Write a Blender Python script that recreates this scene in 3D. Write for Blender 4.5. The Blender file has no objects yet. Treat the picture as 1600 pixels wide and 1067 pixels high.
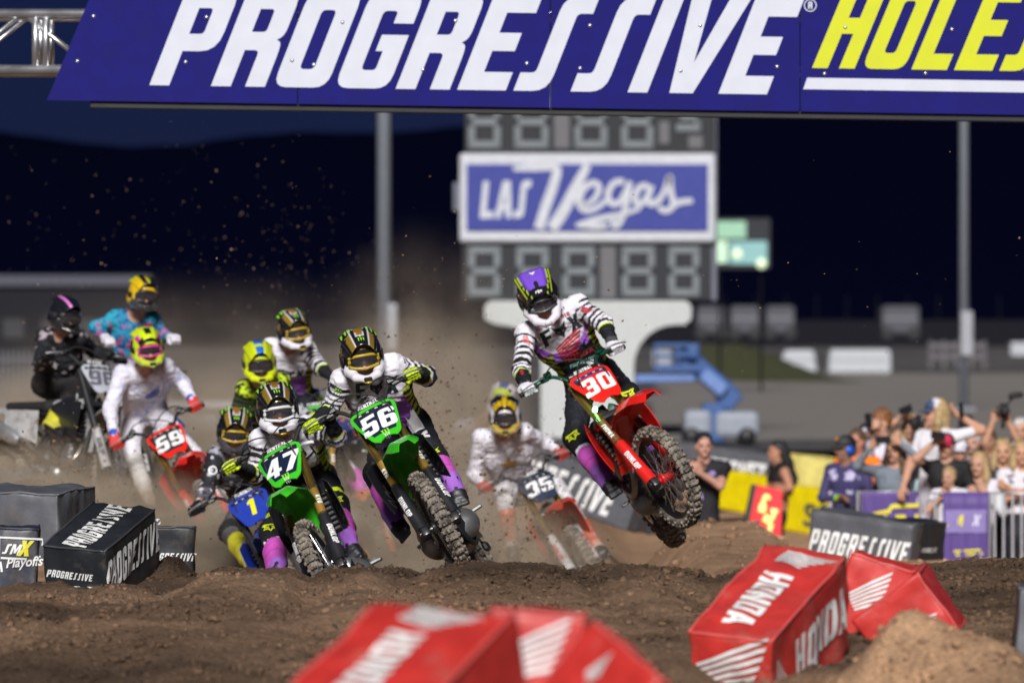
import bpy, bmesh, math, random
import numpy as np
from mathutils import Vector, Matrix, noise as mnoise
from mathutils.geometry import tessellate_polygon
from mathutils.bvhtree import BVHTree

random.seed(7)
RNG = np.random.default_rng(7)
SC = bpy.context.scene
COL = SC.collection

# ------------------------------------------------------------------ camera, sky, sun, exposure
FPX, HORIZON, CAM_H = 8889.0, 505.0, 1.30          # a 200 mm lens seen as pixels of the 1600 px wide photograph
cam_data = bpy.data.cameras.new('camera')
cam_data.lens, cam_data.sensor_width = 200.0, 36.0
cam_data.shift_y = -(533.5 - HORIZON) / 1600.0
cam_data.clip_start, cam_data.clip_end = 0.5, 9000.0
cam_data.dof.use_dof = True
cam_data.dof.focus_distance = 32.3
cam_data.dof.aperture_fstop = 3.1
cam = bpy.data.objects.new('camera', cam_data)
COL.objects.link(cam)
cam.location = (0, 0, CAM_H)
cam.rotation_euler = (math.radians(90), 0, 0)
SC.camera = cam

SUN_AZ, SUN_EL = -5.0, 31.0                        # floodlight bank behind the camera, to its left
world = bpy.data.worlds.new('World')
SC.world = world
world.use_nodes = True
wn, wl = world.node_tree.nodes, world.node_tree.links
wn.clear()
wo = wn.new('ShaderNodeOutputWorld')
wb = wn.new('ShaderNodeBackground')
sky = wn.new('ShaderNodeTexSky')
sky.sky_type = 'NISHITA'
sky.sun_disc = False
sky.sun_elevation = math.radians(SUN_EL)
sky.sun_rotation = math.radians(180.0 - SUN_AZ)
sky.air_density, sky.dust_density, sky.ozone_density = 1.0, 0.3, 3.0
night = wn.new('ShaderNodeMix')                     # a night sky: only its deep blue is left
night.data_type, night.blend_type = 'RGBA', 'MULTIPLY'
night.inputs[0].default_value = 1.0
night.inputs[7].default_value = (0.17, 0.25, 1.0, 1.0)
wb.inputs['Strength'].default_value = 0.0062
wl.new(sky.outputs[0], night.inputs[6])
wl.new(night.outputs[2], wb.inputs[0])
wl.new(wb.outputs[0], wo.inputs[0])

sun_data = bpy.data.lights.new('sun', 'SUN')
sun_data.energy = 5.0
sun_data.angle = math.radians(15.0)
sun_data.color = (1.0, 0.97, 0.95)
sun = bpy.data.objects.new('sun', sun_data)
COL.objects.link(sun)
_a, _e = math.radians(SUN_AZ), math.radians(SUN_EL)
SUN_FROM = Vector((math.sin(_a) * math.cos(_e), -math.cos(_a) * math.cos(_e), math.sin(_e)))
sun.rotation_euler = SUN_FROM.to_track_quat('Z', 'Y').to_euler()
sun.location = SUN_FROM * 60

SC.view_settings.view_transform = 'Standard'
SC.view_settings.look = 'None'
SC.view_settings.exposure = 0.0
SC.view_settings.gamma = 1.0
SC.view_settings.use_curve_mapping = False
SC.render.engine = 'CYCLES'
SC.cycles.use_denoising = True
SC.cycles.max_bounces = 6
SC.cycles.volume_bounces = 0
SC.cycles.volume_max_steps = 256
SC.cycles.transparent_max_bounces = 24
SC.cycles.sample_clamp_indirect = 4.0


def P(px, py, Y):
    """World point seen at pixel (px, py) of the 1600 px photograph at the distance Y."""
    return Vector(((px - 800.0) / FPX * Y, Y, CAM_H - (py - HORIZON) / FPX * Y))


# ------------------------------------------------------------------ objects
def tag(o, label=None, cat=None, group=None, kind=None):
    if label: o['label'] = label
    if cat: o['category'] = cat
    if group: o['group'] = group
    if kind: o['kind'] = kind
    return o


def empty(name, loc=(0, 0, 0), label=None, cat=None, group=None, M=None):
    o = bpy.data.objects.new(name, None)
    o.empty_display_size = 0.1
    COL.objects.link(o)
    if M is not None: o.matrix_basis = M
    else: o.location = loc
    return tag(o, label, cat, group)


def link(name, me, parent=None, M=None):
    o = bpy.data.objects.new(name, me)
    COL.objects.link(o)
    if parent is not None: o.parent = parent
    if M is not None: o.matrix_basis = M
    return o


def mesh(name, V, F, mats, cols=None, midx=None, smooth=False):
    """cols: (n,3) linear colours per vertex, stored in the attribute Col."""
    me = bpy.data.meshes.new(name)
    V = np.asarray(V, dtype=np.float64).reshape(-1, 3)
    if isinstance(F, np.ndarray):
        nf, k = F.shape
        me.vertices.add(len(V)); me.vertices.foreach_set('co', V.astype(np.float32).ravel())
        me.loops.add(nf * k); me.loops.foreach_set('vertex_index', F.astype(np.int32).ravel())
        me.polygons.add(nf)
        me.polygons.foreach_set('loop_start', np.arange(0, nf * k, k, dtype=np.int32))
        me.update(calc_edges=True)
        me.validate()
    else:
        me.from_pydata([tuple(v) for v in V], [], [tuple(f) for f in F])
    for m in (mats if isinstance(mats, (list, tuple)) else [mats]): me.materials.append(m)
    if cols is not None:
        a = me.attributes.new('Col', 'FLOAT_COLOR', 'POINT')
        c = np.ones((len(me.vertices), 4), dtype=np.float32)
        c[:, :3] = np.asarray(cols, dtype=np.float32)[:len(me.vertices)]
        a.data.foreach_set('color', c.ravel())
    if midx is not None:
        me.polygons.foreach_set('material_index', np.asarray(midx, dtype=np.int32)[:len(me.polygons)])
    if smooth: me.polygons.foreach_set('use_smooth', np.ones(len(me.polygons), dtype=bool))
    me.update()
    return me


class MB:
    """Collects shapes, then becomes ONE mesh."""
    def __init__(s): s.V, s.F, s.mi = [], [], []
    def add(s, vf, mi=0, T=None):
        V, F = vf
        b = len(s.V)
        for v in V:
            v = Vector(v)
            if T is not None: v = T @ v
            s.V.append((v.x, v.y, v.z))
        for f in F:
            s.F.append(tuple(b + i for i in f)); s.mi.append(mi)
        return s
    def build(s, name, mats, parent=None, M=None, smooth=False, angle=None, cols=None):
        me = mesh(name, s.V, s.F, mats, midx=s.mi, smooth=smooth, cols=cols)
        if smooth and angle:
            bm = bmesh.new(); bm.from_mesh(me)
            for e in bm.edges:
                if len(e.link_faces) == 2 and e.calc_face_angle(0) > angle: e.smooth = False
            bm.to_mesh(me); bm.free()
        return link(name, me, parent, M)


def frame_of(d, up=(0, 0, 1)):
    d = Vector(d).normalized(); u = Vector(up)
    if abs(d.dot(u.normalized())) > 0.98: u = Vector((0, 1, 0)) if abs(d.y) < 0.9 else Vector((1, 0, 0))
    a = u.cross(d).normalized(); b = d.cross(a).normalized()
    return a, b


def tube(pts, r, n=8, caps=True, flat=1.0, up=(0, 0, 1)):
    pts = [Vector(p) for p in pts]
    rs = r if isinstance(r, (list, tuple)) else [r] * len(pts)
    V, F = [], []
    for i, p in enumerate(pts):
        d = (pts[min(i + 1, len(pts) - 1)] - pts[max(i - 1, 0)])
        a, b = frame_of(d, up)
        for k in range(n):
            t = 2 * math.pi * k / n
            V.append(p + a * (math.cos(t) * rs[i]) + b * (math.sin(t) * rs[i] * flat))
    for i in range(len(pts) - 1):
        for k in range(n):
            F.append((i * n + k, i * n + (k + 1) % n, (i + 1) * n + (k + 1) % n, (i + 1) * n + k))
    if caps:
        F.append(tuple(range(n - 1, -1, -1)))
        F.append(tuple((len(pts) - 1) * n + k for k in range(n)))
    return V, F


def smooth_path(pts, k=4):
    """Catmull-Rom through the points."""
    pts = [Vector(p) for p in pts]; out = []
    for i in range(len(pts) - 1):
        p0, p1, p2, p3 = pts[max(i - 1, 0)], pts[i], pts[i + 1], pts[min(i + 2, len(pts) - 1)]
        for j in range(k):
            t = j / k
            out.append(0.5 * ((2 * p1) + (p2 - p0) * t + (2 * p0 - 5 * p1 + 4 * p2 - p3) * t * t + (3 * p1 - p0 - 3 * p2 + p3) * t ** 3))
    out.append(pts[-1])
    return out


def box(c, d, bevel=0.0, R=None, seg=1):
    bm = bmesh.new()
    bmesh.ops.create_cube(bm, size=1.0)
    for v in bm.verts: v.co = Vector((v.co.x * d[0], v.co.y * d[1], v.co.z * d[2]))
    if bevel > 0: bmesh.ops.bevel(bm, geom=bm.edges[:], offset=bevel, segments=seg, affect='EDGES', profile=0.5)
    R = R or Matrix.Identity(3)
    bm.verts.index_update()
    V = [R @ v.co + Vector(c) for v in bm.verts]
    F = [tuple(v.index for v in f.verts) for f in bm.faces]
    bm.free()
    return V, F


def lathe(prof, n=24, axis='z', c=(0, 0, 0), closed=False):
    """prof: (radius, height) pairs turned round the axis."""
    V, F = [], []
    for r, h in prof:
        for k in range(n):
            t = 2 * math.pi * k / n
            x, y = r * math.cos(t), r * math.sin(t)
            p = {'z': (x, y, h), 'x': (h, x, y), 'y': (x, h, y)}[axis]
            V.append(Vector(p) + Vector(c))
    m = len(prof)
    for i in range(m if closed else m - 1):
        j = (i + 1) % m
        for k in range(n):
            F.append((i * n + k, i * n + (k + 1) % n, j * n + (k + 1) % n, j * n + k))
    return V, F


def slab(fn, nu, nv, th):
    """A curved sheet of thickness th: fn(u, v) with u, v in 0..1 gives its outer side."""
    O = [[Vector(fn(i / nu, j / nv)) for j in range(nv + 1)] for i in range(nu + 1)]
    V, F = [], []
    idx = lambda s, i, j: s * (nu + 1) * (nv + 1) + i * (nv + 1) + j
    Nn = []
    for i in range(nu + 1):
        for j in range(nv + 1):
            du = O[min(i + 1, nu)][j] - O[max(i - 1, 0)][j]; dv = O[i][min(j + 1, nv)] - O[i][max(j - 1, 0)]
            Nn.append(du.cross(dv).normalized())
    for i in range(nu + 1):
        for j in range(nv + 1): V.append(O[i][j])
    for i in range(nu + 1):
        for j in range(nv + 1): V.append(O[i][j] - Nn[i * (nv + 1) + j] * th)
    for i in range(nu):
        for j in range(nv):
            F.append((idx(0, i, j), idx(0, i + 1, j), idx(0, i + 1, j + 1), idx(0, i, j + 1)))
            F.append((idx(1, i, j), idx(1, i, j + 1), idx(1, i + 1, j + 1), idx(1, i + 1, j)))
    for i in range(nu):
        F.append((idx(0, i, 0), idx(1, i, 0), idx(1, i + 1, 0), idx(0, i + 1, 0)))
        F.append((idx(0, i, nv), idx(0, i + 1, nv), idx(1, i + 1, nv), idx(1, i, nv)))
    for j in range(nv):
        F.append((idx(0, 0, j), idx(0, 0, j + 1), idx(1, 0, j + 1), idx(1, 0, j)))
        F.append((idx(0, nu, j), idx(1, nu, j), idx(1, nu, j + 1), idx(0, nu, j + 1)))
    return V, F


def prism(poly, th, to3=lambda a, b, h: (a, b, h), taper=None):
    """A closed outline (list of 2-D points) made th thick; to3 maps (a, b, h) to space."""
    n = len(poly); V, F = [], []
    for h in (0.0, th):
        for a, b in poly: V.append(Vector(to3(a, b, h)))
    tri = tessellate_polygon([[Vector((a, b, 0)) for a, b in poly]])
    for t in tri:
        F.append(tuple(t)); F.append(tuple(n + i for i in reversed(t)))
    for i in range(n): F.append((i, (i + 1) % n, n + (i + 1) % n, n + i))
    return V, F


def fix_normals(me):
    bm = bmesh.new(); bm.from_mesh(me)
    bmesh.ops.recalc_face_normals(bm, faces=bm.faces[:])
    bm.to_mesh(me); bm.free()


# ------------------------------------------------------------------ materials
def lin(r, g, b):
    f = lambda c: (c / 255 / 12.92) if c / 255 <= 0.04045 else ((c / 255 + 0.055) / 1.055) ** 2.4
    return (f(r), f(g), f(b))


_mats = {}
def mat(name, col=(0.5, 0.5, 0.5), rough=0.5, metal=0.0, coat=0.0, vcol=False, dirt=0.0, bump=0.0, bscale=60.0, vary=0.12,
        dirt_col=(0.085, 0.058, 0.038), emit=0.0, alpha=1.0, dscale=7.0, spec=0.5):
    if name in _mats: return _mats[name]
    m = bpy.data.materials.new(name); m.use_nodes = True
    nt = m.node_tree; N, L = nt.nodes, nt.links
    b = N['Principled BSDF']
    b.inputs['Roughness'].default_value = rough
    b.inputs['Metallic'].default_value = metal
    b.inputs['Coat Weight'].default_value = coat
    b.inputs['Coat Roughness'].default_value = 0.08
    b.inputs['Specular IOR Level'].default_value = spec
    b.inputs['Alpha'].default_value = alpha
    tc = N.new('ShaderNodeTexCoord')
    if vcol:
        c = N.new('ShaderNodeAttribute'); c.attribute_name = 'Col'; src = c.outputs['Color']
    else:
        c = N.new('ShaderNodeRGB'); c.outputs[0].default_value = (*col, 1); src = c.outputs[0]
    if vary > 0:                                   # uneven wear
        n1 = N.new('ShaderNodeTexNoise'); n1.inputs['Scale'].default_value = 9.0; n1.inputs['Detail'].default_value = 5
        L.new(tc.outputs['Object'], n1.inputs['Vector'])
        mr = N.new('ShaderNodeMapRange')
        mr.inputs[1].default_value, mr.inputs[2].default_value = 0.3, 0.7
        mr.inputs[3].default_value, mr.inputs[4].default_value = 1 - vary, 1 + vary * 0.5
        L.new(n1.outputs['Fac'], mr.inputs[0])
        mx = N.new('ShaderNodeMix'); mx.data_type = 'RGBA'; mx.blend_type = 'MULTIPLY'; mx.inputs[0].default_value = 1.0
        L.new(src, mx.inputs[6]); L.new(mr.outputs[0], mx.inputs[7]); src = mx.outputs[2]
        mr2 = N.new('ShaderNodeMapRange'); mr2.inputs[3].default_value, mr2.inputs[4].default_value = max(0.02, rough - 0.1), min(1, rough + 0.14)
        L.new(n1.outputs['Fac'], mr2.inputs[0]); L.new(mr2.outputs[0], b.inputs['Roughness'])
    if dirt > 0:                                   # mud spatter
        n2 = N.new('ShaderNodeTexNoise'); n2.inputs['Scale'].default_value = dscale; n2.inputs['Detail'].default_value = 8; n2.inputs['Roughness'].default_value = 0.75
        L.new(tc.outputs['Object'], n2.inputs['Vector'])
        r2 = N.new('ShaderNodeMapRange'); r2.inputs[1].default_value, r2.inputs[2].default_value = 0.66 - dirt * 0.3, 0.86 - dirt * 0.3
        r2.inputs[3].default_value, r2.inputs[4].default_value = 0, min(1, 0.5 + dirt * 0.6)
        L.new(n2.outputs['Fac'], r2.inputs[0])
        mx = N.new('ShaderNodeMix'); mx.data_type = 'RGBA'
        L.new(r2.outputs[0], mx.inputs[0]); L.new(src, mx.inputs[6]); mx.inputs[7].default_value = (*dirt_col, 1); src = mx.outputs[2]
    L.new(src, b.inputs['Base Color'])
    if emit > 0:
        L.new(src, b.inputs['Emission Color']); b.inputs['Emission Strength'].default_value = emit
    if bump > 0:
        n3 = N.new('ShaderNodeTexNoise'); n3.inputs['Scale'].default_value = bscale; n3.inputs['Detail'].default_value = 6
        L.new(tc.outputs['Object'], n3.inputs['Vector'])
        bp = N.new('ShaderNodeBump'); bp.inputs['Strength'].default_value = bump; bp.inputs['Distance'].default_value = 0.01
        L.new(n3.outputs['Fac'], bp.inputs['Height']); L.new(bp.outputs[0], b.inputs['Normal'])
    _mats[name] = m
    return m


# ------------------------------------------------------------------ signed-distance bodies: one continuous skin per body
class SDF:
    """Tapered capsules (optionally swept sideways), ellipsoids and boxes, blended smoothly; negative ones are carved out."""
    def __init__(s): s.pr = []
    def cap(s, a, b, ra, rb, tag=0, k=0.03, side=None, wa=0.0, wb=0.0):
        s.pr.append(dict(t='c', a=np.array(a, float), b=np.array(b, float), ra=ra, rb=rb, tag=tag, k=k, side=None if side is None else np.array(Vector(side).normalized(), float), wa=wa, wb=wb, sub=False)); return s
    def ell(s, c, r, tag=0, k=0.02, R=None, sub=False):
        s.pr.append(dict(t='e', c=np.array(c, float), r=np.array(r, float), R=np.eye(3) if R is None else np.array(R, float), tag=tag, k=k, sub=sub)); return s
    def box(s, c, h, tag=0, k=0.01, rad=0.01, R=None, sub=False):
        s.pr.append(dict(t='b', c=np.array(c, float), h=np.array(h, float), rad=rad, R=np.eye(3) if R is None else np.array(R, float), tag=tag, k=k, sub=sub)); return s
    @staticmethod
    def dist(p, X):
        if p['t'] == 'c':
            a, b = p['a'], p['b']; ab = b - a; L2 = max(1e-9, ab @ ab)
            D = X - a
            t = np.clip((D @ ab) / L2, 0, 1)
            Q = D - t[..., None] * ab
            if p['side'] is not None:
                w = p['wa'] + (p['wb'] - p['wa']) * t
                q = Q @ p['side']
                Q = Q - np.clip(q, -w, w)[..., None] * p['side']
            return np.sqrt((Q * Q).sum(-1)) - (p['ra'] + (p['rb'] - p['ra']) * t), t
        if p['t'] == 'e':
            Q = (X - p['c']) @ p['R']
            q = Q / p['r']; l = np.sqrt((q * q).sum(-1)); g = np.sqrt(((q / p['r']) ** 2).sum(-1))
            return np.where(g > 1e-6, l * (l - 1) / np.maximum(g, 1e-6), -p['r'].min()), np.clip(0.5 + 0.5 * q[..., 2], 0, 1)
        Q = np.abs((X - p['c']) @ p['R']) - (p['h'] - p['rad'])
        o = np.sqrt((np.maximum(Q, 0) ** 2).sum(-1)) + np.minimum(Q.max(-1), 0) - p['rad']
        return o, np.zeros(o.shape)
    @staticmethod
    def bounds(p):
        if p['t'] == 'c':
            e = max(p['ra'], p['rb']) + (max(p['wa'], p['wb']) if p['side'] is not None else 0)
            return np.minimum(p['a'], p['b']) - e, np.maximum(p['a'], p['b']) + e
        r = np.linalg.norm(p['h']) if p['t'] == 'b' else p['r'].max()
        return p['c'] - r, p['c'] + r
    def mesh(s, h):
        lo = np.min([s.bounds(p)[0] for p in s.pr if not p['sub']], axis=0) - 3 * h
        hi = np.max([s.bounds(p)[1] for p in s.pr if not p['sub']], axis=0) + 3 * h
        n = np.ceil((hi - lo) / h).astype(int) + 1
        D = np.full(n, 1.0)
        for p in s.pr:
            b0, b1 = s.bounds(p); m = p['k'] + 2.5 * h
            i0 = np.maximum(0, np.floor((b0 - m - lo) / h).astype(int)); i1 = np.minimum(n, np.ceil((b1 + m - lo) / h).astype(int) + 1)
            if (i1 <= i0).any(): continue
            ax = [lo[a] + h * np.arange(i0[a], i1[a]) for a in range(3)]
            X = np.stack(np.meshgrid(*ax, indexing='ij'), -1)
            d, _ = s.dist(p, X)
            sl = tuple(slice(i0[a], i1[a]) for a in range(3))
            C = D[sl]; k = p['k']
            if p['sub']:
                hh = np.maximum(k - np.abs(C + d), 0) / k
                D[sl] = np.maximum(C, -d) + hh * hh * k * 0.25
            else:
                hh = np.maximum(k - np.abs(C - d), 0) / k
                D[sl] = np.minimum(C, d) - hh * hh * k * 0.25
        V, F = nets(D)
        return V * h + lo, F
    def labels(s, V):
        """Nearest shape's tag and the position along it for every point."""
        best = np.full(len(V), 1e9); tg = np.zeros(len(V), int); tt = np.zeros(len(V))
        for p in s.pr:
            if p['sub']: continue
            d, t = s.dist(p, V)
            m = d < best
            best[m] = d[m]; tg[m] = p['tag']; tt[m] = t[m]
        return tg, tt


def nets(D):
    """Surface nets: the zero level of a grid as quads."""
    S = D < 0
    c = [S[i:S.shape[0] - 1 + i, j:S.shape[1] - 1 + j, k:S.shape[2] - 1 + k] for i in (0, 1) for j in (0, 1) for k in (0, 1)]
    cnt = sum(x.astype(np.int8) for x in c)
    act = (cnt > 0) & (cnt < 8)
    I = np.argwhere(act)
    idx = np.full(act.shape, -1, dtype=np.int64); idx[act] = np.arange(len(I))
    offs = np.array([(i, j, k) for i in (0, 1) for j in (0, 1) for k in (0, 1)])
    val = np.stack([D[I[:, 0] + o[0], I[:, 1] + o[1], I[:, 2] + o[2]] for o in offs], 1)
    acc = np.zeros((len(I), 3)); w = np.zeros(len(I))
    for a in range(8):
        for b in range(a + 1, 8):
            if np.abs(offs[a] - offs[b]).sum() != 1: continue
            va, vb = val[:, a], val[:, b]
            m = (va < 0) != (vb < 0)
            t = np.where(m, va / np.where(m, va - vb, 1), 0)
            pt = offs[a] + t[:, None] * (offs[b] - offs[a])
            acc[m] += pt[m]; w[m] += 1
    V = I + acc / w[:, None]
    Fs = []
    for ax in range(3):
        b_, c_ = (ax + 1) % 3, (ax + 2) % 3
        sl0 = [slice(None)] * 3; sl1 = [slice(None)] * 3
        sl0[ax] = slice(0, -1); sl1[ax] = slice(1, None)
        A, B = S[tuple(sl0)], S[tuple(sl1)]
        E = np.argwhere(A != B)
        E = E[(E[:, b_] > 0) & (E[:, c_] > 0) & (E[:, b_] < D.shape[b_] - 1) & (E[:, c_] < D.shape[c_] - 1)]
        if not len(E): continue
        fl = A[E[:, 0], E[:, 1], E[:, 2]]
        def at(db, dc):
            q = E.copy(); q[:, b_] += db; q[:, c_] += dc
            return idx[q[:, 0], q[:, 1], q[:, 2]]
        Q = np.stack([at(-1, -1), at(0, -1), at(0, 0), at(-1, 0)], 1)
        Q[~fl] = Q[~fl][:, ::-1]
        Fs.append(Q)
    return V, np.concatenate(Fs)


def vert_normals(V, F):
    a, b, c, d = (V[F[:, i]] for i in range(4))
    n = np.cross(c - a, d - b)
    N = np.zeros_like(V)
    for i in range(4): np.add.at(N, F[:, i], n)
    return N / np.maximum(np.linalg.norm(N, axis=1), 1e-12)[:, None]


def vnoise(P3, seed=0):
    """Cheap smooth noise in -1..1 for an (n,3) array."""
    rg = np.random.default_rng(seed)
    out = np.zeros(len(P3))
    for k in range(7):
        d = rg.normal(size=3); d /= np.linalg.norm(d)
        ph = rg.uniform(0, 6.28, 2); f = rg.uniform(0.6, 1.6)
        e = rg.normal(size=3); e /= np.linalg.norm(e)
        out += np.sin(P3 @ d * 6.28 * f + ph[0] + 1.7 * np.sin(P3 @ e * 5.1 * f + ph[1]))
    return out / 4.2


def hashgrid2(x, y, seed):
    """Value noise on a lattice, vectorised."""
    def h(i, j):
        n = (i * 374761393 + j * 668265263 + seed * 974711) & 0x7fffffff
        n = ((n ^ (n >> 13)) * 1274126177) & 0x7fffffff
        n = n ^ (n >> 16)
        return (n & 0xffff) / 65535.0
    i, j = np.floor(x).astype(np.int64), np.floor(y).astype(np.int64)
    u, v = x - i, y - j
    u, v = u * u * (3 - 2 * u), v * v * (3 - 2 * v)
    return (h(i, j) * (1 - u) + h(i + 1, j) * u) * (1 - v) + (h(i, j + 1) * (1 - u) + h(i + 1, j + 1) * u) * v


def fbm2(x, y, seed=0, oct=5, gain=0.5):
    o, a, t = 0.0, 1.0, 0.0
    for k in range(oct):
        o = o + a * (hashgrid2(x * 2 ** k, y * 2 ** k, seed + k) - 0.5); t += a; a *= gain
    return o / t * 2


def sstep(a, b, x):
    t = np.clip((x - a) / (b - a), 0, 1)
    return t * t * (3 - 2 * t)


# ------------------------------------------------------------------ lettering
def _fil(pts, n=4):
    """Outline with rounded corners: (x, y) or (x, y, radius)."""
    out = []; m = len(pts)
    for i, p in enumerate(pts):
        if len(p) == 2 or p[2] <= 0: out.append((p[0], p[1])); continue
        a = Vector(pts[i - 1][:2]); b = Vector(p[:2]); c = Vector(pts[(i + 1) % m][:2]); r = p[2]
        u, v = (a - b), (c - b)
        r1 = min(r, u.length * 0.5); r2 = min(r, v.length * 0.5)
        A, B = b + u.normalized() * r1, b + v.normalized() * r2
        for k in range(n + 1):
            t = k / n
            q = A * (1 - t) ** 2 + b * 2 * t * (1 - t) + B * t * t
            out.append((q.x, q.y))
    return out

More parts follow.
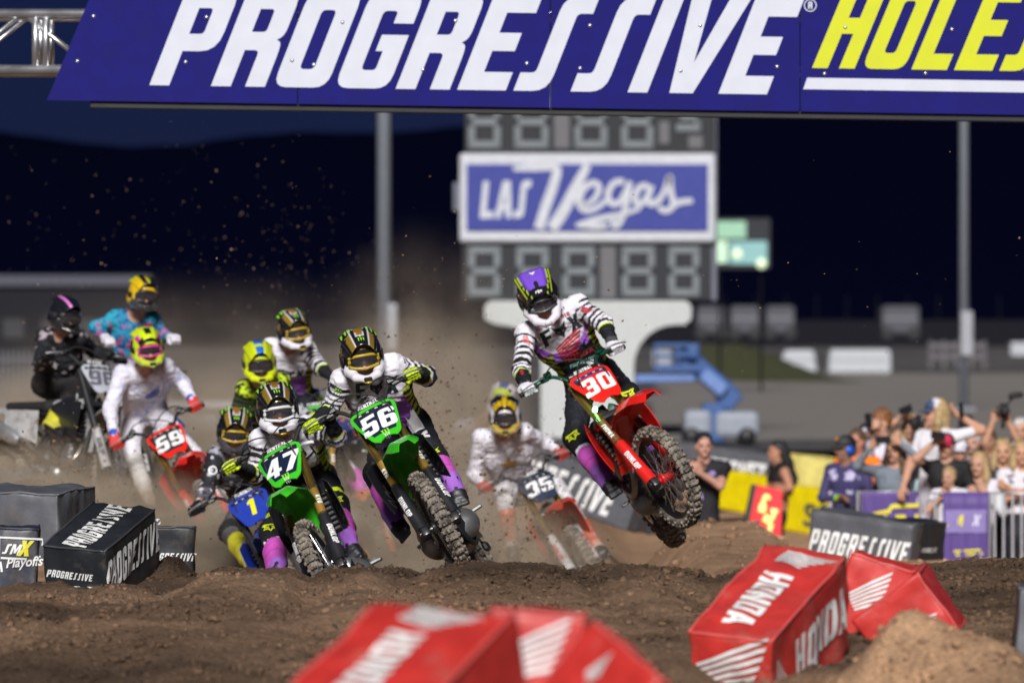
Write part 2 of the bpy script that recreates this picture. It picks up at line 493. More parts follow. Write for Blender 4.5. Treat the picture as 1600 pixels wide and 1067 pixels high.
r_ = 0.15
_O = [[(0, 0, r_), (.6, 0, r_), (.6, 1, r_), (0, 1, r_)], [(.22, .19, .05), (.22, .81, .05), (.38, .81, .05), (.38, .19, .05)]]
GL = {
 'O': (.6, [_O]), '0': (.6, [_O]),
 'P': (.6, [[[(0, 0), (.22, 0), (.22, .36), (.6, .36, .2), (.6, 1, r_), (0, 1)], [(.22, .54), (.22, .81), (.38, .81, .04), (.38, .54, .04)]]]),
 'R': (.6, [[[(0, 0), (.22, 0), (.22, .38), (.38, .38, .05), (.38, 0), (.6, 0), (.6, .46, .14), (.53, .49), (.6, .54, .1), (.6, 1, r_), (0, 1)], [(.22, .57), (.22, .81), (.38, .81, .04), (.38, .57, .04)]]]),
 'G': (.6, [[[(0, 0, r_), (.6, 0, r_), (.6, .56), (.3, .56), (.3, .39), (.38, .39), (.38, .19, .04), (.22, .19, .05), (.22, .81, .05), (.38, .81, .04), (.38, .68), (.6, .68), (.6, 1, r_), (0, 1, r_)]]]),
 'E': (.54, [[[(0, 0), (.54, 0), (.54, .19), (.22, .19), (.22, .41), (.47, .41), (.47, .6), (.22, .6), (.22, .81), (.54, .81), (.54, 1), (0, 1)]]]),
 'S': (.55, [[[(0, 0), (.38, 0, .17), (.38, .81, .05), (.55, .81), (.55, 1), (.17, 1, .17), (.17, .19, .05), (0, .19)]]]),
 'Z': (.6, [[[(0, 0, r_), (.6, 0, r_), (.6, .6, .1), (.22, .6, .05), (.22, .81, .05), (.38, .81, .04), (.38, .69), (.6, .69), (.6, 1, r_), (0, 1, r_), (0, .42, .1), (.38, .42, .05), (.38, .19, .05), (.22, .19, .04), (.22, .31), (0, .31)]]]),
 'I': (.22, [[[(0, 0), (.22, 0), (.22, 1), (0, 1)]]]), '1': (.34, [[[(.12, 0), (.34, 0), (.34, 1), (.16, 1), (0, .86), (0, .7), (.12, .76)]]]),
 'V': (.62, [[[(.16, 0), (.42, 0), (.66, 1), (.43, 1), (.3, .32), (.22, 1), (0, 1)]]]),
 'H': (.6, [[[(0, 0), (.22, 0), (.22, .41), (.38, .41), (.38, 0), (.6, 0), (.6, 1), (.38, 1), (.38, .6), (.22, .6), (.22, 1), (0, 1)]]]),
 'L': (.5, [[[(0, 0), (.5, 0), (.5, .19), (.22, .19), (.22, 1), (0, 1)]]]),
 'T': (.56, [[[(.17, 0), (.39, 0), (.39, .81), (.56, .81), (.56, 1), (0, 1), (0, .81), (.17, .81)]]]),
 'N': (.62, [[[(0, 0), (.2, 0), (.2, .56), (.4, 0), (.62, 0), (.62, 1), (.42, 1), (.42, .44), (.22, 1), (0, 1)]]]),
 'D': (.6, [[[(0, 0), (.6, 0, .2), (.6, 1, .2), (0, 1)], [(.22, .19), (.22, .81), (.38, .81, .05), (.38, .19, .05)]]]),
 'A': (.64, [[[(0, 0), (.22, 0), (.25, .2), (.39, .2), (.42, 0), (.64, 0), (.46, 1), (.18, 1)], [(.28, .37), (.32, .72), (.36, .37)]]]),
 'U': (.6, [[[(0, 0, r_), (.6, 0, r_), (.6, 1), (.38, 1), (.38, .19, .05), (.22, .19, .05), (.22, 1), (0, 1)]]]),
 'W': (.86, [[[(.1, 0), (.34, 0), (.43, .5), (.52, 0), (.76, 0), (.86, 1), (.66, 1), (.62, .4), (.52, .95), (.34, .95), (.24, .4), (.2, 1), (0, 1)]]]),
 'F': (.52, [[[(0, 0), (.22, 0), (.22, .39), (.47, .39), (.47, .58), (.22, .58), (.22, .81), (.54, .81), (.54, 1), (0, 1)]]]),
 'X': (.66, [[[(0, 0), (.24, 0), (.33, .28), (.42, 0), (.66, 0), (.47, .51), (.65, 1), (.42, 1), (.33, .73), (.24, 1), (.01, 1), (.19, .51)]]]),
 'C': (.58, [[[(0, 0, r_), (.58, 0, r_), (.58, .34), (.37, .34), (.37, .19, .04), (.22, .19, .05), (.22, .81, .05), (.37, .81, .04), (.37, .66), (.58, .66), (.58, 1, r_), (0, 1, r_)]]]),
 'B': (.6, [[[(0, 0), (.6, 0, r_), (.6, .47, .1), (.54, .51), (.6, .55, .1), (.6, 1, r_), (0, 1)], [(.22, .19), (.22, .42), (.38, .42, .04), (.38, .19, .04)], [(.22, .59), (.22, .81), (.38, .81, .04), (.38, .59, .04)]]]),
 'M': (.8, [[[(0, 0), (.2, 0), (.2, .6), (.32, .1), (.48, .1), (.6, .6), (.6, 0), (.8, 0), (.8, 1), (.54, 1), (.4, .5), (.26, 1), (0, 1)]]]),
 'K': (.62, [[[(0, 0), (.22, 0), (.22, .36), (.38, 0), (.62, 0), (.42, .52), (.61, 1), (.38, 1), (.22, .64), (.22, 1), (0, 1)]]]),
 'Y': (.62, [[[(.2, 0), (.42, 0), (.42, .38), (.62, 1), (.4, 1), (.31, .62), (.22, 1), (0, 1), (.2, .38)]]]),
 '3': (.58, [[[(0, 0, r_), (.58, 0, r_), (.58, .47, .1), (.52, .51), (.58, .55, .1), (.58, 1, r_), (0, 1, r_), (0, .7), (.2, .7), (.2, .81), (.36, .81), (.36, .6), (.16, .6), (.16, .42), (.36, .42), (.36, .19), (.2, .19), (.2, .3), (0, .3)]]]),
 '2': (.58, [[[(0, 0), (.58, 0), (.58, .19), (.24, .19), (.58, .58, .1), (.58, 1, r_), (0, 1, r_), (0, .68), (.2, .68), (.2, .81), (.37, .81), (.37, .62), (0, .2)]]]),
 '4': (.64, [[[(.32, 0), (.54, 0), (.54, .2), (.64, .2), (.64, .38), (.54, .38), (.54, 1), (.3, 1), (0, .36), (0, .2), (.32, .2)], [(.2, .38), (.32, .66), (.32, .38)]]]),
 '5': (.58, [[[(0, 0, r_), (.58, 0, r_), (.58, .63, r_), (.22, .63), (.22, .81), (.55, .81), (.55, 1), (0, 1), (0, .44), (.36, .44), (.36, .19), (.21, .19), (.21, .3), (0, .3)]]]),
 '6': (.6, [[[(0, 0, r_), (.6, 0, r_), (.6, .61, r_), (.22, .61), (.22, .81, .04), (.38, .81), (.38, .72), (.6, .72), (.6, 1, r_), (0, 1, r_)], [(.22, .19), (.22, .43), (.38, .43, .04), (.38, .19, .04)]]]),
 '7': (.56, [[[(.06, 0), (.3, 0), (.58, .8), (.58, 1), (0, 1), (0, .8), (.33, .8)]]]),
 '9': (.6, [[[(.6, 1, r_), (0, 1, r_), (0, .39, r_), (.38, .39), (.38, .19, .04), (.22, .19), (.22, .28), (0, .28), (0, 0, r_), (.6, 0, r_)], [(.38, .81), (.38, .57), (.22, .57, .04), (.22, .81, .04)]]]),
 '-': (.3, [[[(0, .4), (.3, .4), (.3, .58), (0, .58)]]]),
 '8': (.6, [[[(0, 0, r_), (.6, 0, r_), (.6, .46, .1), (.55, .5), (.6, .54, .1), (.6, 1, r_), (0, 1, r_), (0, .54, .1), (.05, .5), (0, .46, .1)], [(.22, .19), (.22, .42), (.38, .42), (.38, .19)], [(.22, .59), (.22, .81), (.38, .81), (.38, .59)]]]),
}


def outline_fill(loops):
    """2-D loops (outer + holes) -> (points, triangles)."""
    pts = [p for l in loops for p in l]
    tri = tessellate_polygon([[Vector((p[0], p[1], 0)) for p in l] for l in loops])
    return pts, [tuple(t) for t in tri]


def text2d(s, h=1.0, shear=0.0, wide=1.0, gap=0.1, swap=None, italic_center=True):
    """Lettering as flat triangles, centred on (0, 0); height h."""
    V, T = [], []; x = 0.0
    for ch in s:
        if ch == ' ': x += 0.4 * wide; continue
        w, shapes = GL[(swap or {}).get(ch, ch)]
        for loops in shapes:
            p, t = outline_fill([_fil(l) for l in loops])
            b = len(V)
            V += [((x + a * wide), c) for a, c in p]; T += [tuple(b + i for i in q) for q in t]
        x += (w + gap) * wide
    W = x - gap * wide
    return [((a - W / 2 + (c - 0.5) * shear) * h, (c - 0.5) * h) for a, c in V], T, (W * h, h)


def font2d(s, h=1.0, shear=0.0, wide=1.0, bold=0.0):
    c = bpy.data.curves.new('lettering', 'FONT'); c.body = s; c.offset = bold; c.shear = shear; c.resolution_u = 3
    o = bpy.data.objects.new('lettering', c)
    me = bpy.data.meshes.new_from_object(o)
    me.calc_loop_triangles()
    V = [(v.co.x * wide, v.co.y) for v in me.vertices]; T = [tuple(t.vertices) for t in me.loop_triangles]
    bpy.data.objects.remove(o); bpy.data.curves.remove(c); bpy.data.meshes.remove(me)
    xs = [v[0] for v in V]; ys = [v[1] for v in V]
    cx, cy, sc = (min(xs) + max(xs)) / 2, (min(ys) + max(ys)) / 2, h / (max(ys) - min(ys))
    return [((a - cx) * sc, (b - cy) * sc) for a, b in V], T, ((max(xs) - min(xs)) * sc, h)


def stroke2d(paths, w):
    """Pen strokes of width w (list of polylines) as flat quads."""
    V, T = [], []
    for li, pl in enumerate(paths):
        pts = [Vector((p[0], p[1], 0)) for p in pl]; b = len(V)
        for i, p in enumerate(pts):
            d = (pts[min(i + 1, len(pts) - 1)] - pts[max(i - 1, 0)]).normalized()
            ww = w * (pl[i][2] if len(pl[i]) > 2 else 1.0) / 2
            V.append((p.x - d.y * ww, p.y + d.x * ww)); V.append((p.x + d.y * ww, p.y - d.x * ww))
        for i in range(len(pts) - 1): T += [(b + 2 * i, b + 2 * i + 1, b + 2 * i + 3), (b + 2 * i, b + 2 * i + 3, b + 2 * i + 2)]
    return V, T, None


def decal(name, t2, m, o, ax, ay, parent=None, lift=0.003, M=None, onto=None, refine=0, both=False):
    """Flat print: 2-D triangles laid at o along ax, ay (vectors of unit length), or pressed onto a BVH."""
    V2, T = t2[0], t2[1]
    o, ax, ay = Vector(o), Vector(ax), Vector(ay)
    n = ax.cross(ay).normalized()
    V = [o + ax * a + ay * b + n * lift for a, b in V2]
    F = [tuple(t) for t in T]
    ff = []
    for f in F:                                     # all faces look along +n
        a, b, c = (V[i] for i in f)
        ff.append(f if (b - a).cross(c - a).dot(n) > 0 else (f[0], f[2], f[1]))
    me = mesh(name, V, ff, m)
    if refine or onto is not None:
        bm = bmesh.new(); bm.from_mesh(me)
        for _ in range(refine):
            bmesh.ops.subdivide_edges(bm, edges=[e for e in bm.edges if e.calc_length() > 0.012], cuts=1, use_grid_fill=False)
        if refine: bmesh.ops.triangulate(bm, faces=bm.faces[:])
        if onto is not None:
            for v in bm.verts:
                h = onto.ray_cast(v.co + n * 0.25, -n, 0.6)
                if h[0] is not None: v.co = h[0] + n * lift
        bm.to_mesh(me); bm.free()
    return link(name, me, parent, M)
# ------------------------------------------------------------------ the ground
ZP_Y = [0, 10, 16, 20, 24, 26.5, 28.6, 30, 32, 34, 36, 40, 44, 60, 100, 109, 200]
ZP_Z = [-.75, -.62, -.42, -.30, -.14, -.04, .020, -.005, -.16, -.34, -.62, -.95, -1.0, -.98, -.96, -1.1, -1.1]

def ground_z(x, y):
    """Height of the dirt at x, y (arrays or numbers), without the fine clods."""
    x = np.asarray(x, float); y = np.asarray(y, float)
    z = np.interp(y, ZP_Y, ZP_Z)
    z = z + sstep(-1.2, -3.2, x) * (0.98 * sstep(35, 43.5, y) - 0.8 * sstep(50, 62, y))
    z = z + sstep(0.75, 1.5, x) * (0.66 * sstep(34, 43, y) - 1.15 * sstep(46.5, 52.5, y) + .5 * sstep(84, 99, y))
    z = z + sstep(1.9, 2.5, x) * -0.30 * sstep(34, 42, y)
    z = z - sstep(-1.5, -1.85, x) * .11 * sstep(26, 29.3, y)
    z = z + 0.05 * fbm2(x * 0.9 + 3, y * 0.55, 11, 3) * (1 - sstep(50, 66, y))
    z = z + 0.055 * fbm2(x * 1.5, y * 1.1 + 9, 17, 3) * sstep(19, 21, y) * (1 - sstep(29, 31, y))
    for gx, gd in ((-1.1, .05), (-.45, .04), (.35, .045), (-2.2, .03), (1.0, .04)):          # wheel ruts over the crest
        z = z - gd * np.exp(-((x - gx - .10 * np.sin(y * .7 + gx * 5)) / .085) ** 2) * sstep(25.5, 27, y) * (1 - sstep(31, 34, y))
    # ruts along the riding direction on the take-off
    z = z - 0.05 * np.exp(-((x + 1.75 + 0.06 * np.sin(y)) / 0.16) ** 2) * sstep(27, 28.4, y) * (1 - sstep(29, 31, y))
    # heaped dirt against the blocks
    def heap(cx, cy, rx, ry, h): return h * np.exp(-((x - cx) / rx) ** 2 - ((y - cy) / ry) ** 2)
    z = z + heap(-1.87, 31.1, .15, .5, .20) + heap(1.56, 22.75, .24, .34, .33) + heap(1.88, 22.4, .30, .40, .24)
    z = z + heap(0.07, 14.95, .26, .33, .34) + heap(-.15, 15.7, 1.15, 1.0, .58) + heap(0.62, 22.5, .22, .6, .17)
    z = z + heap(3.6, 40, .9, 2.0, .10) + heap(2.7, 30.5, .5, 1.6, .07)
    return z


def soil_material(name, dark, light, scale=3.0):
    m = bpy.data.materials.new(name); m.use_nodes = True
    N, L = m.node_tree.nodes, m.node_tree.links
    b = N['Principled BSDF']; b.inputs['Roughness'].default_value = 0.92; b.inputs['Specular IOR Level'].default_value = 0.25
    tc = N.new('ShaderNodeTexCoord')
    n1 = N.new('ShaderNodeTexNoise'); n1.inputs['Scale'].default_value = scale; n1.inputs['Detail'].default_value = 9; n1.inputs['Roughness'].default_value = 0.68
    n2 = N.new('ShaderNodeTexNoise'); n2.inputs['Scale'].default_value = scale * 14; n2.inputs['Detail'].default_value = 8; n2.inputs['Roughness'].default_value = 0.7
    at = N.new('ShaderNodeAttribute'); at.attribute_name = 'Col'
    L.new(tc.outputs['Object'], n1.inputs['Vector']); L.new(tc.outputs['Object'], n2.inputs['Vector'])
    cr = N.new('ShaderNodeValToRGB'); cr.color_ramp.elements[0].position, cr.color_ramp.elements[1].position = 0.34, 0.68
    cr.color_ramp.elements[0].color, cr.color_ramp.elements[1].color = (*dark, 1), (*light, 1)
    ad = N.new('ShaderNodeMath'); ad.operation = 'MULTIPLY_ADD'; ad.inputs[1].default_value = 0.55
    L.new(n2.outputs['Fac'], ad.inputs[0])
    ad2 = N.new('ShaderNodeMath'); ad2.operation = 'MULTIPLY'; ad2.inputs[1].default_value = 0.45
    L.new(n1.outputs['Fac'], ad2.inputs[0]); L.new(ad2.outputs[0], ad.inputs[2]); L.new(ad.outputs[0], cr.inputs[0])
    mx = N.new('ShaderNodeMix'); mx.data_type = 'RGBA'; mx.blend_type = 'MULTIPLY'; mx.inputs[0].default_value = 1
    L.new(cr.outputs[0], mx.inputs[6]); L.new(at.outputs['Color'], mx.inputs[7]); L.new(mx.outputs[2], b.inputs['Base Color'])
    bp = N.new('ShaderNodeBump'); bp.inputs['Strength'].default_value = 0.9; bp.inputs['Distance'].default_value = 0.03
    L.new(n2.outputs['Fac'], bp.inputs['Height']); L.new(bp.outputs[0], b.inputs['Normal'])
    return m

M_SOIL = soil_material('track_soil', (0.055, 0.033, 0.019), (0.40, 0.252, 0.152))


def soil_tint(x, y):
    """Drier, paler soil away from the watered track (the soil's own colour)."""
    x = np.asarray(x, float); y = np.asarray(y, float)
    dry = sstep(33, 42, y) * 0.55 + sstep(1.5, 2.6, x) * sstep(30, 36, y) * 0.25
    dry = dry + 1.5 * np.exp(-((x - 1.62) / .50) ** 2 - ((y - 22.7) / .65) ** 2) + 0.5 * np.exp(-((x - 0.07) / .5) ** 2 - ((y - 15) / .6) ** 2)
    dry = np.clip(dry + 0.25 * fbm2(x * 1.3, y * .8, 5, 4), 0, 1)
    a = np.array([0.92, 0.92, 0.95]); b = np.array([2.15, 2.1, 2.05])
    wet = np.clip(.5 + 1.5 * fbm2(x * .55 + 7, y * .85, 61, 4), 0, 1) * (1 - np.clip(dry * 1.4, 0, 1))      # damp patches
    return (a + dry[..., None] * (b - a)) * (1.14 - .70 * wet)[..., None]


def build_ground():
    ys = np.concatenate([np.arange(5, 17, .16), np.arange(17, 24, .05), np.arange(24, 31, .028), np.arange(31, 36, .06), np.arange(36, 52, .12), np.arange(52, 75, .4), np.arange(75, 111, 1.0)])
    xs = np.concatenate([np.arange(-16, -4, .4), np.arange(-4, -2.4, .06), np.arange(-2.4, 2.6, .026), np.arange(2.6, 5.2, .05), np.arange(5.2, 18.0, .4)])
    X, Y = np.meshgrid(xs, ys)
    Z = ground_z(X, Y)
    am = 1 - 0.6 * sstep(34, 45, Y)
    c = fbm2(X * 5.5, Y * 4.2, 21, 5, .6)
    Z = Z + am * (0.026 * c + 0.030 * np.maximum(0, fbm2(X * 16, Y * 12, 33, 4, .7)) + .03 * np.maximum(0, fbm2(X * 2.7, Y * 2.0, 77, 3) - .15))
    edge = np.maximum(sstep(100, 109, Y), np.maximum(sstep(14.5, 17.4, X), sstep(-12.5, -15.1, X)))
    Z = Z * (1 - edge) + edge * -1.12
    V = np.stack([X, Y, Z], -1).reshape(-1, 3)
    n, m = X.shape
    i = np.arange(n * m).reshape(n, m)
    F = np.stack([i[:-1, :-1], i[:-1, 1:], i[1:, 1:], i[1:, :-1]], -1).reshape(-1, 4)
    o = link('dirt_ground', mesh('dirt_ground', V, F, M_SOIL, cols=soil_tint(X, Y).reshape(-1, 3), smooth=True))
    o['kind'] = 'structure'
    # loose clods lying about: nobody could count them
    def clods(name, npts, y0, y1, s0, s1, seed, x0=None):
        rg = np.random.default_rng(seed)
        yy = rg.uniform(y0, y1, npts); xx = rg.uniform(-0.098, 0.098, npts) * yy
        dens = fbm2(xx * 1.6, yy * .9, 51, 3)
        k = rg.uniform(-.8, .9, npts) < dens + .25
        xx, yy = xx[k], yy[k]; q = len(xx)
        t = (1 + 5 ** .5) / 2
        ico = np.array([(-1, t, 0), (1, t, 0), (-1, -t, 0), (1, -t, 0), (0, -1, t), (0, 1, t), (0, -1, -t), (0, 1, -t), (t, 0, -1), (t, 0, 1), (-t, 0, -1), (-t, 0, 1)], float) / 1.9
        icf = np.array([(0, 11, 5), (0, 5, 1), (0, 1, 7), (0, 7, 10), (0, 10, 11), (1, 5, 9), (5, 11, 4), (11, 10, 2), (10, 7, 6), (7, 1, 8), (3, 9, 4), (3, 4, 2), (3, 2, 6), (3, 6, 8), (3, 8, 9), (4, 9, 5), (2, 4, 11), (6, 2, 10), (8, 6, 7), (9, 8, 1)])
        s = s0 * (s1 / s0) ** (rg.random(q) ** 5)
        sc = s[:, None] * rg.uniform(.55, 1.3, (q, 3)); sc[:, 2] *= .75
        v = ico[None] * (1 + .35 * rg.normal(size=(q, 12, 1))) * sc[:, None, :]
        a = rg.uniform(0, 6.28, q); ca, sa = np.cos(a)[:, None], np.sin(a)[:, None]
        v = np.stack([v[..., 0] * ca - v[..., 1] * sa, v[..., 0] * sa + v[..., 1] * ca, v[..., 2]], -1)
        zz = ground_z(xx, yy) + 0.004
        v = v + np.stack([xx, yy, zz + .25 * s], -1)[:, None, :]
        F = (icf[None] + 12 * np.arange(q)[:, None, None]).reshape(-1, 3)
        tint = soil_tint(xx, yy) * rg.uniform(.65, 1.35, (q, 1))
        o = link(name, mesh(name, v.reshape(-1, 3), F, M_SOIL, cols=np.repeat(tint, 12, 0)))
        tag(o, 'loose brown clods scattered over the churned dirt track', 'dirt clods', kind='stuff')
    clods('dirt_clods', 90000, 19.5, 31, .0035, .022, 3)
    clods('dirt_clods', 16000, 31, 52, .006, .04, 4)
    clods('dirt_clods', 1500, 12, 19.5, .01, .06, 5)

build_ground()


def asphalt_material():
    m = bpy.data.materials.new('asphalt'); m.use_nodes = True
    N, L = m.node_tree.nodes, m.node_tree.links
    b = N['Principled BSDF']; b.inputs['Roughness'].default_value = 0.85
    tc = N.new('ShaderNodeTexCoord'); mp = N.new('ShaderNodeMapping'); mp.inputs['Scale'].default_value = (1, .22, 1)
    L.new(tc.outputs['Object'], mp.inputs[0])
    n1 = N.new('ShaderNodeTexNoise'); n1.inputs['Scale'].default_value = .08; n1.inputs['Detail'].default_value = 7
    L.new(mp.outputs[0], n1.inputs['Vector'])
    n2 = N.new('ShaderNodeTexNoise'); n2.inputs['Scale'].default_value = 2.0; n2.inputs['Detail'].default_value = 5
    L.new(mp.outputs[0], n2.inputs['Vector'])
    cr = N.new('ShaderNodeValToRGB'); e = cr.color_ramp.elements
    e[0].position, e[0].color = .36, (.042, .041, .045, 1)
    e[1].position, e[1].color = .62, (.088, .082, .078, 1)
    mx = N.new('ShaderNodeMath'); mx.operation = 'MULTIPLY_ADD'; mx.inputs[1].default_value = .3
    L.new(n2.outputs['Fac'], mx.inputs[0])
    m2 = N.new('ShaderNodeMath'); m2.operation = 'MULTIPLY'; m2.inputs[1].default_value = .7
    L.new(n1.outputs['Fac'], m2.inputs[0]); L.new(m2.outputs[0], mx.inputs[2]); L.new(mx.outputs[0], cr.inputs[0])
    L.new(cr.outputs[0], b.inputs['Base Color'])
    return m

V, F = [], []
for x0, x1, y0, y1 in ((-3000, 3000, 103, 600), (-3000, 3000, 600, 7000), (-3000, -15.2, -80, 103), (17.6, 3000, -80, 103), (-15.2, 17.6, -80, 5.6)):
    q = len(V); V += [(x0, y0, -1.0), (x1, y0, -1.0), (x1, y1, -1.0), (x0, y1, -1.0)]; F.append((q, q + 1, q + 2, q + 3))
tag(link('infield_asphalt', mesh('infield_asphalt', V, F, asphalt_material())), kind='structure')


def lit_apron():
    # added sheet just above the asphalt: brighter light on the right as paler colour
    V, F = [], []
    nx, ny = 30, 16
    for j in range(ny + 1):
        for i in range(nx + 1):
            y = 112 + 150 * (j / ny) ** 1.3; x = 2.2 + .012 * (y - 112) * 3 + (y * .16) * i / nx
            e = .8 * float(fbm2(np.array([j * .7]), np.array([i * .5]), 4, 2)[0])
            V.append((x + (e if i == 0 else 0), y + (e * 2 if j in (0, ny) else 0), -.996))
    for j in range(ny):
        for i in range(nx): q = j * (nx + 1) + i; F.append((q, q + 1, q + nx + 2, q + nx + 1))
    tag(link('lit_apron', mesh('lit_apron', V, F, mat('lit_apron_tone', (.205, .19, .172), .85, vary=.3, bump=.2, bscale=3))), kind='structure')
lit_apron()


# dark ridge behind everything
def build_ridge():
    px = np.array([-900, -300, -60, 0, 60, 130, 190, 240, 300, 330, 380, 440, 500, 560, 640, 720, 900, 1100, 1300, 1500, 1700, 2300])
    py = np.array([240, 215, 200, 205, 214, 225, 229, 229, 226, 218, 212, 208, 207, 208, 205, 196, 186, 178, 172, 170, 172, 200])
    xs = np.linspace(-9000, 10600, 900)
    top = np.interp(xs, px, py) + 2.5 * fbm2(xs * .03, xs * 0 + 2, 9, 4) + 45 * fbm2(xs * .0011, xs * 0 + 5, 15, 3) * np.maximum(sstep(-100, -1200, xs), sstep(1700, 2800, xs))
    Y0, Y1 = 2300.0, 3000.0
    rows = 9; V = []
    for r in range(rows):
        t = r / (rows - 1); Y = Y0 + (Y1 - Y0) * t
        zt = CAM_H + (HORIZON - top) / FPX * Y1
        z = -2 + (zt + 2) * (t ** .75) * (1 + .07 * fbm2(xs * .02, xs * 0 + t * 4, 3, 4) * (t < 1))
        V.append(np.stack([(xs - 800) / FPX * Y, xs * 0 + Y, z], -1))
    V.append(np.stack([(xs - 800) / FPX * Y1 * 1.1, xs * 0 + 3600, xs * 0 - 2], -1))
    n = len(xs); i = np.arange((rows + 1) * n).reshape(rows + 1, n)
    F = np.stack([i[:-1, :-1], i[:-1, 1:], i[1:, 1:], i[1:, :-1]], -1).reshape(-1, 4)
    m = mat('ridge_unlit_tone', (.0014, .0021, .0100), rough=1.0, vary=.5, spec=0.0)  # near-black blue: the hills' lack of floodlight is put into their colour
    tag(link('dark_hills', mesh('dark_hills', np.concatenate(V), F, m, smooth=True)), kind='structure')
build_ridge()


# ------------------------------------------------------------------ common materials
M_STEEL = mat('galvanised_steel', (.42, .43, .45), .38, metal=.85, vary=.2)
M_ALU = mat('aluminium', (.62, .63, .65), .32, metal=.9, vary=.15)
M_DARKMETAL = mat('dark_metal', (.03, .03, .033), .45, metal=.6)
M_WHITE = mat('white_paint', (.50, .52, .56), .5, vary=.12)
M_DIGIT = mat('unlit_digit', (.19, .215, .23), .6)
M_BOARD = mat('board_black', (.014, .016, .021), .7)
M_BLUE = mat('sign_blue', (.022, .035, .24), .4, vary=.06)
M_GREYPOLE = mat('grey_pole', (.23, .25, .29), .5, metal=.3)


# ------------------------------------------------------------------ holeshot banner on its truss
def build_banner():
    Yb = 27.0; s = Yb / FPX
    root = empty('sponsor_banner', (0, Yb, 2.3), 'long purple-blue overhead banner with white and yellow lettering', 'banner')
    T = Matrix.Translation(root.location).inverted()
    # the lower edge sinks to the right: the banner hangs a little askew
    drop = 23.0 / 1528.0
    W = lambda px, py: Vector(((px - 800) * s, 0, CAM_H + (HORIZON - py) * s - 2.3))
    ax = Vector((1, 0, -drop)).normalized(); ay = Vector((drop, 0, 1)).normalized()
    m_b = mat('banner_print', (.0105, .0098, .138), .7, vary=.16, spec=.12)
    m_w = mat('banner_white', (.56, .59, .66), .6, vary=.06)
    m_y = mat('banner_yellow', (.56, .60, .0), .6, vary=.06)
    base_y = lambda px: 157 + (px - 72) * drop
    seams = [72, 465, 860, 1250, 1640, 1940]
    topy = -95
    for i in range(5):
        x0, x1 = seams[i], seams[i + 1]
        g = 1.0
        t0 = x0 + (0 if i else (157 - topy) * .42)
        pts = [W(x0 + g, base_y(x0)), W(x1 - g, base_y(x1)), W(x1 - g, topy), W(t0 + g, topy)]
        mb = MB()
        V = [p + Vector((0, d, 0)) for d in (0, .012) for p in pts]
        mb.add((V, [(0, 1, 2, 3), (7, 6, 5, 4), (0, 4, 5, 1), (1, 5, 6, 2), (2, 6, 7, 3), (3, 7, 4, 0)]))
        o = mb.build('panel', m_b, root)
        # screws of this panel
        for q, (fx, fy) in enumerate(((.09, 95), (.5, 97), (.93, 92), (.17, 22), (.62, 24))):
            c = W(x0 + (x1 - x0) * fx + (random.random() - .5) * 24 + (18 if i == 0 else 0), fy + (x0 - 72) * drop + 8 * random.random())
            sv = lathe([(0.0, -.007), (.008, -.006), (.0105, -.002), (.0105, .001)], 10, 'y', c)
            so = MB().add(sv).build('screw', M_ALU, o, smooth=True)
    # rail under the panels
    mb = MB()
    a, b = W(140, base_y(140) + 5), W(1940, base_y(1940) + 5)
    mb.add(box((a + b) / 2 + Vector((0, .05, 0)), ((b - a).length, .06, .035), .004, R=Matrix.Rotation(math.atan(drop), 3, 'Y')))
    mb.build('bottom_rail', mat('rail_black', (.012, .012, .014), .6), root)
    # PROGRESSIVE
    lw = 150 * s
    t = text2d('PROGRESSIVE', lw, .40, 1.0, .085)
    k = (1215 - 250) * s / (t[2][0] + .0)
    t2 = ([(x * k, y) for x, y in t[0]], t[1])
    cpx = (237 + 1245) / 2 + 4; cpy = base_y(cpx) - 29 - 75 + 3
    decal('sponsor_lettering', t2, m_w, W(cpx, cpy) + Vector((0, -.003, 0)), ax, ay, root, 0)
    t = text2d('HOLESHOT', 132 * s, .40, .84, .10)
    h0 = W(1272 + t[2][0] / s / 2 + 24, base_y(1500) - 68 - 66 + 1)
    decal('race_lettering', t, m_y, h0 + Vector((0, -.003, 0)), ax, ay, root, 0)
    q = [(0, 0), (620 * s, 0), (626 * s, 18 * s), (6 * s, 18 * s)]
    decal('underline', (q, [(0, 1, 2), (0, 2, 3)]), m_w, W(1255, base_y(1255) - 35) + Vector((0, -.003, 0)), ax, ay, root, 0)
    # registered mark
    cc = W(1266, 9)
    ring = [(math.cos(a) * r * s, math.sin(a) * r * s) for a in np.linspace(0, 2 * math.pi, 25)[:-1] for r in (8.5, 10)]
    n = 24
    rt = [(2 * i, 2 * i + 1, (2 * i + 3) % (2 * n)) for i in range(n)] + [(2 * i, (2 * i + 3) % (2 * n), (2 * i + 2) % (2 * n)) for i in range(n)]
    o = decal('registered_mark', (ring, rt), m_w, cc + Vector((0, -.003, 0)), ax, ay, root, 0)
    decal('registered_letter', text2d('R', 11 * s), m_w, cc + Vector((0, -.003, 0)), ax, ay, root, 0)
    # truss that carries it, running the whole width to its towers
    tr = empty('lighting_truss', (0, Yb + .22, 2.7), 'silver box truss of tubes carrying the overhead banner', 'truss')
    zt, zb = CAM_H + (HORIZON - 18) * s - 2.7, CAM_H + (HORIZON - 106) * s - 2.7
    for nm, y in (('front', 0.0), ('rear', .30)):
        for z in (zt, zb):
            MB().add(tube([(-5.4, y, z), (5.4, y, z)], .024, 12)).build('chord', M_ALU, tr, smooth=True)
        x = -5.4; up = True
        while x < 5.35:
            x2 = min(x + .34, 5.4)
            MB().add(tube([(x, y, zb if up else zt), (x2, y, zt if up else zb)], .0125, 8)).build('brace', M_ALU, tr, smooth=True)
            up = not up; x = x2
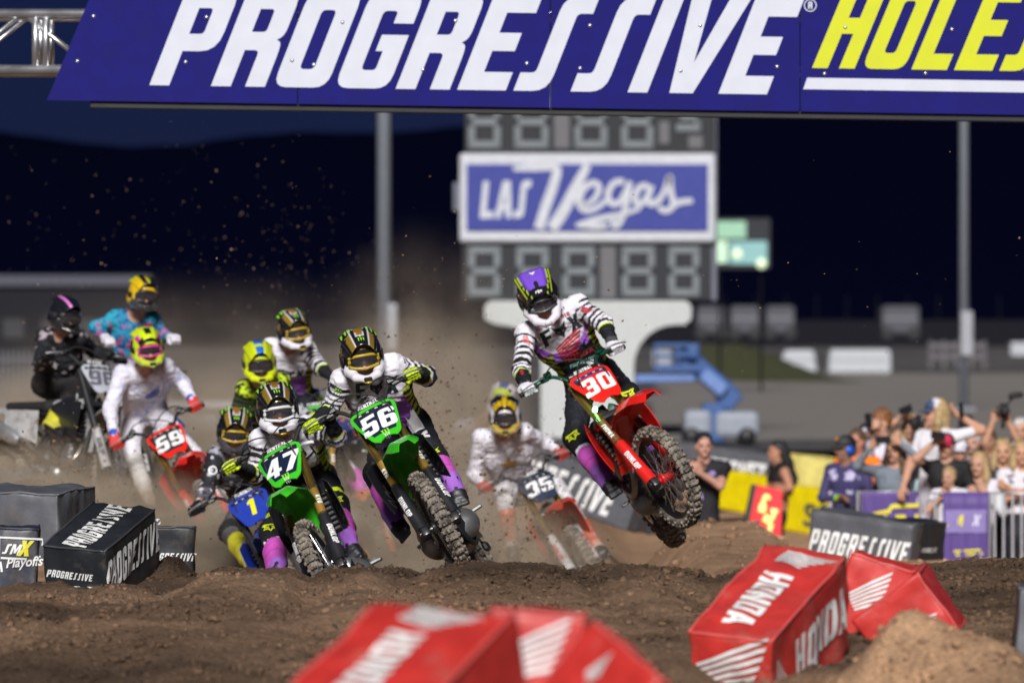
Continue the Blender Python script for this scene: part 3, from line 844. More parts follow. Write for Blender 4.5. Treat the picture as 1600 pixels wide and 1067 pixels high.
    # splices between truss sections
    for xs in (-2.28, -2.23, 0.1, 0.15, 2.4, 2.45):
        for y in (0.0, .30): MB().add(tube([(xs, y, zb), (xs, y, zt)], .018, 8)).build('splice_post', M_ALU, tr, smooth=True)
    for sx in (-1, 1):
        for y in (0.0, .30):
            for dx in (0, .3): MB().add(tube([(sx * (5.1 + dx), y, -4.2), (sx * (5.1 + dx), y, .5)], .024, 10)).build('tower_post', M_ALU, tr, smooth=True)
build_banner()


# ------------------------------------------------------------------ scoreboard
def build_scoreboard():
    Y = 115.0; s = Y / FPX
    root = empty('scoreboard', P(915, 683, Y), 'tall unlit scoreboard with a blue script sign on a white T post', 'scoreboard')
    o0 = root.location
    W = lambda px, py, d=0.0: P(px, py, Y) + Vector((0, d, 0)) - o0
    def face_box(name, x0, y0, x1, y1, d0, d1, m, bevel=.02):
        c = (W(x0, y0) + W(x1, y1)) / 2 + Vector((0, (d0 + d1) / 2, 0))
        return MB().add(box(c, (abs(x1 - x0) * s, abs(d1 - d0), abs(y1 - y0) * s), bevel)).build(name, m, root)
    # pedestal: post flaring into a T cap
    arc = []
    pl = [(845, 700), (845, 600)]
    for a in np.linspace(0, math.pi / 2, 9): pl.append((845 - 62 + 62 * math.cos(a), 570 - 62 * math.sin(a)))
    pl += [(770, 505), (757, 498), (757, 478), (766, 470), (1072, 470), (1080, 478), (1080, 498), (1070, 507)]
    for a in np.linspace(math.pi / 2, math.pi, 9): pl.append((990 + 66 + 66 * math.cos(a), 573 - 66 * math.sin(a)))
    pl += [(990, 600), (990, 700)]
    V, F = prism([(p[0], p[1]) for p in pl], .9, lambda a, b, h: W(a, b, h - .1))
    o = MB().add((V, F)).build('pedestal', mat('pedestal_white', (.46, .48, .47), .7, vary=.1), root); fix_normals(o.data)
    lower = face_box('lower_digit_panel', 722, 376, 1112, 470, .1, .7, M_BOARD)
    upper = face_box('upper_digit_panel', 726, 60, 1118, 240, .1, .7, M_BOARD)
    face_box('side_column', 1106, 100, 1121, 470, .16, .6, mat('board_grey', (.12, .13, .17), .5))
    sign = face_box('sign_frame', 718, 240, 1118, 379, -.05, .6, M_WHITE, .05)
    face_box('sign_field', 729, 257, 1106, 361, -.09, -.04, M_BLUE, .008)
    face_box('side_light', 708, 285, 717, 330, .0, .3, mat('board_grey'))
    sm = MB().add(box((0, 0, 0), (1, .05, 1), .0)).V
    def digit(x0, y0, x1, y1, segs='abcdefg'):
        w, h = (x1 - x0), (y1 - y0); th = 12
        c = W((x0 + x1) / 2, (y0 + y1) / 2, .09)
        d = empty('digit', c); d.parent = root
        d.matrix_basis = Matrix.Translation(c)
        S = {'a': (0, h / 2 - th / 2, w, th), 'g': (0, 0, w - th, th), 'd': (0, -h / 2 + th / 2, w, th), 'f': (-w / 2 + th / 2, h / 4, th, h / 2 - th), 'b': (w / 2 - th / 2, h / 4, th, h / 2 - th),
             'e': (-w / 2 + th / 2, -h / 4, th, h / 2 - th), 'c': (w / 2 - th / 2, -h / 4, th, h / 2 - th)}
        for k in segs:
            cx, cz, sw, sh = S[k]
            mb = MB(); sw -= 1; sh -= 1
            nx, nz = max(1, round(sw / 6)), max(1, round(sh / 6))          # rows of bulbs
            mb.add(box((cx * s, 0, cz * s), (sw * s, .04, sh * s), .01))
            for i in range(nx):
                for j in range(nz):
                    mb.add(box(((cx - sw / 2 + (i + .5) * sw / nx) * s, -.03, (cz - sh / 2 + (j + .5) * sh / nz) * s), (3.6 * s, .03, 3.6 * s), .012))
            mb.build('segment', M_DIGIT, d, Matrix.Shear('XZ', 3, (0.06, 0)).to_4x4() if False else None)
    for x0, x1 in ((731, 783), (806, 858), (878, 930), (971, 1024), (1044, 1094)): digit(x0, 385, x1, 463)
    for x0, x1 in ((731, 783), (803, 858), (897, 950), (970, 1022)): digit(x0, 150, x1, 232)
    digit(1056, 160, 1096, 206, 'abfgcd')
    for x0, x1, y0, y1 in ((938, 962, 385, 466), (866, 890, 178, 232), (1030, 1046, 190, 225), (1076, 1098, 212, 232)):
        face_box('spacer_plate', x0, y0, x1, y1, .06, .1, mat('spacer_grey', (.11, .11, .12), .6), .005)
    # script sign: flat print
    X = lambda px, py: ((px - 917) * s, (309 - py) * s)
    strokes = [
        [(802, 264, .5), (835, 262, .8), (868, 262, .9), (866, 285, 1), (852, 325, 1.05), (842, 358, 1.05)],       # left of V with its flourish
        [(918, 258, .8), (900, 292, 1.1), (880, 330, 1.2), (862, 358, 1.2)],
        [(909, 322, .6), (928, 312, .8), (936, 294, .9), (926, 286, .9), (910, 298, 1), (905, 318, 1), (915, 329, .9), (934, 324, .8), (952, 308, .7)],
        [(975, 284, .9), (960, 286, .9), (950, 302, .9), (955, 318, .9), (968, 316, .9), (980, 296, .9), (984, 284, .8)],
        [(984, 284, .8), (980, 312, .9), (972, 340, .9), (962, 354, .9), (957, 345, .8), (966, 338, .7), (1000, 326, .6)],
        [(1012, 290, .9), (998, 294, .9), (992, 312, .9), (1000, 320, .9), (1012, 306, .9), (1018, 290, .8)], [(1018, 290, .9), (1012, 312, .9), (1020, 319, .9), (1032, 308, .7)],
        [(1028, 318, .7), (1040, 295, .8), (1046, 276, .8), (1048, 300, .9), (1052, 320, .9), (1040, 330, .9), (1028, 324, .7)], [(1050, 322, .8), (1064, 316, .9), (1082, 314, .8)],
        [(900, 352, .5), (925, 345, .9), (955, 338, .8), (985, 333, .5)], [(900, 353, .4), (930, 354, .9), (950, 352, .7)],
    ]
    for q, st in enumerate(strokes):
        pth = []
        pts = [Vector((*X(a, b), c)) for a, b, c in st]
        pth = [(p.x, p.y, p.z) for p in smooth_path(pts, 6)]
        decal('script_lettering', stroke2d([pth], 15 * s if q < 2 else 10.5 * s), M_WHITE, W(917, 309, -.094 - .003 * q), (1, 0, 0), (0, 0, 1), root, 0)
    mb = MB()
    t = text2d('LAS', 58 * s, .1, .72, .06)
    decal('block_lettering', t, M_WHITE, W(790, 312, -.096), (1, 0, .02), (0, 0, 1), root, 0)
build_scoreboard()


# ------------------------------------------------------------------ light poles, lit message board, far things
def pole(px, Y, wpx, top, base_py, label, boxes):
    s = Y / FPX
    b = P(px, base_py, Y); b.z = -1.0
    root = empty('light_pole', b, label, 'pole', 'tall light poles behind the track')
    h = CAM_H + (HORIZON - top) * s + 1.0
    MB().add(tube([(0, 0, 0), (0, 0, h * .5), (0, 0, h)], [wpx * s * .56, wpx * s * .5, wpx * s * .42], 14)).build('shaft', M_GREYPOLE, root, smooth=True)
    MB().add(box((0, 0, .04), (.6, .6, .08), .01)).build('base_plate', M_GREYPOLE, root)
    for bx, y0, y1, w in boxes:
        z0, z1 = CAM_H + (HORIZON - y1) * s + 1, CAM_H + (HORIZON - y0) * s + 1
        MB().add(box(((bx - px) * s, -.05, (z0 + z1) / 2), (w * s, .34, z1 - z0), .03)).build('control_box', mat('box_grey', (.30, .31, .34), .5), root)
    # lamp heads high above the picture
    for k in (-1, 0, 1):
        MB().add(box((k * .8, -.25, h), (.6, .35, .5), .05)).build('lamp_head', M_DARKMETAL, root)
    MB().add(tube([(-1.2, 0, h - .1), (1.2, 0, h - .1)], .06, 8)).build('crossarm', M_GREYPOLE, root)
pole(600, 120, 21, -800, 676, 'thick grey light pole rising between the riders and the scoreboard', [(613, 474, 548, 17)])
pole(1506, 150, 13, -600, 641, 'thin grey light pole rising behind the crowd', [(1510, 486, 556, 19)])


def message_board():
    Y = 190.0; s = Y / FPX
    root = empty('message_board', P(1157, 610, Y), 'lit pale green electronic board glowing beside the scoreboard', 'display')
    W = lambda px, py, d=0: P(px, py, Y) + Vector((0, d, 0)) - root.location
    def fb(name, x0, y0, x1, y1, d0, d1, m, bv=.02):
        MB().add(box((W(x0, y0) + W(x1, y1)) / 2 + Vector((0, (d0 + d1) / 2, 0)), (abs(x1 - x0) * s, d1 - d0, abs(y1 - y0) * s), bv)).build(name, m, root)
    fb('cabinet', 1110, 341, 1204, 420, .1, .6, M_BOARD)
    fb('screen', 1116, 346, 1166, 373, .03, .09, mat('screen_green', (.20, .36, .25), .4, emit=.6))
    fb('screen', 1140, 377, 1199, 413, .03, .09, mat('screen_cyan', (.17, .33, .33), .4, emit=.45))
    fb('screen', 1113, 376, 1137, 411, .02, .09, mat('screen_pale', (.36, .52, .38), .4, emit=.7))
    for x in (1125, 1190): MB().add(tube([W(x, 618, .4), W(x, 400, .4)], .045, 8)).build('leg', mat('post_dark', (.006, .006, .008), .9, spec=.1), root)
    for x, y in ((1152, 397), (1190, 412)):
        MB().add(lathe([(0, -.06), (.12, -.05), (.17, 0), (.17, .04)], 14, 'y', W(x, y, .0))).build('lamp', mat('lamp_glow', (.5, .62, .40), .3, emit=1.1), root, smooth=True)
message_board()


def far_box(name, x0, y0, x1, y1, Y, label, cat, m, slant=0, group=None, depth=2.0, wheels=False):
    """A far vehicle or barrier: shaped body with a skirt, legs or wheels."""
    s = Y / FPX
    b = P((x0 + x1) / 2, y1, Y); b.z = min(b.z, -1.0) if Y < 260 else b.z
    root = empty(name, b, label, cat, group)
    w, h = (x1 - x0) * s, (y1 - y0) * s
    zb = P(0, y1, Y).z - b.z
    out = [(-w / 2, zb), (w / 2, zb), (w / 2 - slant * s * .3, zb + h), (-w / 2 + slant * s, zb + h)]
    V, F = prism([p for p in out], depth, lambda a, q, hh: (a, hh, q))
    o = MB().add((V, F)).build('body', m, root)
    bm = bmesh.new(); bm.from_mesh(o.data); bmesh.ops.recalc_face_normals(bm, faces=bm.faces[:]); bmesh.ops.bevel(bm, geom=bm.edges[:], offset=.06 * h, segments=2, affect='EDGES'); bm.to_mesh(o.data); bm.free()
    MB().add(box((0, -.012, zb + h * .55), (w * .9, .03, h * .05), 0)).build('seam_rail', mat('seam_grey', (.25, .26, .28), .5), root)
    for k in (-.36, .36):
        if wheels: MB().add(lathe([(0, -.1), (h * .22, -.1), (h * .24, 0), (h * .22, .1), (0, .1)], 14, 'y', (k * w, .05, zb + .02 * h))).build('wheel', M_DARKMETAL, root)
        else: MB().add(box((k * w, depth / 2, zb - .02 * h), (w * .1, depth * .9, h * .12), 0)).build('foot', M_DARKMETAL, root)
    if zb > .15: MB().add(box((0, depth / 2, zb / 2), (w * .9, depth * .8, max(.05, zb)), 0)).build('plinth', M_DARKMETAL, root)
    return root
M_FARW = mat('far_white', (.42, .44, .47), .6)
M_FARG = mat('far_grey', (.055, .058, .072), .6)
far_box('road_barrier', 1214, 547, 1276, 582, 262, 'short white barrier with a sloping end on the far asphalt', 'barrier', M_FARW, 14)
far_box('road_barrier', 1295, 546, 1392, 583, 260, 'long white barrier on the far asphalt', 'barrier', M_FARW, 3)
for i, (a, b, lab) in enumerate(((1090, 1131, 'dim grey far trailer nearest the scoreboard post'), (1142, 1186, 'dim grey far trailer second from the scoreboard post'), (1198, 1241, 'dim grey far trailer third from the scoreboard post'), (1379, 1436, 'dim wide grey trailer standing apart in the far dark'))):
    far_box('trailer', a, 478, b, 521, 430, lab, 'trailer', M_FARG, 0, 'trailers parked in the far dark', 6.0, True)
far_box('office_container', 1580, 535, 1640, 556, 300, 'pale container at the far right edge of the asphalt', 'container', M_FARW, 0)


def far_fences():
    # boundary wall with a catch fence right across the far end
    Y = 560.0
    root = empty('boundary_wall', (0, Y, -1), 'low dark wall with a catch fence along the far end of the asphalt', 'wall')
    m = mat('far_wall', (.010, .010, .014), .9, spec=.1)
    for k in range(-6, 7): MB().add(box((k * 18.0, 0, 1.3), (17.9, .5, 2.6), .05)).build('wall_panel', m, root)
    for k in range(-36, 37): MB().add(tube([(k * 3.0, .3, 2.0), (k * 3.0, .3, 5.0)], .06, 6)).build('fence_post', m, root)
    Y = 300.0; s = Y / FPX
    g = empty('grandstand', (P(60, 0, Y).x, Y, -1), 'dark low grandstand with a pale parapet far behind the riders', 'grandstand')
    w = 560 * s; zt = CAM_H + (HORIZON - 430) * s + 1
    x0 = -260 * s
    cx = (P(0, 0, Y).x - g.location.x) + (-310 + 232) / 2 * s
    wide = (232 + 310) * s
    MB().add(box((cx, 3, (zt - .6) / 2), (wide, 6, zt - .6), .02)).build('wall', mat('stand_wall', (.016, .016, .02), .8, spec=.1), g)
    MB().add(box((cx, 2.9, zt - .3), (wide + .3, 6.4, .6), .05)).build('parapet', mat('stand_parapet', (.06, .062, .085), .7), g)
    for k in range(9): MB().add(box((cx - wide / 2 + (k + .5) * wide / 9, -.03, zt * .42), (1.1, .06, 1.0), 0)).build('window', mat('stand_window', (.014, .015, .02), .4), g)
    Y = 150.0; s = Y / FPX
    for nm, xa, xb, lab in (('a', -60, 62, 'grey picket fence section at the far left edge'), ('b', 66, 190, 'grey picket fence section behind the rider in black')):
        f = empty('picket_fence', (P((xa + xb) / 2, 0, Y).x, Y, -1), lab, 'fence', 'grey picket fence sections')
        w = (xb - xa) * s
        mm = mat('fence_grey', (.10, .10, .115), .6)
        for z in (.25, 1.35): MB().add(box((0, 0, z), (w, .04, .06), 0)).build('rail', mm, f)
        n = int(w / .13); pk = mesh('picket', *box((0, 0, .8), (.05, .025, 1.6), 0), mm)
        for i in range(n): link('picket', pk, f, Matrix.Translation((-w / 2 + (i + .5) * w / n, -.03, 0)))
    # white trestle barrier
    Y = 106.0; s = Y / FPX
    t = empty('trestle_barrier', (P(318, 0, Y).x, Y, -1), 'white trestle barrier on legs behind the rider with number 59', 'barrier')
    MB().add(box((0, 0, .78), (1.35, .5, .16), .03)).build('top_beam', M_WHITE, t)
    MB().add(box((-.15, -.2, .45), (.85, .04, .34), .02)).build('side_panel', mat('panel_grey', (.3, .31, .33), .6), t)
    for sx in (-.58, .58):
        for sy in (-.18, .18): MB().add(tube([(sx, sy * 1.2, 0), (sx * .95, sy * .7, .75)], .035, 8)).build('leg', M_WHITE, t)
    # guard rail on the right
    Y = 290.0; s = Y / FPX
    r = empty('guard_rail', (P(1496, 0, Y).x, Y, -1), 'dull steel guard rail on posts far behind the crowd', 'rail')
    mm = mat('rail_dull', (.10, .09, .10), .5)
    for z in (.6, 1.15): MB().add(box((0, 0, z), (90 * s, .08, .3), .02)).build('rail', mm, r)
    for k in range(5): MB().add(box(((k - 2) * 21 * s, .1, .7), (.18, .15, 1.4), 0)).build('post', mm, r)
    # grass bank
    Y = 235.0
    n = 40; V = []; F = []
    for j in range(9):
        for i in range(n + 1):
            u, v = i / n, j / 8
            x = P(1035 + 285 * u, 0, Y).x
            hgt = 1.45 * math.sin(math.pi * min(1, v)) * sstep(0, .22, u) * (1 - sstep(.35, 1, u))
            V.append((x, Y + (v - .5) * 16 - 6 * u, -1.02 + float(hgt) + .06 * random.random()))
    for j in range(8):
        for i in range(n): q = j * (n + 1) + i; F.append((q, q + 1, q + n + 2, q + n + 1))
    tag(link('grass_bank', mesh('grass_bank', V, F, mat('dry_grass', (.040, .045, .012), .95, vary=.5, bump=.5, bscale=8), smooth=True)), kind='structure')
far_fences()


def boom_lift():
    Y = 107.0; s = Y / FPX
    root = empty('boom_lift', (P(1120, 0, Y).x, Y, -1), 'blue boom lift with a folded arm and white chassis', 'boom lift')
    W = lambda px, py, d=0: P(px, py, Y) + Vector((0, d, 0)) - root.location
    mb_ = mat('lift_blue', (.028, .085, .25), .55, vary=.1); mw = mat('lift_white', (.25, .28, .33), .6)
    def fb(name, x0, y0, x1, y1, d0, d1, m, bv=.05):
        return MB().add(box((W(x0, y0) + W(x1, y1)) / 2 + Vector((0, (d0 + d1) / 2, 0)), (abs(x1 - x0) * s, d1 - d0, abs(y1 - y0) * s), bv, seg=2)).build(name, m, root)
    fb('counterweight', 1068, 640, 1112, 682, -.3, .7, mw, .12)
    fb('engine_cover', 1116, 642, 1186, 684, -.3, .7, mw, .12)
    fb('turntable', 1098, 630, 1132, 690, -.2, .8, mb_, .03)
    for x in (1080, 1166):
        for d in (-.35, .75): MB().add(lathe([(0, -.12), (.14, -.12), (.17, -.06), (.17, .06), (.14, .12), (0, .12)], 16, 'y', W(x, 683 - 2, d) + Vector((0, 0, -.0)))).build('wheel', M_DARKMETAL, root, smooth=True)
    def beam(name, a, b, w, m, d=.2):
        A, B = W(*a, d), W(*b, d)
        ax = (B - A); R = Matrix((ax.normalized(), Vector((0, 1, 0)), ax.normalized().cross(Vector((0, 1, 0))))).transposed()
        return MB().add(box((A + B) / 2, (ax.length, w * s, w * s), .03, R=R)).build(name, m, root)
    beam('lower_arm', (1118, 660), (1146, 612), 24, mb_)
    beam('knuckle', (1128, 610), (1150, 632), 34, mb_, .1)
    beam('main_arm', (1146, 622), (1062, 548), 30, mb_, .1)
    beam('arm_sleeve', (1132, 612), (1098, 583), 22, mat('lift_pale', (.13, .22, .48), .4), -.12)
    beam('jib', (1086, 590), (992, 592), 13, mat('lift_pale'), -.05)
    fb('control_box', 1018, 546, 1050, 574, -.2, .2, mw)
    k = empty('work_basket', W(1055, 548)); k.parent = root; k.matrix_basis = Matrix.Translation(W(1055, 548))
    for i, (x0, y0, x1, y1) in enumerate(((1022, 536, 1092, 541), (1022, 553, 1092, 557), (1022, 570, 1092, 580))):
        for d in (-.2, .45):
            MB().add(box((W(x0, y0) + W(x1, y1)) / 2 - W(1055, 548) + Vector((0, d, 0)), ((x1 - x0) * s, .05, (y1 - y0) * s), 0)).build('basket_rail', mb_, k)
    for x in (1024, 1058, 1090): MB().add(box((W(x, 536) + W(x, 580)) / 2 - W(1055, 548) + Vector((0, .1, 0)), (.05, .6, 44 * s), 0)).build('basket_post', mb_, k)
    fb('basket_gate', 1072, 537, 1092, 560, -.24, -.2, mb_)
boom_lift()
# ------------------------------------------------------------------ foam blocks in vinyl covers
def vinyl(name, col, dirt=.35, rough=.42):
    return mat(name, col, rough, vary=.18, dirt=dirt, bump=.25, bscale=14, dirt_col=(.16, .125, .095), dscale=3.2)
M_VBLACK = vinyl('black_vinyl', (.020, .023, .028))
M_VGREY = vinyl('grey_vinyl', (.095, .10, .115))
M_VRED = mat('red_vinyl', (.54, .034, .028), .42, vary=.22, dirt=.46, bump=.35, bscale=14, dirt_col=(.42, .20, .155), dscale=3.0)
M_VYEL = vinyl('yellow_vinyl', (.80, .66, .0), .12)
M_VNAVY = vinyl('navy_vinyl', (.045, .05, .07), .45)
M_PRINT = mat('vinyl_print_white', (.78, .79, .78), .5, vary=.2, dirt=.28, dirt_col=(.3, .22, .15), dscale=5)
M_PRINTY = mat('vinyl_print_yellow', (.75, .70, .05), .5)
M_PRINTD = mat('vinyl_print_dark', (.05, .055, .06), .5)


def wing2d(h=1.0):
    """Feathered wing: six long quills stacked on a root, the upper ones longest."""
    V, T = [], []
    n = 6
    for i in range(n):
        t = i / (n - 1)
        xl, yl = -.95 + .16 * t * t, .05 - .50 * t
        xr, yr = 1.02 - .62 * t ** 1.15, .56 - .86 * t
        w0, w1 = .050, .095
        q = [(xl, yl + w0 * .6), (xl + (xr - xl) * .5, (yl + yr) / 2 + .050), (xr, yr + .02), (xr - .07, yr - w1 * .72), (xl + (xr - xl) * .5, (yl + yr) / 2 - .032), (xl + .03, yl - w0 * .5)]
        b = len(V); V += [(a * h * .72, (c + .1) * h) for a, c in q]; T += [(b, b + 1, b + 4), (b, b + 4, b + 5), (b + 1, b + 2, b + 3), (b + 1, b + 3, b + 4)]
    return V, T, None


_PIPE = {'red_vinyl': mat('red_piping', (.66, .10, .09), .35), 'black_vinyl': mat('black_piping', (.05, .053, .06), .4), 'grey_vinyl': mat('grey_piping', (.14, .145, .16), .45)}


def block(name, A, B, C, h, m, label, cat='foam block', group=None, sag=.016, seed=0, prints=()):
    """Foam block whose top has the corners A (front left), B (front right), C (back left); h is its height."""
    A, B, C = Vector(A), Vector(B), Vector(C)
    if (C - A).length > (B - A).length:             # a block seen end on: its short side must stand square to its long one
        eye = Vector((0, 0, CAM_H)); d = B - eye; L0 = C - A
        B = eye + d * ((A - eye).dot(L0) / d.dot(L0))
    ex = (B - A); ey = (C - A); ey = ey - ex * (ey.dot(ex) / ex.dot(ex)); W_, L_ = ex.length, ey.length
    ex.normalize(); ey.normalize(); ez = ex.cross(ey)
    ctr = A + ex * W_ / 2 + ey * L_ / 2 - ez * h
    M = Matrix((ex, ey, ez)).transposed().to_4x4(); M.translation = ctr
    root = empty(name, M=M, label=label, cat=cat, group=group)
    bm = bmesh.new(); bmesh.ops.create_cube(bm, size=1)
    for v in bm.verts: v.co = Vector((v.co.x * W_, v.co.y * L_, (v.co.z + .5) * h))
    bmesh.ops.bevel(bm, geom=bm.edges[:], offset=min(W_, h) * .05, segments=2, affect='EDGES', profile=.6)
    for _ in range(4):
        bmesh.ops.subdivide_edges(bm, edges=[e for e in bm.edges if e.calc_length() > .05], cuts=1, use_grid_fill=True)
    bmesh.ops.triangulate(bm, faces=[f for f in bm.faces if len(f.verts) > 4])
    bm.normal_update()
    for v in bm.verts:
        p = v.co
        # folds running down the cover, a sagging top and small ripples
        q = Vector((p.x * 5 + seed * 3.1, p.y * 5, p.z * 2.2))
        d = mnoise.fractal(q, 1.0, 2.0, 4) * sag + mnoise.noise(Vector((p.x * 19 + seed, p.y * 19, p.z * 5))) * sag * .55
        d += sag * .8 * abs(mnoise.noise(Vector((p.x * 9 + p.z * 4, p.y * 9 - p.z * 5, seed * 1.7)))) - sag * .5
        v.co = p + v.normal * d
    me = bpy.data.meshes.new('cover'); bm.to_mesh(me); bm.free()
    me.materials.append(m); me.polygons.foreach_set('use_smooth', np.ones(len(me.polygons), bool))
    cover = link('cover', me, root)
    bvh = BVHTree.FromPolygons([v.co.copy() for v in me.vertices], [tuple(p.vertices) for p in me.polygons])
    faces = {'top': (Vector((0, 0, h)), Vector((1, 0, 0)), Vector((0, 1, 0))), 'front': (Vector((0, -L_ / 2, h / 2)), Vector((1, 0, 0)), Vector((0, 0, 1))),
             'right': (Vector((W_ / 2, 0, h / 2)), Vector((0, 1, 0)), Vector((0, 0, 1))), 'left': (Vector((-W_ / 2, 0, h / 2)), Vector((0, -1, 0)), Vector((0, 0, 1)))}
    for nm, face, t2, pm, dx, dy, rot in prints:
        o, ax, ay = faces[face]
        o = o + ax * dx + ay * dy
        c, s_ = math.cos(rot), math.sin(rot)
        decal(nm, t2, pm, o, ax * c + ay * s_, ay * c - ax * s_, root, .0065, onto=bvh, refine=2)
    # seam piping along the upper edges
    pm = _PIPE.get(m.name) or m
    e = min(W_, h) * .018
    for (xa, ya), (xb, yb) in (((-1, -1), (-1, 1)), ((1, -1), (1, 1)), ((-1, -1), (1, -1))):
        pts = []
        for k in range(15):
            t = k / 14; p0 = Vector(((xa + (xb - xa) * t) * (W_ / 2 - e), (ya + (yb - ya) * t) * (L_ / 2 - e), h - e))
            q = bvh.find_nearest(p0)[0]
            pts.append(q + (Vector((0, 0, 1)) * .004))
        MB().add(tube(pts, .0065, 6)).build('piping', pm, root, smooth=True)
    return root


def prog(h, wide=1.0, shear=.22): return text2d('PROGRESSIVE', h, shear, wide * .93, .18)

GB = 'printed foam blocks beside the track'
# left group
block('foam_block', P(63, 851, 30.3), P(164, 862, 30.2), P(146, 783, 30.87), .36, M_VBLACK, 'black foam block with white lettering on three sides, in front of its neighbours', group=GB, seed=1,
      prints=(('top_lettering', 'top', prog(.155, .52, .2), M_PRINT, -.01, .0, math.pi / 2), ('side_lettering', 'right', prog(.17, .53, .25), M_PRINT, .0, .03, 0),
              ('front_lettering', 'front', prog(.040, .92, .3), M_PRINT, -.03, .02, 0)))
block('foam_block', P(226, 823, 32.6), P(306, 824, 32.6), P(228, 822, 33.3), .36, M_VBLACK, 'small black foam block half buried behind the dirt heap', group=GB, seed=2,
      prints=(('front_lettering', 'front', prog(.045, .9, .3), M_PRINT, .0, .01, 0),))
block('foam_block', P(-70, 820, 30.6), P(62, 826, 30.9), P(-66, 814, 31.3), .40, M_VNAVY, 'scuffed navy foam block with a series emblem and muddy top', group=GB, seed=3,
      prints=(('emblem_letters', 'front', text2d('SM', .055, .35, 1.15, .1), M_PRINT, .085, .085, .0), ('emblem_cross', 'front', text2d('X', .085, .35, 1.2, .1), M_PRINTY, .155, .092, 0),
              ('emblem_word', 'front', font2d('Playoffs', .070, .35, .9, .02), M_PRINT, .155, .012, .12),
              ('emblem_frame', 'front', stroke2d([[(-.11, -.03), (-.11, .075), (.12, .075), (.12, .04)], [(-.1, -.055), (-.09, -.11)], [(-.1, -.035), (.04, -.035)]], .011), M_PRINT, .125, .07, 0)))
block('foam_block', P(-120, 766, 33.6), P(92, 770, 33.4), P(-118, 752, 34.4), .42, M_VGREY, 'large wrinkled grey foam block at the back of the left group', group=GB, seed=4, sag=.022)
# right group, in front of the fence
block('foam_block', P(1266, 796, 47.4), P(1428, 820, 47.0), P(1282, 789, 47.9), .60, M_VGREY, 'long grey foam block with white lettering before the yellow barrier', group=GB, seed=5,
      prints=(('front_lettering', 'front', prog(.20, .60, .2), M_PRINT, .0, .05, 0),))
block('foam_block', P(1430, 817, 47.1), P(1484, 816, 47.5), P(1433, 808, 47.6), .58, M_VBLACK, 'short black foam block butted to the end of the grey one', group=GB, seed=6,
      prints=(('front_lettering', 'front', prog(.036, .85, .2), M_PRINT, .0, .06, 0),))
# tilted one behind the rider in white
block('foam_block', P(760, 672, 58.5), P(1000, 757, 57.5), P(775, 666, 59.2), .50, M_VGREY, 'dark grey foam block sloping down behind the rider with the star jersey', group=GB, seed=7,
      prints=(('front_lettering', 'front', prog(.30, .66, .2), M_PRINT, -.0, -.02, 0),))
block('foam_block', P(1590, 917, 24.6), P(1720, 925, 24.6), P(1592, 910, 25.6), .42, M_VGREY, 'grey foam block just entering at the right edge', group=GB, seed=8)

GR = 'red printed foam blocks in the foreground'
def honda(h, wide=1.35): return text2d('HONDA', h, .12, wide, .12)
# right pair
block('foam_block', P(1070, 986, 23.55), P(1206, 1003, 23.1), P(1195, 849, 24.35), .46, M_VRED, 'tilted red foam block with white lettering, in focus more than the other front ones', group=GR, seed=9, sag=.020,
      prints=(('top_lettering', 'top', honda(.135, 1.1), M_PRINT, -.02, -.07, -math.pi / 2), ('top_wing', 'top', wing2d(.17), M_PRINT, .02, .33, -.5), ('side_lettering', 'right', honda(.185, .92), M_PRINT, .10, .02, 0),
              ('front_wing', 'front', wing2d(.25), M_PRINT, .02, .06, .12), ('side_wing', 'right', wing2d(.13), M_PRINT, -.36, .0, 1.2)))
block('foam_block', P(1328, 864, 25.2), P(1431, 892, 24.9), P(1338, 857, 25.65), .42, M_VRED, 'red foam block with a white wing emblem leaning behind the sandy heap', group=GR, seed=10, sag=.016,
      prints=(('side_wing', 'front', wing2d(.145), M_PRINT, -.01, .05, .36),))
block('foam_block', P(1433, 894, 24.88), P(1500, 986, 24.75), P(1446, 878, 25.45), .36, M_VRED, 'short red foam block sloping down to the dirt at the end of the red row', group=GR, seed=18, sag=.012,
      prints=(('side_wing', 'front', wing2d(.09), M_PRINT, .05, .06, 1.0),))
# left, close to the camera and out of focus
block('foam_block', P(418, 1105, 15.2), P(650, 1120, 15.0), P(585, 940, 15.75), .36, M_VRED, 'nearest blurred red foam block with dusty white lettering on top', group=GR, seed=11, sag=.012,
      prints=(('top_lettering', 'top', honda(.115, 1.0), M_PRINT, -.03, -.05, -math.pi / 2), ('top_wing', 'top', wing2d(.15), M_PRINT, .0, .24, -.5)))
block('foam_block', P(764, 952, 16.35), P(918, 962, 16.2), P(768, 946, 16.7), .36, M_VRED, 'blurred red foam block with a cream wing emblem behind the low dirt heap', group=GR, seed=12, sag=.01,
      prints=(('side_wing', 'front', wing2d(.16), M_PRINT, -.0, .05, .15),))
block('foam_block', P(921, 964, 16.15), P(1030, 1058, 15.8), P(928, 958, 16.5), .36, M_VRED, 'small blurred red foam block sloping down to bare dirt', group=GR, seed=13, sag=.01,
      prints=(('side_wing', 'front', wing2d(.07), M_PRINT, -.03, .08, .7),))


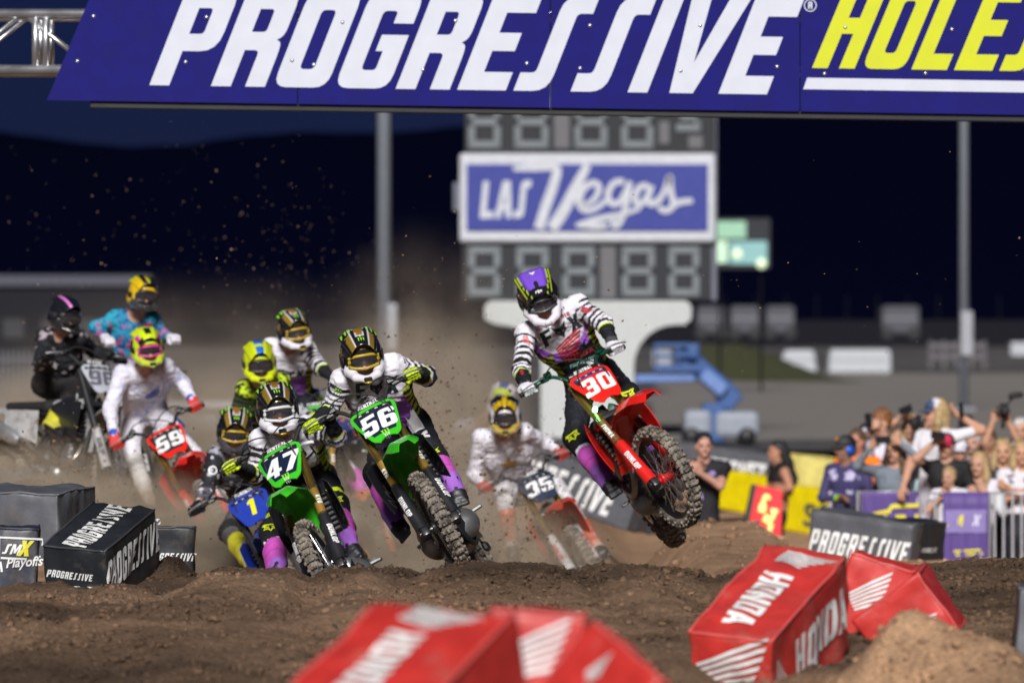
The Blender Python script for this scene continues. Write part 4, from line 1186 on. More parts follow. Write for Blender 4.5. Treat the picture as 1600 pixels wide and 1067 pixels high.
# ------------------------------------------------------------------ yellow barrier, dark barrier, steel fences with purple banners
GY = 'yellow foam barriers'
block('foam_barrier', P(1118, 731, 86), P(1243, 753, 84.3), P(1122, 728, 87), .60, M_VYEL, 'plain bright yellow foam barrier between the two crew people', 'foam barrier', GY, seed=14)
block('foam_barrier', P(1229, 757, 83), P(1345, 773, 81.5), P(1238, 753, 84), .68, M_VYEL, 'bright yellow foam barrier printed with big dark letters', 'foam barrier', GY, seed=15,
      prints=(('big_letters', 'front', font2d('st', .42, .0, 1.3, .01), M_PRINTD, -.10, -.02, 0), ('letter_dash', 'front', ([(0, 0), (.19, 0), (.19, .045), (0, .045)], [(0, 1, 2), (0, 2, 3)], None), M_PRINTD, .30, .02, 0)))
block('foam_barrier', P(1229, 708, 84.3), P(1350, 727, 83), P(1236, 704, 85.4), .45, vinyl('pale_yellow_vinyl', (.80, .71, .22), .1), 'pale yellow foam barrier stacked on the printed one', 'foam barrier', GY, seed=16,
      prints=(('thin_letter', 'front', ([(0, 0), (.06, 0), (.06, .26), (0, .26)], [(0, 1, 2), (0, 2, 3)], None), M_PRINTD, .07, -.13, 0),))
block('foam_barrier', P(1040, 688, 88.5), P(1216, 713, 87.5), P(1044, 684, 89.5), .60, M_VGREY, 'dark grey foam barrier with white lettering behind the person in the black polo', 'foam barrier', 'dark foam barriers', seed=17,
      prints=(('sponsor_word', 'front', text2d('TECH', .27, .1, 1.0, .12), M_PRINT, .16, .0, 0), ('sponsor_triangle', 'front', (lambda o, i: outline_fill([o, i]) + (None,))([(-.17, .15), (.17, .15), (0, -.16)], [(-.08, .09), (0, -.07), (.08, .09)]), M_PRINT, .66, .0, 0)))


def crowd_fence(x0, x1, ytop, Y, label, banner=None, pick=True, seed=0, ybot=872):
    s = Y / FPX
    w = (x1 - x0) * s; zt = P(0, ytop, Y).z; zb = zt - 1.12
    root = empty('crowd_fence', (P((x0 + x1) / 2, 0, Y).x, Y, zb), label, 'fence', 'steel crowd fences at the spectator side')
    h = zt - zb
    m = mat('fence_white_steel', (.55, .56, .60), .35, metal=.5)
    MB().add(tube([(-w / 2, 0, .05), (-w / 2, 0, h), (w / 2, 0, h), (w / 2, 0, .05)], .02, 8)).build('frame', m, root, smooth=True)
    MB().add(tube([(-w / 2, 0, .14), (w / 2, 0, .14)], .015, 8)).build('lower_rail', m, root, smooth=True)
    n = max(2, int(w / .085)); pk = mesh('picket', *tube([(0, 0, .14), (0, 0, h)], .012, 6), m)
    for i in range(n): link('picket', pk, root, Matrix.Translation((-w / 2 + (i + .5) * w / n, 0, 0)))
    for sx in (-.8, .8): MB().add(box((sx * w / 2, 0, .02), (.04, .5, .04), .005)).build('foot', m, root)
    if banner:
        a, b, c = banner
        bw = (b - a) * s; cx = ((a + b) / 2 - (x0 + x1) / 2) * s
        mp = mat('purple_banner', (.085, .045, .215), .6, vary=.1)
        def fn(u, v):
            z = .1 + (h - .09) * v if c is None else h - c * s * (1 - v)
            return (cx + (u - .5) * bw, -.035 + .012 * math.sin(u * 19 + seed + 2 * v) * (1 - .7 * v), z)
        bn = MB().add(slab(fn, 28, 8, .004)).build('banner_cloth', mp, root, smooth=True)
        me = bn.data; bvh = BVHTree.FromPolygons([v.co.copy() for v in me.vertices], [tuple(p.vertices) for p in me.polygons])
        my = mat('banner_mark_yellow', (.70, .62, .03), .5); mw = mat('banner_mark_white', (.6, .58, .75), .5)
        def put(nm, t2, mm, dx, dz): decal(nm, t2, mm, (cx + dx, -.05, dz), (1, 0, 0), (0, 0, 1), root, .010, onto=bvh, refine=1)
        if c:
            put('swoosh_mark', stroke2d([[(-.2, -.02, .4), (-.05, -.0, 1), (-.02, .05, 1), (.26, .06, .8)], [(-.1, -.06), (.24, -.05)]], .045), my, .03, h - .19)
        else:
            put('emblem_box', ([(-.2, -.11), (.2, -.11), (.2, .11), (-.2, .11)], [(0, 1, 2), (0, 2, 3)], None), mat('banner_mark_violet', (.22, .17, .42), .5), .0, h - .27)
            put('emblem_mark', text2d('SM', .11, .1, 1.0), my, -.11, h - .262)
            put('emblem_mark', text2d('X', .11, .3, 1.1), mw, .1, h - .262)
            put('slogan_bar', stroke2d([[(-.14, 0), (.12, .015)], [(-.12, -.035), (.14, -.02)]], .02), my, .02, h - .56)
            put('slogan_mark', text2d('SMX', .09, .2, 1.0), mw, -.03, h - .72)
    return root
crowd_fence(1340, 1437, 768, 55.6, 'steel fence hung with a purple banner behind the foam blocks', (1346, 1437, 48), seed=1)
crowd_fence(1438, 1545, 770, 54.8, 'steel fence half covered by a tall purple emblem banner', (1473, 1545, None), seed=2)
crowd_fence(1547, 1660, 770, 54.4, 'bare steel fence at the right edge of the crowd', None, seed=3)
# ------------------------------------------------------------------ dirt bikes
# bike space: x to the rider's right, y forward, z up, origin on the ground half way between the wheels
FA = Vector((0, .735, .345)); FD = Vector((0, -.454, .891)); FN = Vector((0, .891, .454))
def fk(x, s, n=0.0): return FA + Vector((x, 0, 0)) + FD * s + FN * n

def bike_matrix(yaw, pitch, roll, loc):
    return Matrix.Translation(Vector(loc)) @ Matrix.Rotation(math.pi + math.radians(yaw), 4, 'Z') @ Matrix.Rotation(math.radians(pitch), 4, 'X') @ Matrix.Rotation(math.radians(roll), 4, 'Y')

def steer_matrix(a):
    o = FA - .03 * FN
    return Matrix.Translation(o) @ Matrix.Rotation(math.radians(a), 4, FD) @ Matrix.Translation(-o)

M_TYRE = mat('tyre_rubber', (.020, .019, .018), .8, vary=.3, dirt=.95, dirt_col=(.27, .23, .185), dscale=16, bump=.4, bscale=90)
M_RIM = mat('rim_black', (.015, .015, .017), .3, metal=.4, dirt=.25)
M_SPOKE = mat('spoke_steel', (.7, .7, .72), .25, metal=.9, vary=.1)
M_GOLD = mat('fork_gold', (.62, .40, .10), .22, metal=.9, vary=.15, dirt=.12)
M_CHROME = mat('fork_chrome', (.7, .7, .72), .12, metal=1.0, vary=.1)
M_CASE = mat('engine_case', (.30, .31, .32), .35, metal=.8, vary=.25, dirt=.35)
M_ALLOY = mat('frame_alloy', (.48, .49, .50), .4, metal=.75, vary=.2, dirt=.35)
M_RUBBER = mat('black_rubber', (.014, .014, .015), .7, dirt=.15)
M_BLACKP = mat('black_plastic', (.016, .017, .020), .38, coat=.2, dirt=.25, vary=.15)
M_TI = mat('exhaust_titanium', (.42, .38, .34), .3, metal=.95, vary=.3, dirt=.3)
M_TXTW = mat('decal_white', (.80, .80, .80), .4, dirt=.12)
M_TXTK = mat('decal_black', (.012, .012, .014), .4)

_bc = {}
def cached(key, fn):
    if key not in _bc: _bc[key] = fn()
    return _bc[key]

def me_of(mb, name, mats, smooth=True, angle=.7):
    o = mb.build(name, mats, None, None, smooth, angle); me = o.data
    bpy.data.objects.remove(o)
    return me


def tyre_mesh(R, rr, hw, kn, kw, rows):
    mb = MB()
    prof = [(rr, -hw * .68), (rr + .02, -hw * .95), ((R + rr) / 2, -hw), (R - .022, -hw * .82), (R - .012, -hw * .4), (R - .010, 0), (R - .012, hw * .4), (R - .022, hw * .82), ((R + rr) / 2, hw), (rr + .02, hw * .95), (rr, hw * .68)]
    mb.add(lathe(prof, 56, 'x', closed=True))
    rg = random.Random(4)
    for k in range(rows):
        a = 2 * math.pi * k / rows
        lay = [(0.0, 0), (-hw * .46, 0), (hw * .46, 0)] if k % 2 == 0 else [(-hw * .25, 0), (hw * .25, 0)]
        lay = [(x, R - .004, 0.0) for x, _ in lay] + [(sx * hw * .90, R - .020, sx * .75) for sx in (-1, 1)] + ([(sx * hw * 1.02, R - .042, sx * 1.15) for sx in (-1, 1)] if k % 2 else [])
        for x, r, tilt in lay:
            Rm = Matrix.Rotation(a + rg.uniform(-.01, .01), 3, 'X') @ Matrix.Rotation(tilt, 3, 'Y')
            c = Matrix.Rotation(a, 3, 'X') @ Vector((x, 0, r))
            mb.add(box(c, (kw * rg.uniform(.9, 1.1), kn * rg.uniform(.9, 1.1), .020), .003, R=Rm))
    return me_of(mb, 'tyre', M_TYRE, True, .5)


def wheel(root, front, M, hubm):
    R, rr, hw = (.345, .277, .040) if front else (.335, .250, .056)
    w = empty('front_wheel' if front else 'rear_wheel', M=M); w.parent = root
    link('tyre', cached(('tyre', front), lambda: tyre_mesh(R, rr, hw, .020 if front else .026, .018 if front else .024, 44 if front else 40)), w)
    def rim():
        p = rr; mb = MB()
        mb.add(lathe([(p + .008, -hw * .72), (p + .008, -hw * .60), (p - .010, -hw * .45), (p - .016, 0), (p - .010, hw * .45), (p + .008, hw * .6), (p + .008, hw * .72), (p - .004, hw * .70), (p - .030, hw * .2), (p - .030, -hw * .2), (p - .004, -hw * .7)], 48, 'x', closed=True))
        return me_of(mb, 'rim', M_RIM)
    link('rim', cached(('rim', front), rim), w)
    def hub():
        mb = MB(); mb.add(lathe([(0, -.062), (.018, -.062), (.018, -.05), (.038, -.045), (.040, -.035), (.026, -.028), (.024, .028), (.040, .035), (.038, .045), (.018, .05), (.018, .062), (0, .062)], 20, 'x'))
        return me_of(mb, 'hub', hubm)
    link('hub', cached(('hub', front, hubm.name), hub), w)
    def spoke(s):
        def f():
            mb = MB(); mb.add(tube([(s * .032, .030, .012), (s * .008, .0, rr - .014)], .0021, 5)); return me_of(mb, 'spoke', M_SPOKE)
        return f
    for k in range(32):
        s = 1 if k % 2 else -1
        me = cached(('spoke', front, s), spoke(s))
        mir = Matrix.Scale(-1, 4, (0, 1, 0)) if (k // 2) % 2 else Matrix.Identity(4)
        link('spoke', me, w, Matrix.Rotation(2 * math.pi * k / 32, 4, 'X') @ mir)
    def disc():
        mb = MB(); n = 40
        sx = -.058 if front else .062; ro = .13 if front else .118
        V, F = [], []
        for i in range(n):
            a = 2 * math.pi * i / n; rw = ro + .004 * math.sin(a * 10)
            for r, x in ((.085, sx), (rw, sx), (rw, sx + .003), (.085, sx + .003)): V.append((x, r * math.cos(a), r * math.sin(a)))
        for i in range(n):
            j = (i + 1) % n
            for q in range(4): F.append((i * 4 + q, i * 4 + (q + 1) % 4, j * 4 + (q + 1) % 4, j * 4 + q))
        mb.add((V, F))
        for k in range(5):
            a = 2 * math.pi * k / 5; mb.add(tube([(sx + .0015, .03 * math.cos(a), .03 * math.sin(a)), (sx + .0015, .09 * math.cos(a + .3), .09 * math.sin(a + .3))], .004, 5))
        return me_of(mb, 'brake_disc', M_SPOKE)
    link('brake_disc', cached(('disc', front), disc), w)
    return w


def plate_fn(u, v):
    w = .165 + .130 * min(1, v * 1.25) ** .8
    if v > .9: w -= .05 * ((v - .9) / .1) ** 2
    if v < .12: w -= .05 * ((.12 - v) / .12) ** 2
    x = (u - .5) * w
    return fk(-x, .660 + .265 * v - .02 * (2 * u - 1) ** 2 * (1 - v), .108 - 1.1 * x * x + .02 * (1 - v))


def claw2d(h=1.0):
    """Three ragged claw strokes."""
    V, T = [], []
    for k, x in enumerate((-.42, -.02, .38)):
        pts = [(x - .16, .5), (x + .17, .46 - .05 * (k % 2)), (x + .14, -.1 - .2 * (k == 1)), (x + .06, -.5), (x - .03, -.12), (x - .01, .3)]
        p, t = outline_fill([[(a * h, b * h) for a, b in pts]])
        b0 = len(V); V += list(p); T += [tuple(b0 + i for i in q) for q in t]
    return V, T, None

def star2d(r):
    pts = [((r if k % 2 == 0 else r * .42) * math.sin(math.pi * k / 5), (r if k % 2 == 0 else r * .42) * math.cos(math.pi * k / 5)) for k in range(10)]
    p, t = outline_fill([pts]); return p, t, None

def foxhead2d(h=1.0):
    """Pointed animal head with two ears, eye slits and a narrow muzzle."""
    out = [(-.62, .52), (-.44, .14), (-.5, -.02), (-.20, -.30), (0, -.62), (.20, -.30), (.5, -.02), (.44, .14), (.62, .52), (.22, .26), (0, .20), (-.22, .26)]
    e1 = [(-.34, .04), (-.10, -.10), (-.14, -.2)]; e2 = [(.34, .04), (.14, -.2), (.10, -.10)]
    p, t = outline_fill([[(a * h, b * h) for a, b in l] for l in (out, e1, e2)]); return p, t, None

def text_block(rows):
    V, T = [], []
    for t2, dx, dy in rows:
        b = len(V); V += [(a + dx, c + dy) for a, c in t2[0]]; T += [tuple(b + i for i in q) for q in t2[1]]
    return V, T, None


def make_bike(kit, label, M, steer=0.0, detail=True):
    """kit: plastic, plate, number (text), number_mat, fork, guard, guard_text, shroud, seat, tank, hub, bar ..."""
    K = dict(plate_mat=kit['plastic'], fork=M_GOLD, guard=M_BLACKP, guard_mat=M_TXTW, shroud=kit['plastic'], seat=M_RUBBER, tank=kit['plastic'], hub=M_CASE, bar=M_RUBBER, side=kit['plastic'], rearf=kit['plastic'],
             number_mat=M_TXTW, fork_text=None, guard_text='DUNLOP', band=M_TXTK, frame=M_ALLOY, fender_mark=None)
    K.update(kit); kk = K['key']
    root = empty('dirt_bike', M=M, label=label, cat='dirt bike', group='race bikes in the pack')
    S = steer_matrix(steer)
    P_ = lambda key, name, fn, mats, par, MM=None, smooth=True, angle=.7: link(name, cached((kk, key), lambda: me_of(fn(), name, mats, smooth, angle)), par, MM)
    nrm = lambda o: fix_normals(o.data)
    # --- front end, turned with the steering
    wheel(root, True, S @ Matrix.Translation(FA), K['hub'])
    for sx in (1, -1):
        f = empty('fork_leg', M=S); f.parent = root
        P_(('upper', sx), 'upper_tube', lambda: MB().add(tube([fk(sx * .105, .37), fk(sx * .105, .40), fk(sx * .105, .60), fk(sx * .105, .93)], [.027, .0285, .029, .027], 16)), K['fork'], f)
        P_(('lower', sx), 'lower_tube', lambda: MB().add(tube([fk(sx * .105, -.02), fk(sx * .105, .40)], .024, 14)), M_CHROME, f)
        P_(('foot', sx), 'axle_clamp', lambda: MB().add(box(fk(sx * .098, .0, .0), (.055, .075, .085), .015, R=Matrix.Rotation(math.radians(27), 3, 'X'), seg=2)).add(lathe([(0, sx * .135), (.016, sx * .135), (.016, sx * .06), (0, sx * .06)], 12, 'x', FA)), M_BLACKP, f)
        def guard():
            def fn(u, v):
                a = (u - .5) * math.radians(215)
                w = .043 - .008 * v
                return fk(sx * .105 - math.sin(a) * w * 1.0, .015 + .365 * v, math.cos(a) * w + .004)
            return MB().add(slab(fn, 14, 8, .004))
        g = P_(('guard', sx), 'fork_guard', guard, K['guard'], f); 
        bvh = BVHTree.FromPolygons([v.co.copy() for v in g.data.vertices], [tuple(p.vertices) for p in g.data.polygons])
        if detail:
            ang = math.radians(34) * sx
            axx = Vector((-1, 0, 0)); nn = FN * math.cos(ang) + Vector((1, 0, 0)) * math.sin(ang)
            ayx = nn.cross(-FD).normalized()
            decal('guard_lettering', text2d(K['guard_text'], .036, .12, 1.05, .12), K['guard_mat'], fk(sx * .105, .205), -FD, ayx, f, .0025, onto=bvh, refine=1)
            if K['fork_text']:
                tb = P_(('utext', sx), 'tube_label', lambda: MB().add(slab(lambda u, v: fk(sx * .105 - math.sin((u - .5) * 2.4) * .0298, .40 + .19 * v, math.cos((u - .5) * 2.4) * .0298), 8, 4, .001)), K['fork_label'], f)
                b2 = BVHTree.FromPolygons([v.co.copy() for v in tb.data.vertices], [tuple(p.vertices) for p in tb.data.polygons])
                decal('tube_lettering', text2d(K['fork_text'], .028, .1, 1.1, .14), K['fork_text_mat'], fk(sx * .105, .495), -FD, ayx, f, .002, onto=b2, refine=1)
        if sx < 0:
            def dguard():
                mb = MB()
                def fn(u, v):
                    a = math.radians(20 + 200 * u); r = .075 + .07 * v
                    return FA + Vector((-.072 - .004 * math.sin(v * 3), math.cos(a) * r, math.sin(a) * r))
                return mb.add(slab(fn, 16, 3, .004))
            P_('dguard', 'disc_guard', dguard, K['guard'], f)
            P_('caliper', 'brake_caliper', lambda: MB().add(box(FA + Vector((-.062, -.125, .03)), (.045, .06, .10), .012, seg=2)), M_BLACKP, f)
    for s_, nm in ((.615, 'lower_clamp'), (.905, 'upper_clamp')):
        P_(nm, nm, lambda: MB().add(box(fk(0, s_, -.02), (.275, .075, .045 if s_ < .7 else .03), .012, R=Matrix.Rotation(math.radians(27), 3, 'X'), seg=2)), M_BLACKP, root, S)
    # front fender
    def fender(u, v):
        ys = np.interp(v, [0, .14, .28, .5, .78, 1], [.345, .43, .55, .73, .96, 1.12]); zs = np.interp(v, [0, .14, .28, .5, .78, 1], [.52, .735, .835, .885, .88, .835])
        w = np.interp(v, [0, .14, .28, .5, .78, .93, 1], [.082, .082, .105, .118, .105, .085, .052])
        t = 2 * u - 1
        ridge = .010 * math.exp(-((abs(t) - .55) / .16) ** 2) * (1 if v > .2 else .3)
        z = zs - (.042 * abs(t) ** 3 if v > .2 else .0) + ridge * (1 - v * .4)
        y = ys - (.05 * abs(t) ** 2 if v <= .2 else 0) * (.2 - v) * 5
        return Vector((-t * w, y, z))
    ff = P_('fender', 'front_fender', lambda: MB().add(slab(fender, 18, 26, .006)), kit.get('fender', K['plastic']), root, S)
    bvf = BVHTree.FromPolygons([v.co.copy() for v in ff.data.vertices], [tuple(p.vertices) for p in ff.data.polygons])
    if K['fender_mark'] and detail:
        t2, mm, (fx, fy), rot = K['fender_mark']
        a = Vector((-math.cos(rot), -math.sin(rot), 0)); b = Vector((math.sin(rot), -math.cos(rot), 0))
        decal('fender_emblem', t2, mm, Vector((fx, fy, .90)), a, b, ff, .004, onto=bvf, refine=1)
    # number plate
    pl = P_('plate', 'number_plate', lambda: MB().add(slab(plate_fn, 14, 14, .008)), K['plate_mat'], root, S)
    bvp = BVHTree.FromPolygons([v.co.copy() for v in pl.data.vertices], [tuple(p.vertices) for p in pl.data.polygons])
    L = Vector((-1, 0, 0))
    num = K['number']
    if K.get('field'):
        decal('plate_field', outline_fill([[(-.128, .095), (-.120, .02), (-.075, -.105), (.075, -.105), (.120, .02), (.128, .095)]]) + (None,), K['field'], fk(0, .800, .1), L, FD, pl, .0022, onto=bvp, refine=3)
    wide = {1: 1.1, 2: 1.25, 3: .86}[len(num)]
    decal('race_number', text2d(num, .140, .18, wide, .10), K['number_mat'], fk(0, .792, .1), L, FD, pl, .003, onto=bvp, refine=2)
    if detail:
        decal('plate_band', ([(-.125, -.012), (.125, -.012), (.125, .012), (-.125, .012)], [(0, 1, 2), (0, 2, 3)], None), K['band'], fk(0, .890, .1), L, FD, pl, .003, onto=bvp, refine=3)
        for w_, dx in (('SMX', -.085), ('SX', -.03), ('MX', .03), ('SMX', .085)): decal('band_lettering', text2d(w_, .010, .1, 1.2, .15), M_TXTW, fk(-dx, .890, .104), L, FD, pl, .0045, onto=bvp, refine=1)
        if K.get('plate_mark'):
            for t2, mm, dx, s_ in K['plate_mark']: decal('plate_emblem', t2, mm, fk(-dx, s_, .1), L, FD, pl, .003, onto=bvp, refine=1)
    # handlebar
    hb = empty('handlebar', M=S); hb.parent = root
    bar = [fk(.40, 1.072, -.045), fk(.27, 1.078, -.02), fk(.17, 1.056, .015), fk(.10, .955, .03), fk(.045, .935, .03), fk(-.045, .935, .03), fk(-.10, .955, .03), fk(-.17, 1.056, .015), fk(-.27, 1.078, -.02), fk(-.40, 1.072, -.045)]
    P_('bar', 'bar', lambda: MB().add(tube(smooth_path(bar, 3), .0125, 10)), K['bar'], hb)
    P_('pad', 'bar_pad', lambda: MB().add(tube([fk(.115, .965, .05), fk(.105, .965, .05), fk(-.105, .965, .05), fk(-.115, .965, .05)], [.016, .023, .023, .016], 14)), M_BLACKP, hb)
    if detail: decal('pad_lettering', text2d('RENTHAL', .026, .15, 1.05, .14), M_TXTW, fk(0, .965, .0745), L, FD, hb, .002)
    for sx in (1, -1):
        P_(('grip', sx), 'grip', lambda: MB().add(tube([fk(sx * .405, 1.072, -.046), fk(sx * .40, 1.072, -.045), fk(sx * .285, 1.077, -.023), fk(sx * .275, 1.078, -.02)], [.019, .0165, .0165, .021], 12)), M_RUBBER, hb)
        P_(('lever', sx), 'lever', lambda: MB().add(tube(smooth_path([fk(sx * .235, 1.062, .035), fk(sx * .27, 1.05, .06), fk(sx * .34, 1.05, .052), fk(sx * .40, 1.055, .02)], 3), .006, 8)), M_ALLOY if not K.get('lever') else K['lever'], hb)
        P_(('perch', sx), 'lever_perch', lambda: MB().add(box(fk(sx * .225, 1.065, .015), (.06, .035, .04), .008)).add(box(fk(sx * .20, 1.075, .035), (.05, .03, .035), .006)), K.get('perch', M_BLACKP), hb)
        P_(('cable', sx), 'control_cable', lambda: MB().add(tube(smooth_path([fk(sx * .235, 1.06, .05), fk(sx * .16, 1.075, .11), fk(sx * .04, 1.03, .135), fk(-sx * .09, .90, .14), fk(-sx * .10, .72, .06)], 5), .0048, 6)), M_RUBBER, hb)
    # --- frame side
    def shroud(sx):
        def fn(u, v):
            yu, zu = np.interp(u, [0, .5, 1], [-.02, .24, .475]), np.interp(u, [0, .5, 1], [.90, .955, .885])
            yl, zl = np.interp(u, [0, .45, 1], [.0, .20, .42]), np.interp(u, [0, .45, 1], [.80, .67, .585])
            x = .120 + .085 * u ** 1.3 + .012 * math.sin(v * 3.1) - .02 * (1 - v) * (1 - u)
            return Vector((sx * x, yl + (yu - yl) * v, zl + (zu - zl) * v))
        return fn
    for sx in (1, -1):
        so = P_(('shroud', sx), 'radiator_shroud', lambda: MB().add(slab(shroud(sx) if sx > 0 else (lambda u, v: shroud(sx)(u, 1 - v)), 12, 8, .005)), K['shroud'], root)
        if K.get('shroud_mark') and detail:
            bs = BVHTree.FromPolygons([v.co.copy() for v in so.data.vertices], [tuple(p.vertices) for p in so.data.polygons])
            t2, mm = K['shroud_mark']
            ax = Vector((0, -sx * .93, sx * .37 * -1)).normalized() if False else Vector((0, -sx, 0)); ay = Vector((0, 0, 1))
            rr = Matrix.Rotation(math.radians(-52) * sx, 3, Vector((sx, 0, 0)))
            decal('shroud_lettering', t2, mm, Vector((sx * .17, .28, .76)), rr @ ax, rr @ ay, so, .004, onto=bs, refine=2)
        def rad():
            mb = MB().add(box((sx * .108, .345, .725), (.085, .035, .27), .008))
            for k in range(8): mb.add(box((sx * .110, .372, .605 + k * .033), (.080, .022, .008), .0, R=Matrix.Rotation(.5, 3, 'X')))
            return mb
        P_(('radiator', sx), 'radiator', rad, K.get('radiator', M_BLACKP), root, None, False)
    def tank():
        s = SDF().cap((0, .30, .86), (0, -.06, .90), .095, .065, side=(1, 0, 0), wa=.03, wb=.03).cap((0, .28, .74), (0, .05, .78), .07, .06, side=(1, 0, 0), wa=.03, wb=.03, k=.06)
        V, F = s.mesh(.018); return (V, F)
    def sdfpart(key, name, s, h, m):
        def f():
            V, F = s().mesh(h); return mesh(name, V, F, m, smooth=True)
        return link(name, cached((kk, key), f), root)
    sdfpart('tank', 'fuel_tank', lambda: SDF().cap((0, .30, .86), (0, -.06, .90), .085, .06, side=(1, 0, 0), wa=.035, wb=.03).cap((0, .27, .74), (0, .05, .78), .07, .06, side=(1, 0, 0), wa=.03, wb=.03, k=.06), .018, K['tank'])
    P_('cap', 'tank_cap', lambda: MB().add(lathe([(0, .03), (.03, .03), (.034, .0), (.034, -.03)], 16, 'z', (0, .16, .965))), M_BLACKP, root)
    sdfpart('seat', 'seat', lambda: SDF().cap((0, .12, .925), (0, -.12, .905), .035, .045, side=(1, 0, 0), wa=.03, wb=.055).cap((0, -.12, .905), (0, -.62, .935), .045, .035, side=(1, 0, 0), wa=.055, wb=.06, k=.05), .016, K['seat'])
    def rearf(u, v):
        y = np.interp(v, [0, .4, 1], [-.38, -.70, -1.02]); z = np.interp(v, [0, .4, 1], [.885, .925, .985]); w = np.interp(v, [0, .5, 1], [.11, .10, .062]); t = 2 * u - 1
        return Vector((t * w, y, z - .05 * abs(t) ** 3))
    P_('rearf', 'rear_fender', lambda: MB().add(slab(rearf, 12, 12, .006)), K['rearf'], root)
    for sx in (1, -1):
        def fn(u, v):
            y = -.18 - .42 * u; zl = .60 + .16 * u; zu = .87 + .03 * u
            return Vector((sx * (.115 + .02 * math.sin(u * 3)), y, zl + (zu - zl) * v))
        P_(('sp', sx), 'side_panel', lambda: MB().add(slab(fn if sx < 0 else (lambda u, v: fn(u, 1 - v)), 8, 6, .005)), K['side'], root)
        def spar():
            mb = MB()
            pts = smooth_path([(sx * .03, .40, .93), (sx * .09, .27, .86), (sx * .115, .05, .72), (sx * .115, -.13, .56), (sx * .10, -.17, .36)], 4)
            mb.add(tube(pts, .024, 8, flat=1.5))
            mb.add(tube(smooth_path([(sx * .02, .41, .80), (sx * .05, .36, .55), (sx * .07, .25, .25), (sx * .09, .0, .22), (sx * .10, -.17, .34)], 4), .018, 8))
            mb.add(tube([(sx * .09, -.08, .84), (sx * .07, -.55, .87)], .013, 6)).add(tube([(sx * .10, -.15, .52), (sx * .07, -.55, .85)], .012, 6))
            return mb
        P_(('spar', sx), 'frame_tube', spar, K['frame'], root)
        def arm():
            mb = MB(); A, B = Vector((sx * .10, -.17, .38)), Vector((sx * .088, -.76, .335))
            V, F = [], []
            for p, hh, ww in ((A, .05, .02), ((A + B) / 2, .044, .019), (B, .026, .016)):
                V += [p + Vector((-ww, 0, -hh)), p + Vector((ww, 0, -hh)), p + Vector((ww, 0, hh)), p + Vector((-ww, 0, hh))]
            for q in range(2):
                for k in range(4): F.append((q * 4 + k, q * 4 + (k + 1) % 4, q * 4 + 4 + (k + 1) % 4, q * 4 + 4 + k))
            F += [(3, 2, 1, 0), (8, 9, 10, 11)]
            return mb.add((V, F))
        P_(('arm', sx), 'swingarm', arm, M_ALLOY, root, None, False)
        P_(('peg', sx), 'foot_peg', lambda: MB().add(box((sx * .185, -.10, .40), (.10, .05, .02), .004)).add(box((sx * .125, -.10, .395), (.05, .025, .03), .003)), M_CASE, root)
    eng = empty('engine'); eng.parent = root
    def epart(key, name, fn, m): link(name, cached((kk, key), lambda: fn()), eng)
    def cases():
        s = SDF().box((0, .02, .36), (.10, .19, .11), rad=.05, k=.04).cap((-.09, .10, .34), (.10, .10, .34), .10, .11, k=.04).cap((-.08, -.08, .36), (.09, -.08, .36), .08, .085, k=.04)
        V, F = s.mesh(.014); return mesh('crankcase', V, F, M_CASE, smooth=True)
    epart('case', 'crankcase', cases, M_CASE)
    epart('cover', 'clutch_cover', lambda: me_of(MB().add(lathe([(0, .155), (.055, .155), (.07, .150), (.078, .135), (.085, .10)], 24, 'x', (0, -.02, .37))).add(lathe([(0, .150), (.04, .150), (.05, .14), (.055, .10)], 18, 'x', (0, .12, .33))), 'clutch_cover', M_CASE), M_CASE)
    epart('flywheel', 'flywheel_cover', lambda: me_of(MB().add(lathe([(.08, -.09), (.075, -.13), (.06, -.145), (0, -.148)], 24, 'x', (0, .08, .34))), 'flywheel_cover', M_CASE), M_CASE)
    def cyl():
        mb = MB().add(box((0, .13, .53), (.13, .13, .15), .02, R=Matrix.Rotation(-.1, 3, 'X')))
        for k in range(4): mb.add(box((0, .13, .48 + k * .032), (.15, .15, .008), .002, R=Matrix.Rotation(-.1, 3, 'X')))
        return me_of(mb.add(box((0, .12, .655), (.12, .17, .09), .025, seg=2)), 'cylinder_head', M_CASE, True, .6)
    epart('cyl', 'cylinder_head', cyl, M_CASE)
    P_('skid', 'skid_plate', lambda: MB().add(slab(lambda u, v: Vector(((u - .5) * .22, .27 - .45 * v, .20 + .10 * (2 * u - 1) ** 2 + (.12 * max(0, .2 - v) * 5))), 8, 8, .006)), M_BLACKP, root)
    P_('pipe', 'exhaust_pipe', lambda: MB().add(tube(smooth_path([(.02, .20, .645), (.05, .32, .60), (.12, .34, .47), (.165, .24, .40), (.165, .05, .43), (.15, -.15, .52), (.15, -.38, .64)], 5), .0215, 12)), M_TI, root)
    P_('muffler', 'muffler', lambda: MB().add(tube([(.15, -.36, .63), (.152, -.42, .66), (.155, -.78, .80), (.155, -.82, .815)], [.03, .055, .058, .035], 14, flat=1.15)), M_ALLOY, root)
    P_('guide', 'chain_guide', lambda: MB().add(box((-.09, -.66, .235), (.04, .13, .06), .012)), M_BLACKP, root)
    P_('chain', 'chain', lambda: MB().add(tube([(-.085, -.11, .40), (-.085, -.74, .41)], .008, 6)).add(tube([(-.085, -.11, .33), (-.085, -.74, .25)], .008, 6)), M_CASE, root)
    P_('shock', 'rear_shock', lambda: MB().add(tube([(0, -.14, .78), (0, -.22, .40)], .034, 10)), mat('spring_steel', (.5, .5, .52), .4, metal=.5), root)
    wheel(root, False, Matrix.Translation((0, -.74, .335)), K['hub'])
    return root, S


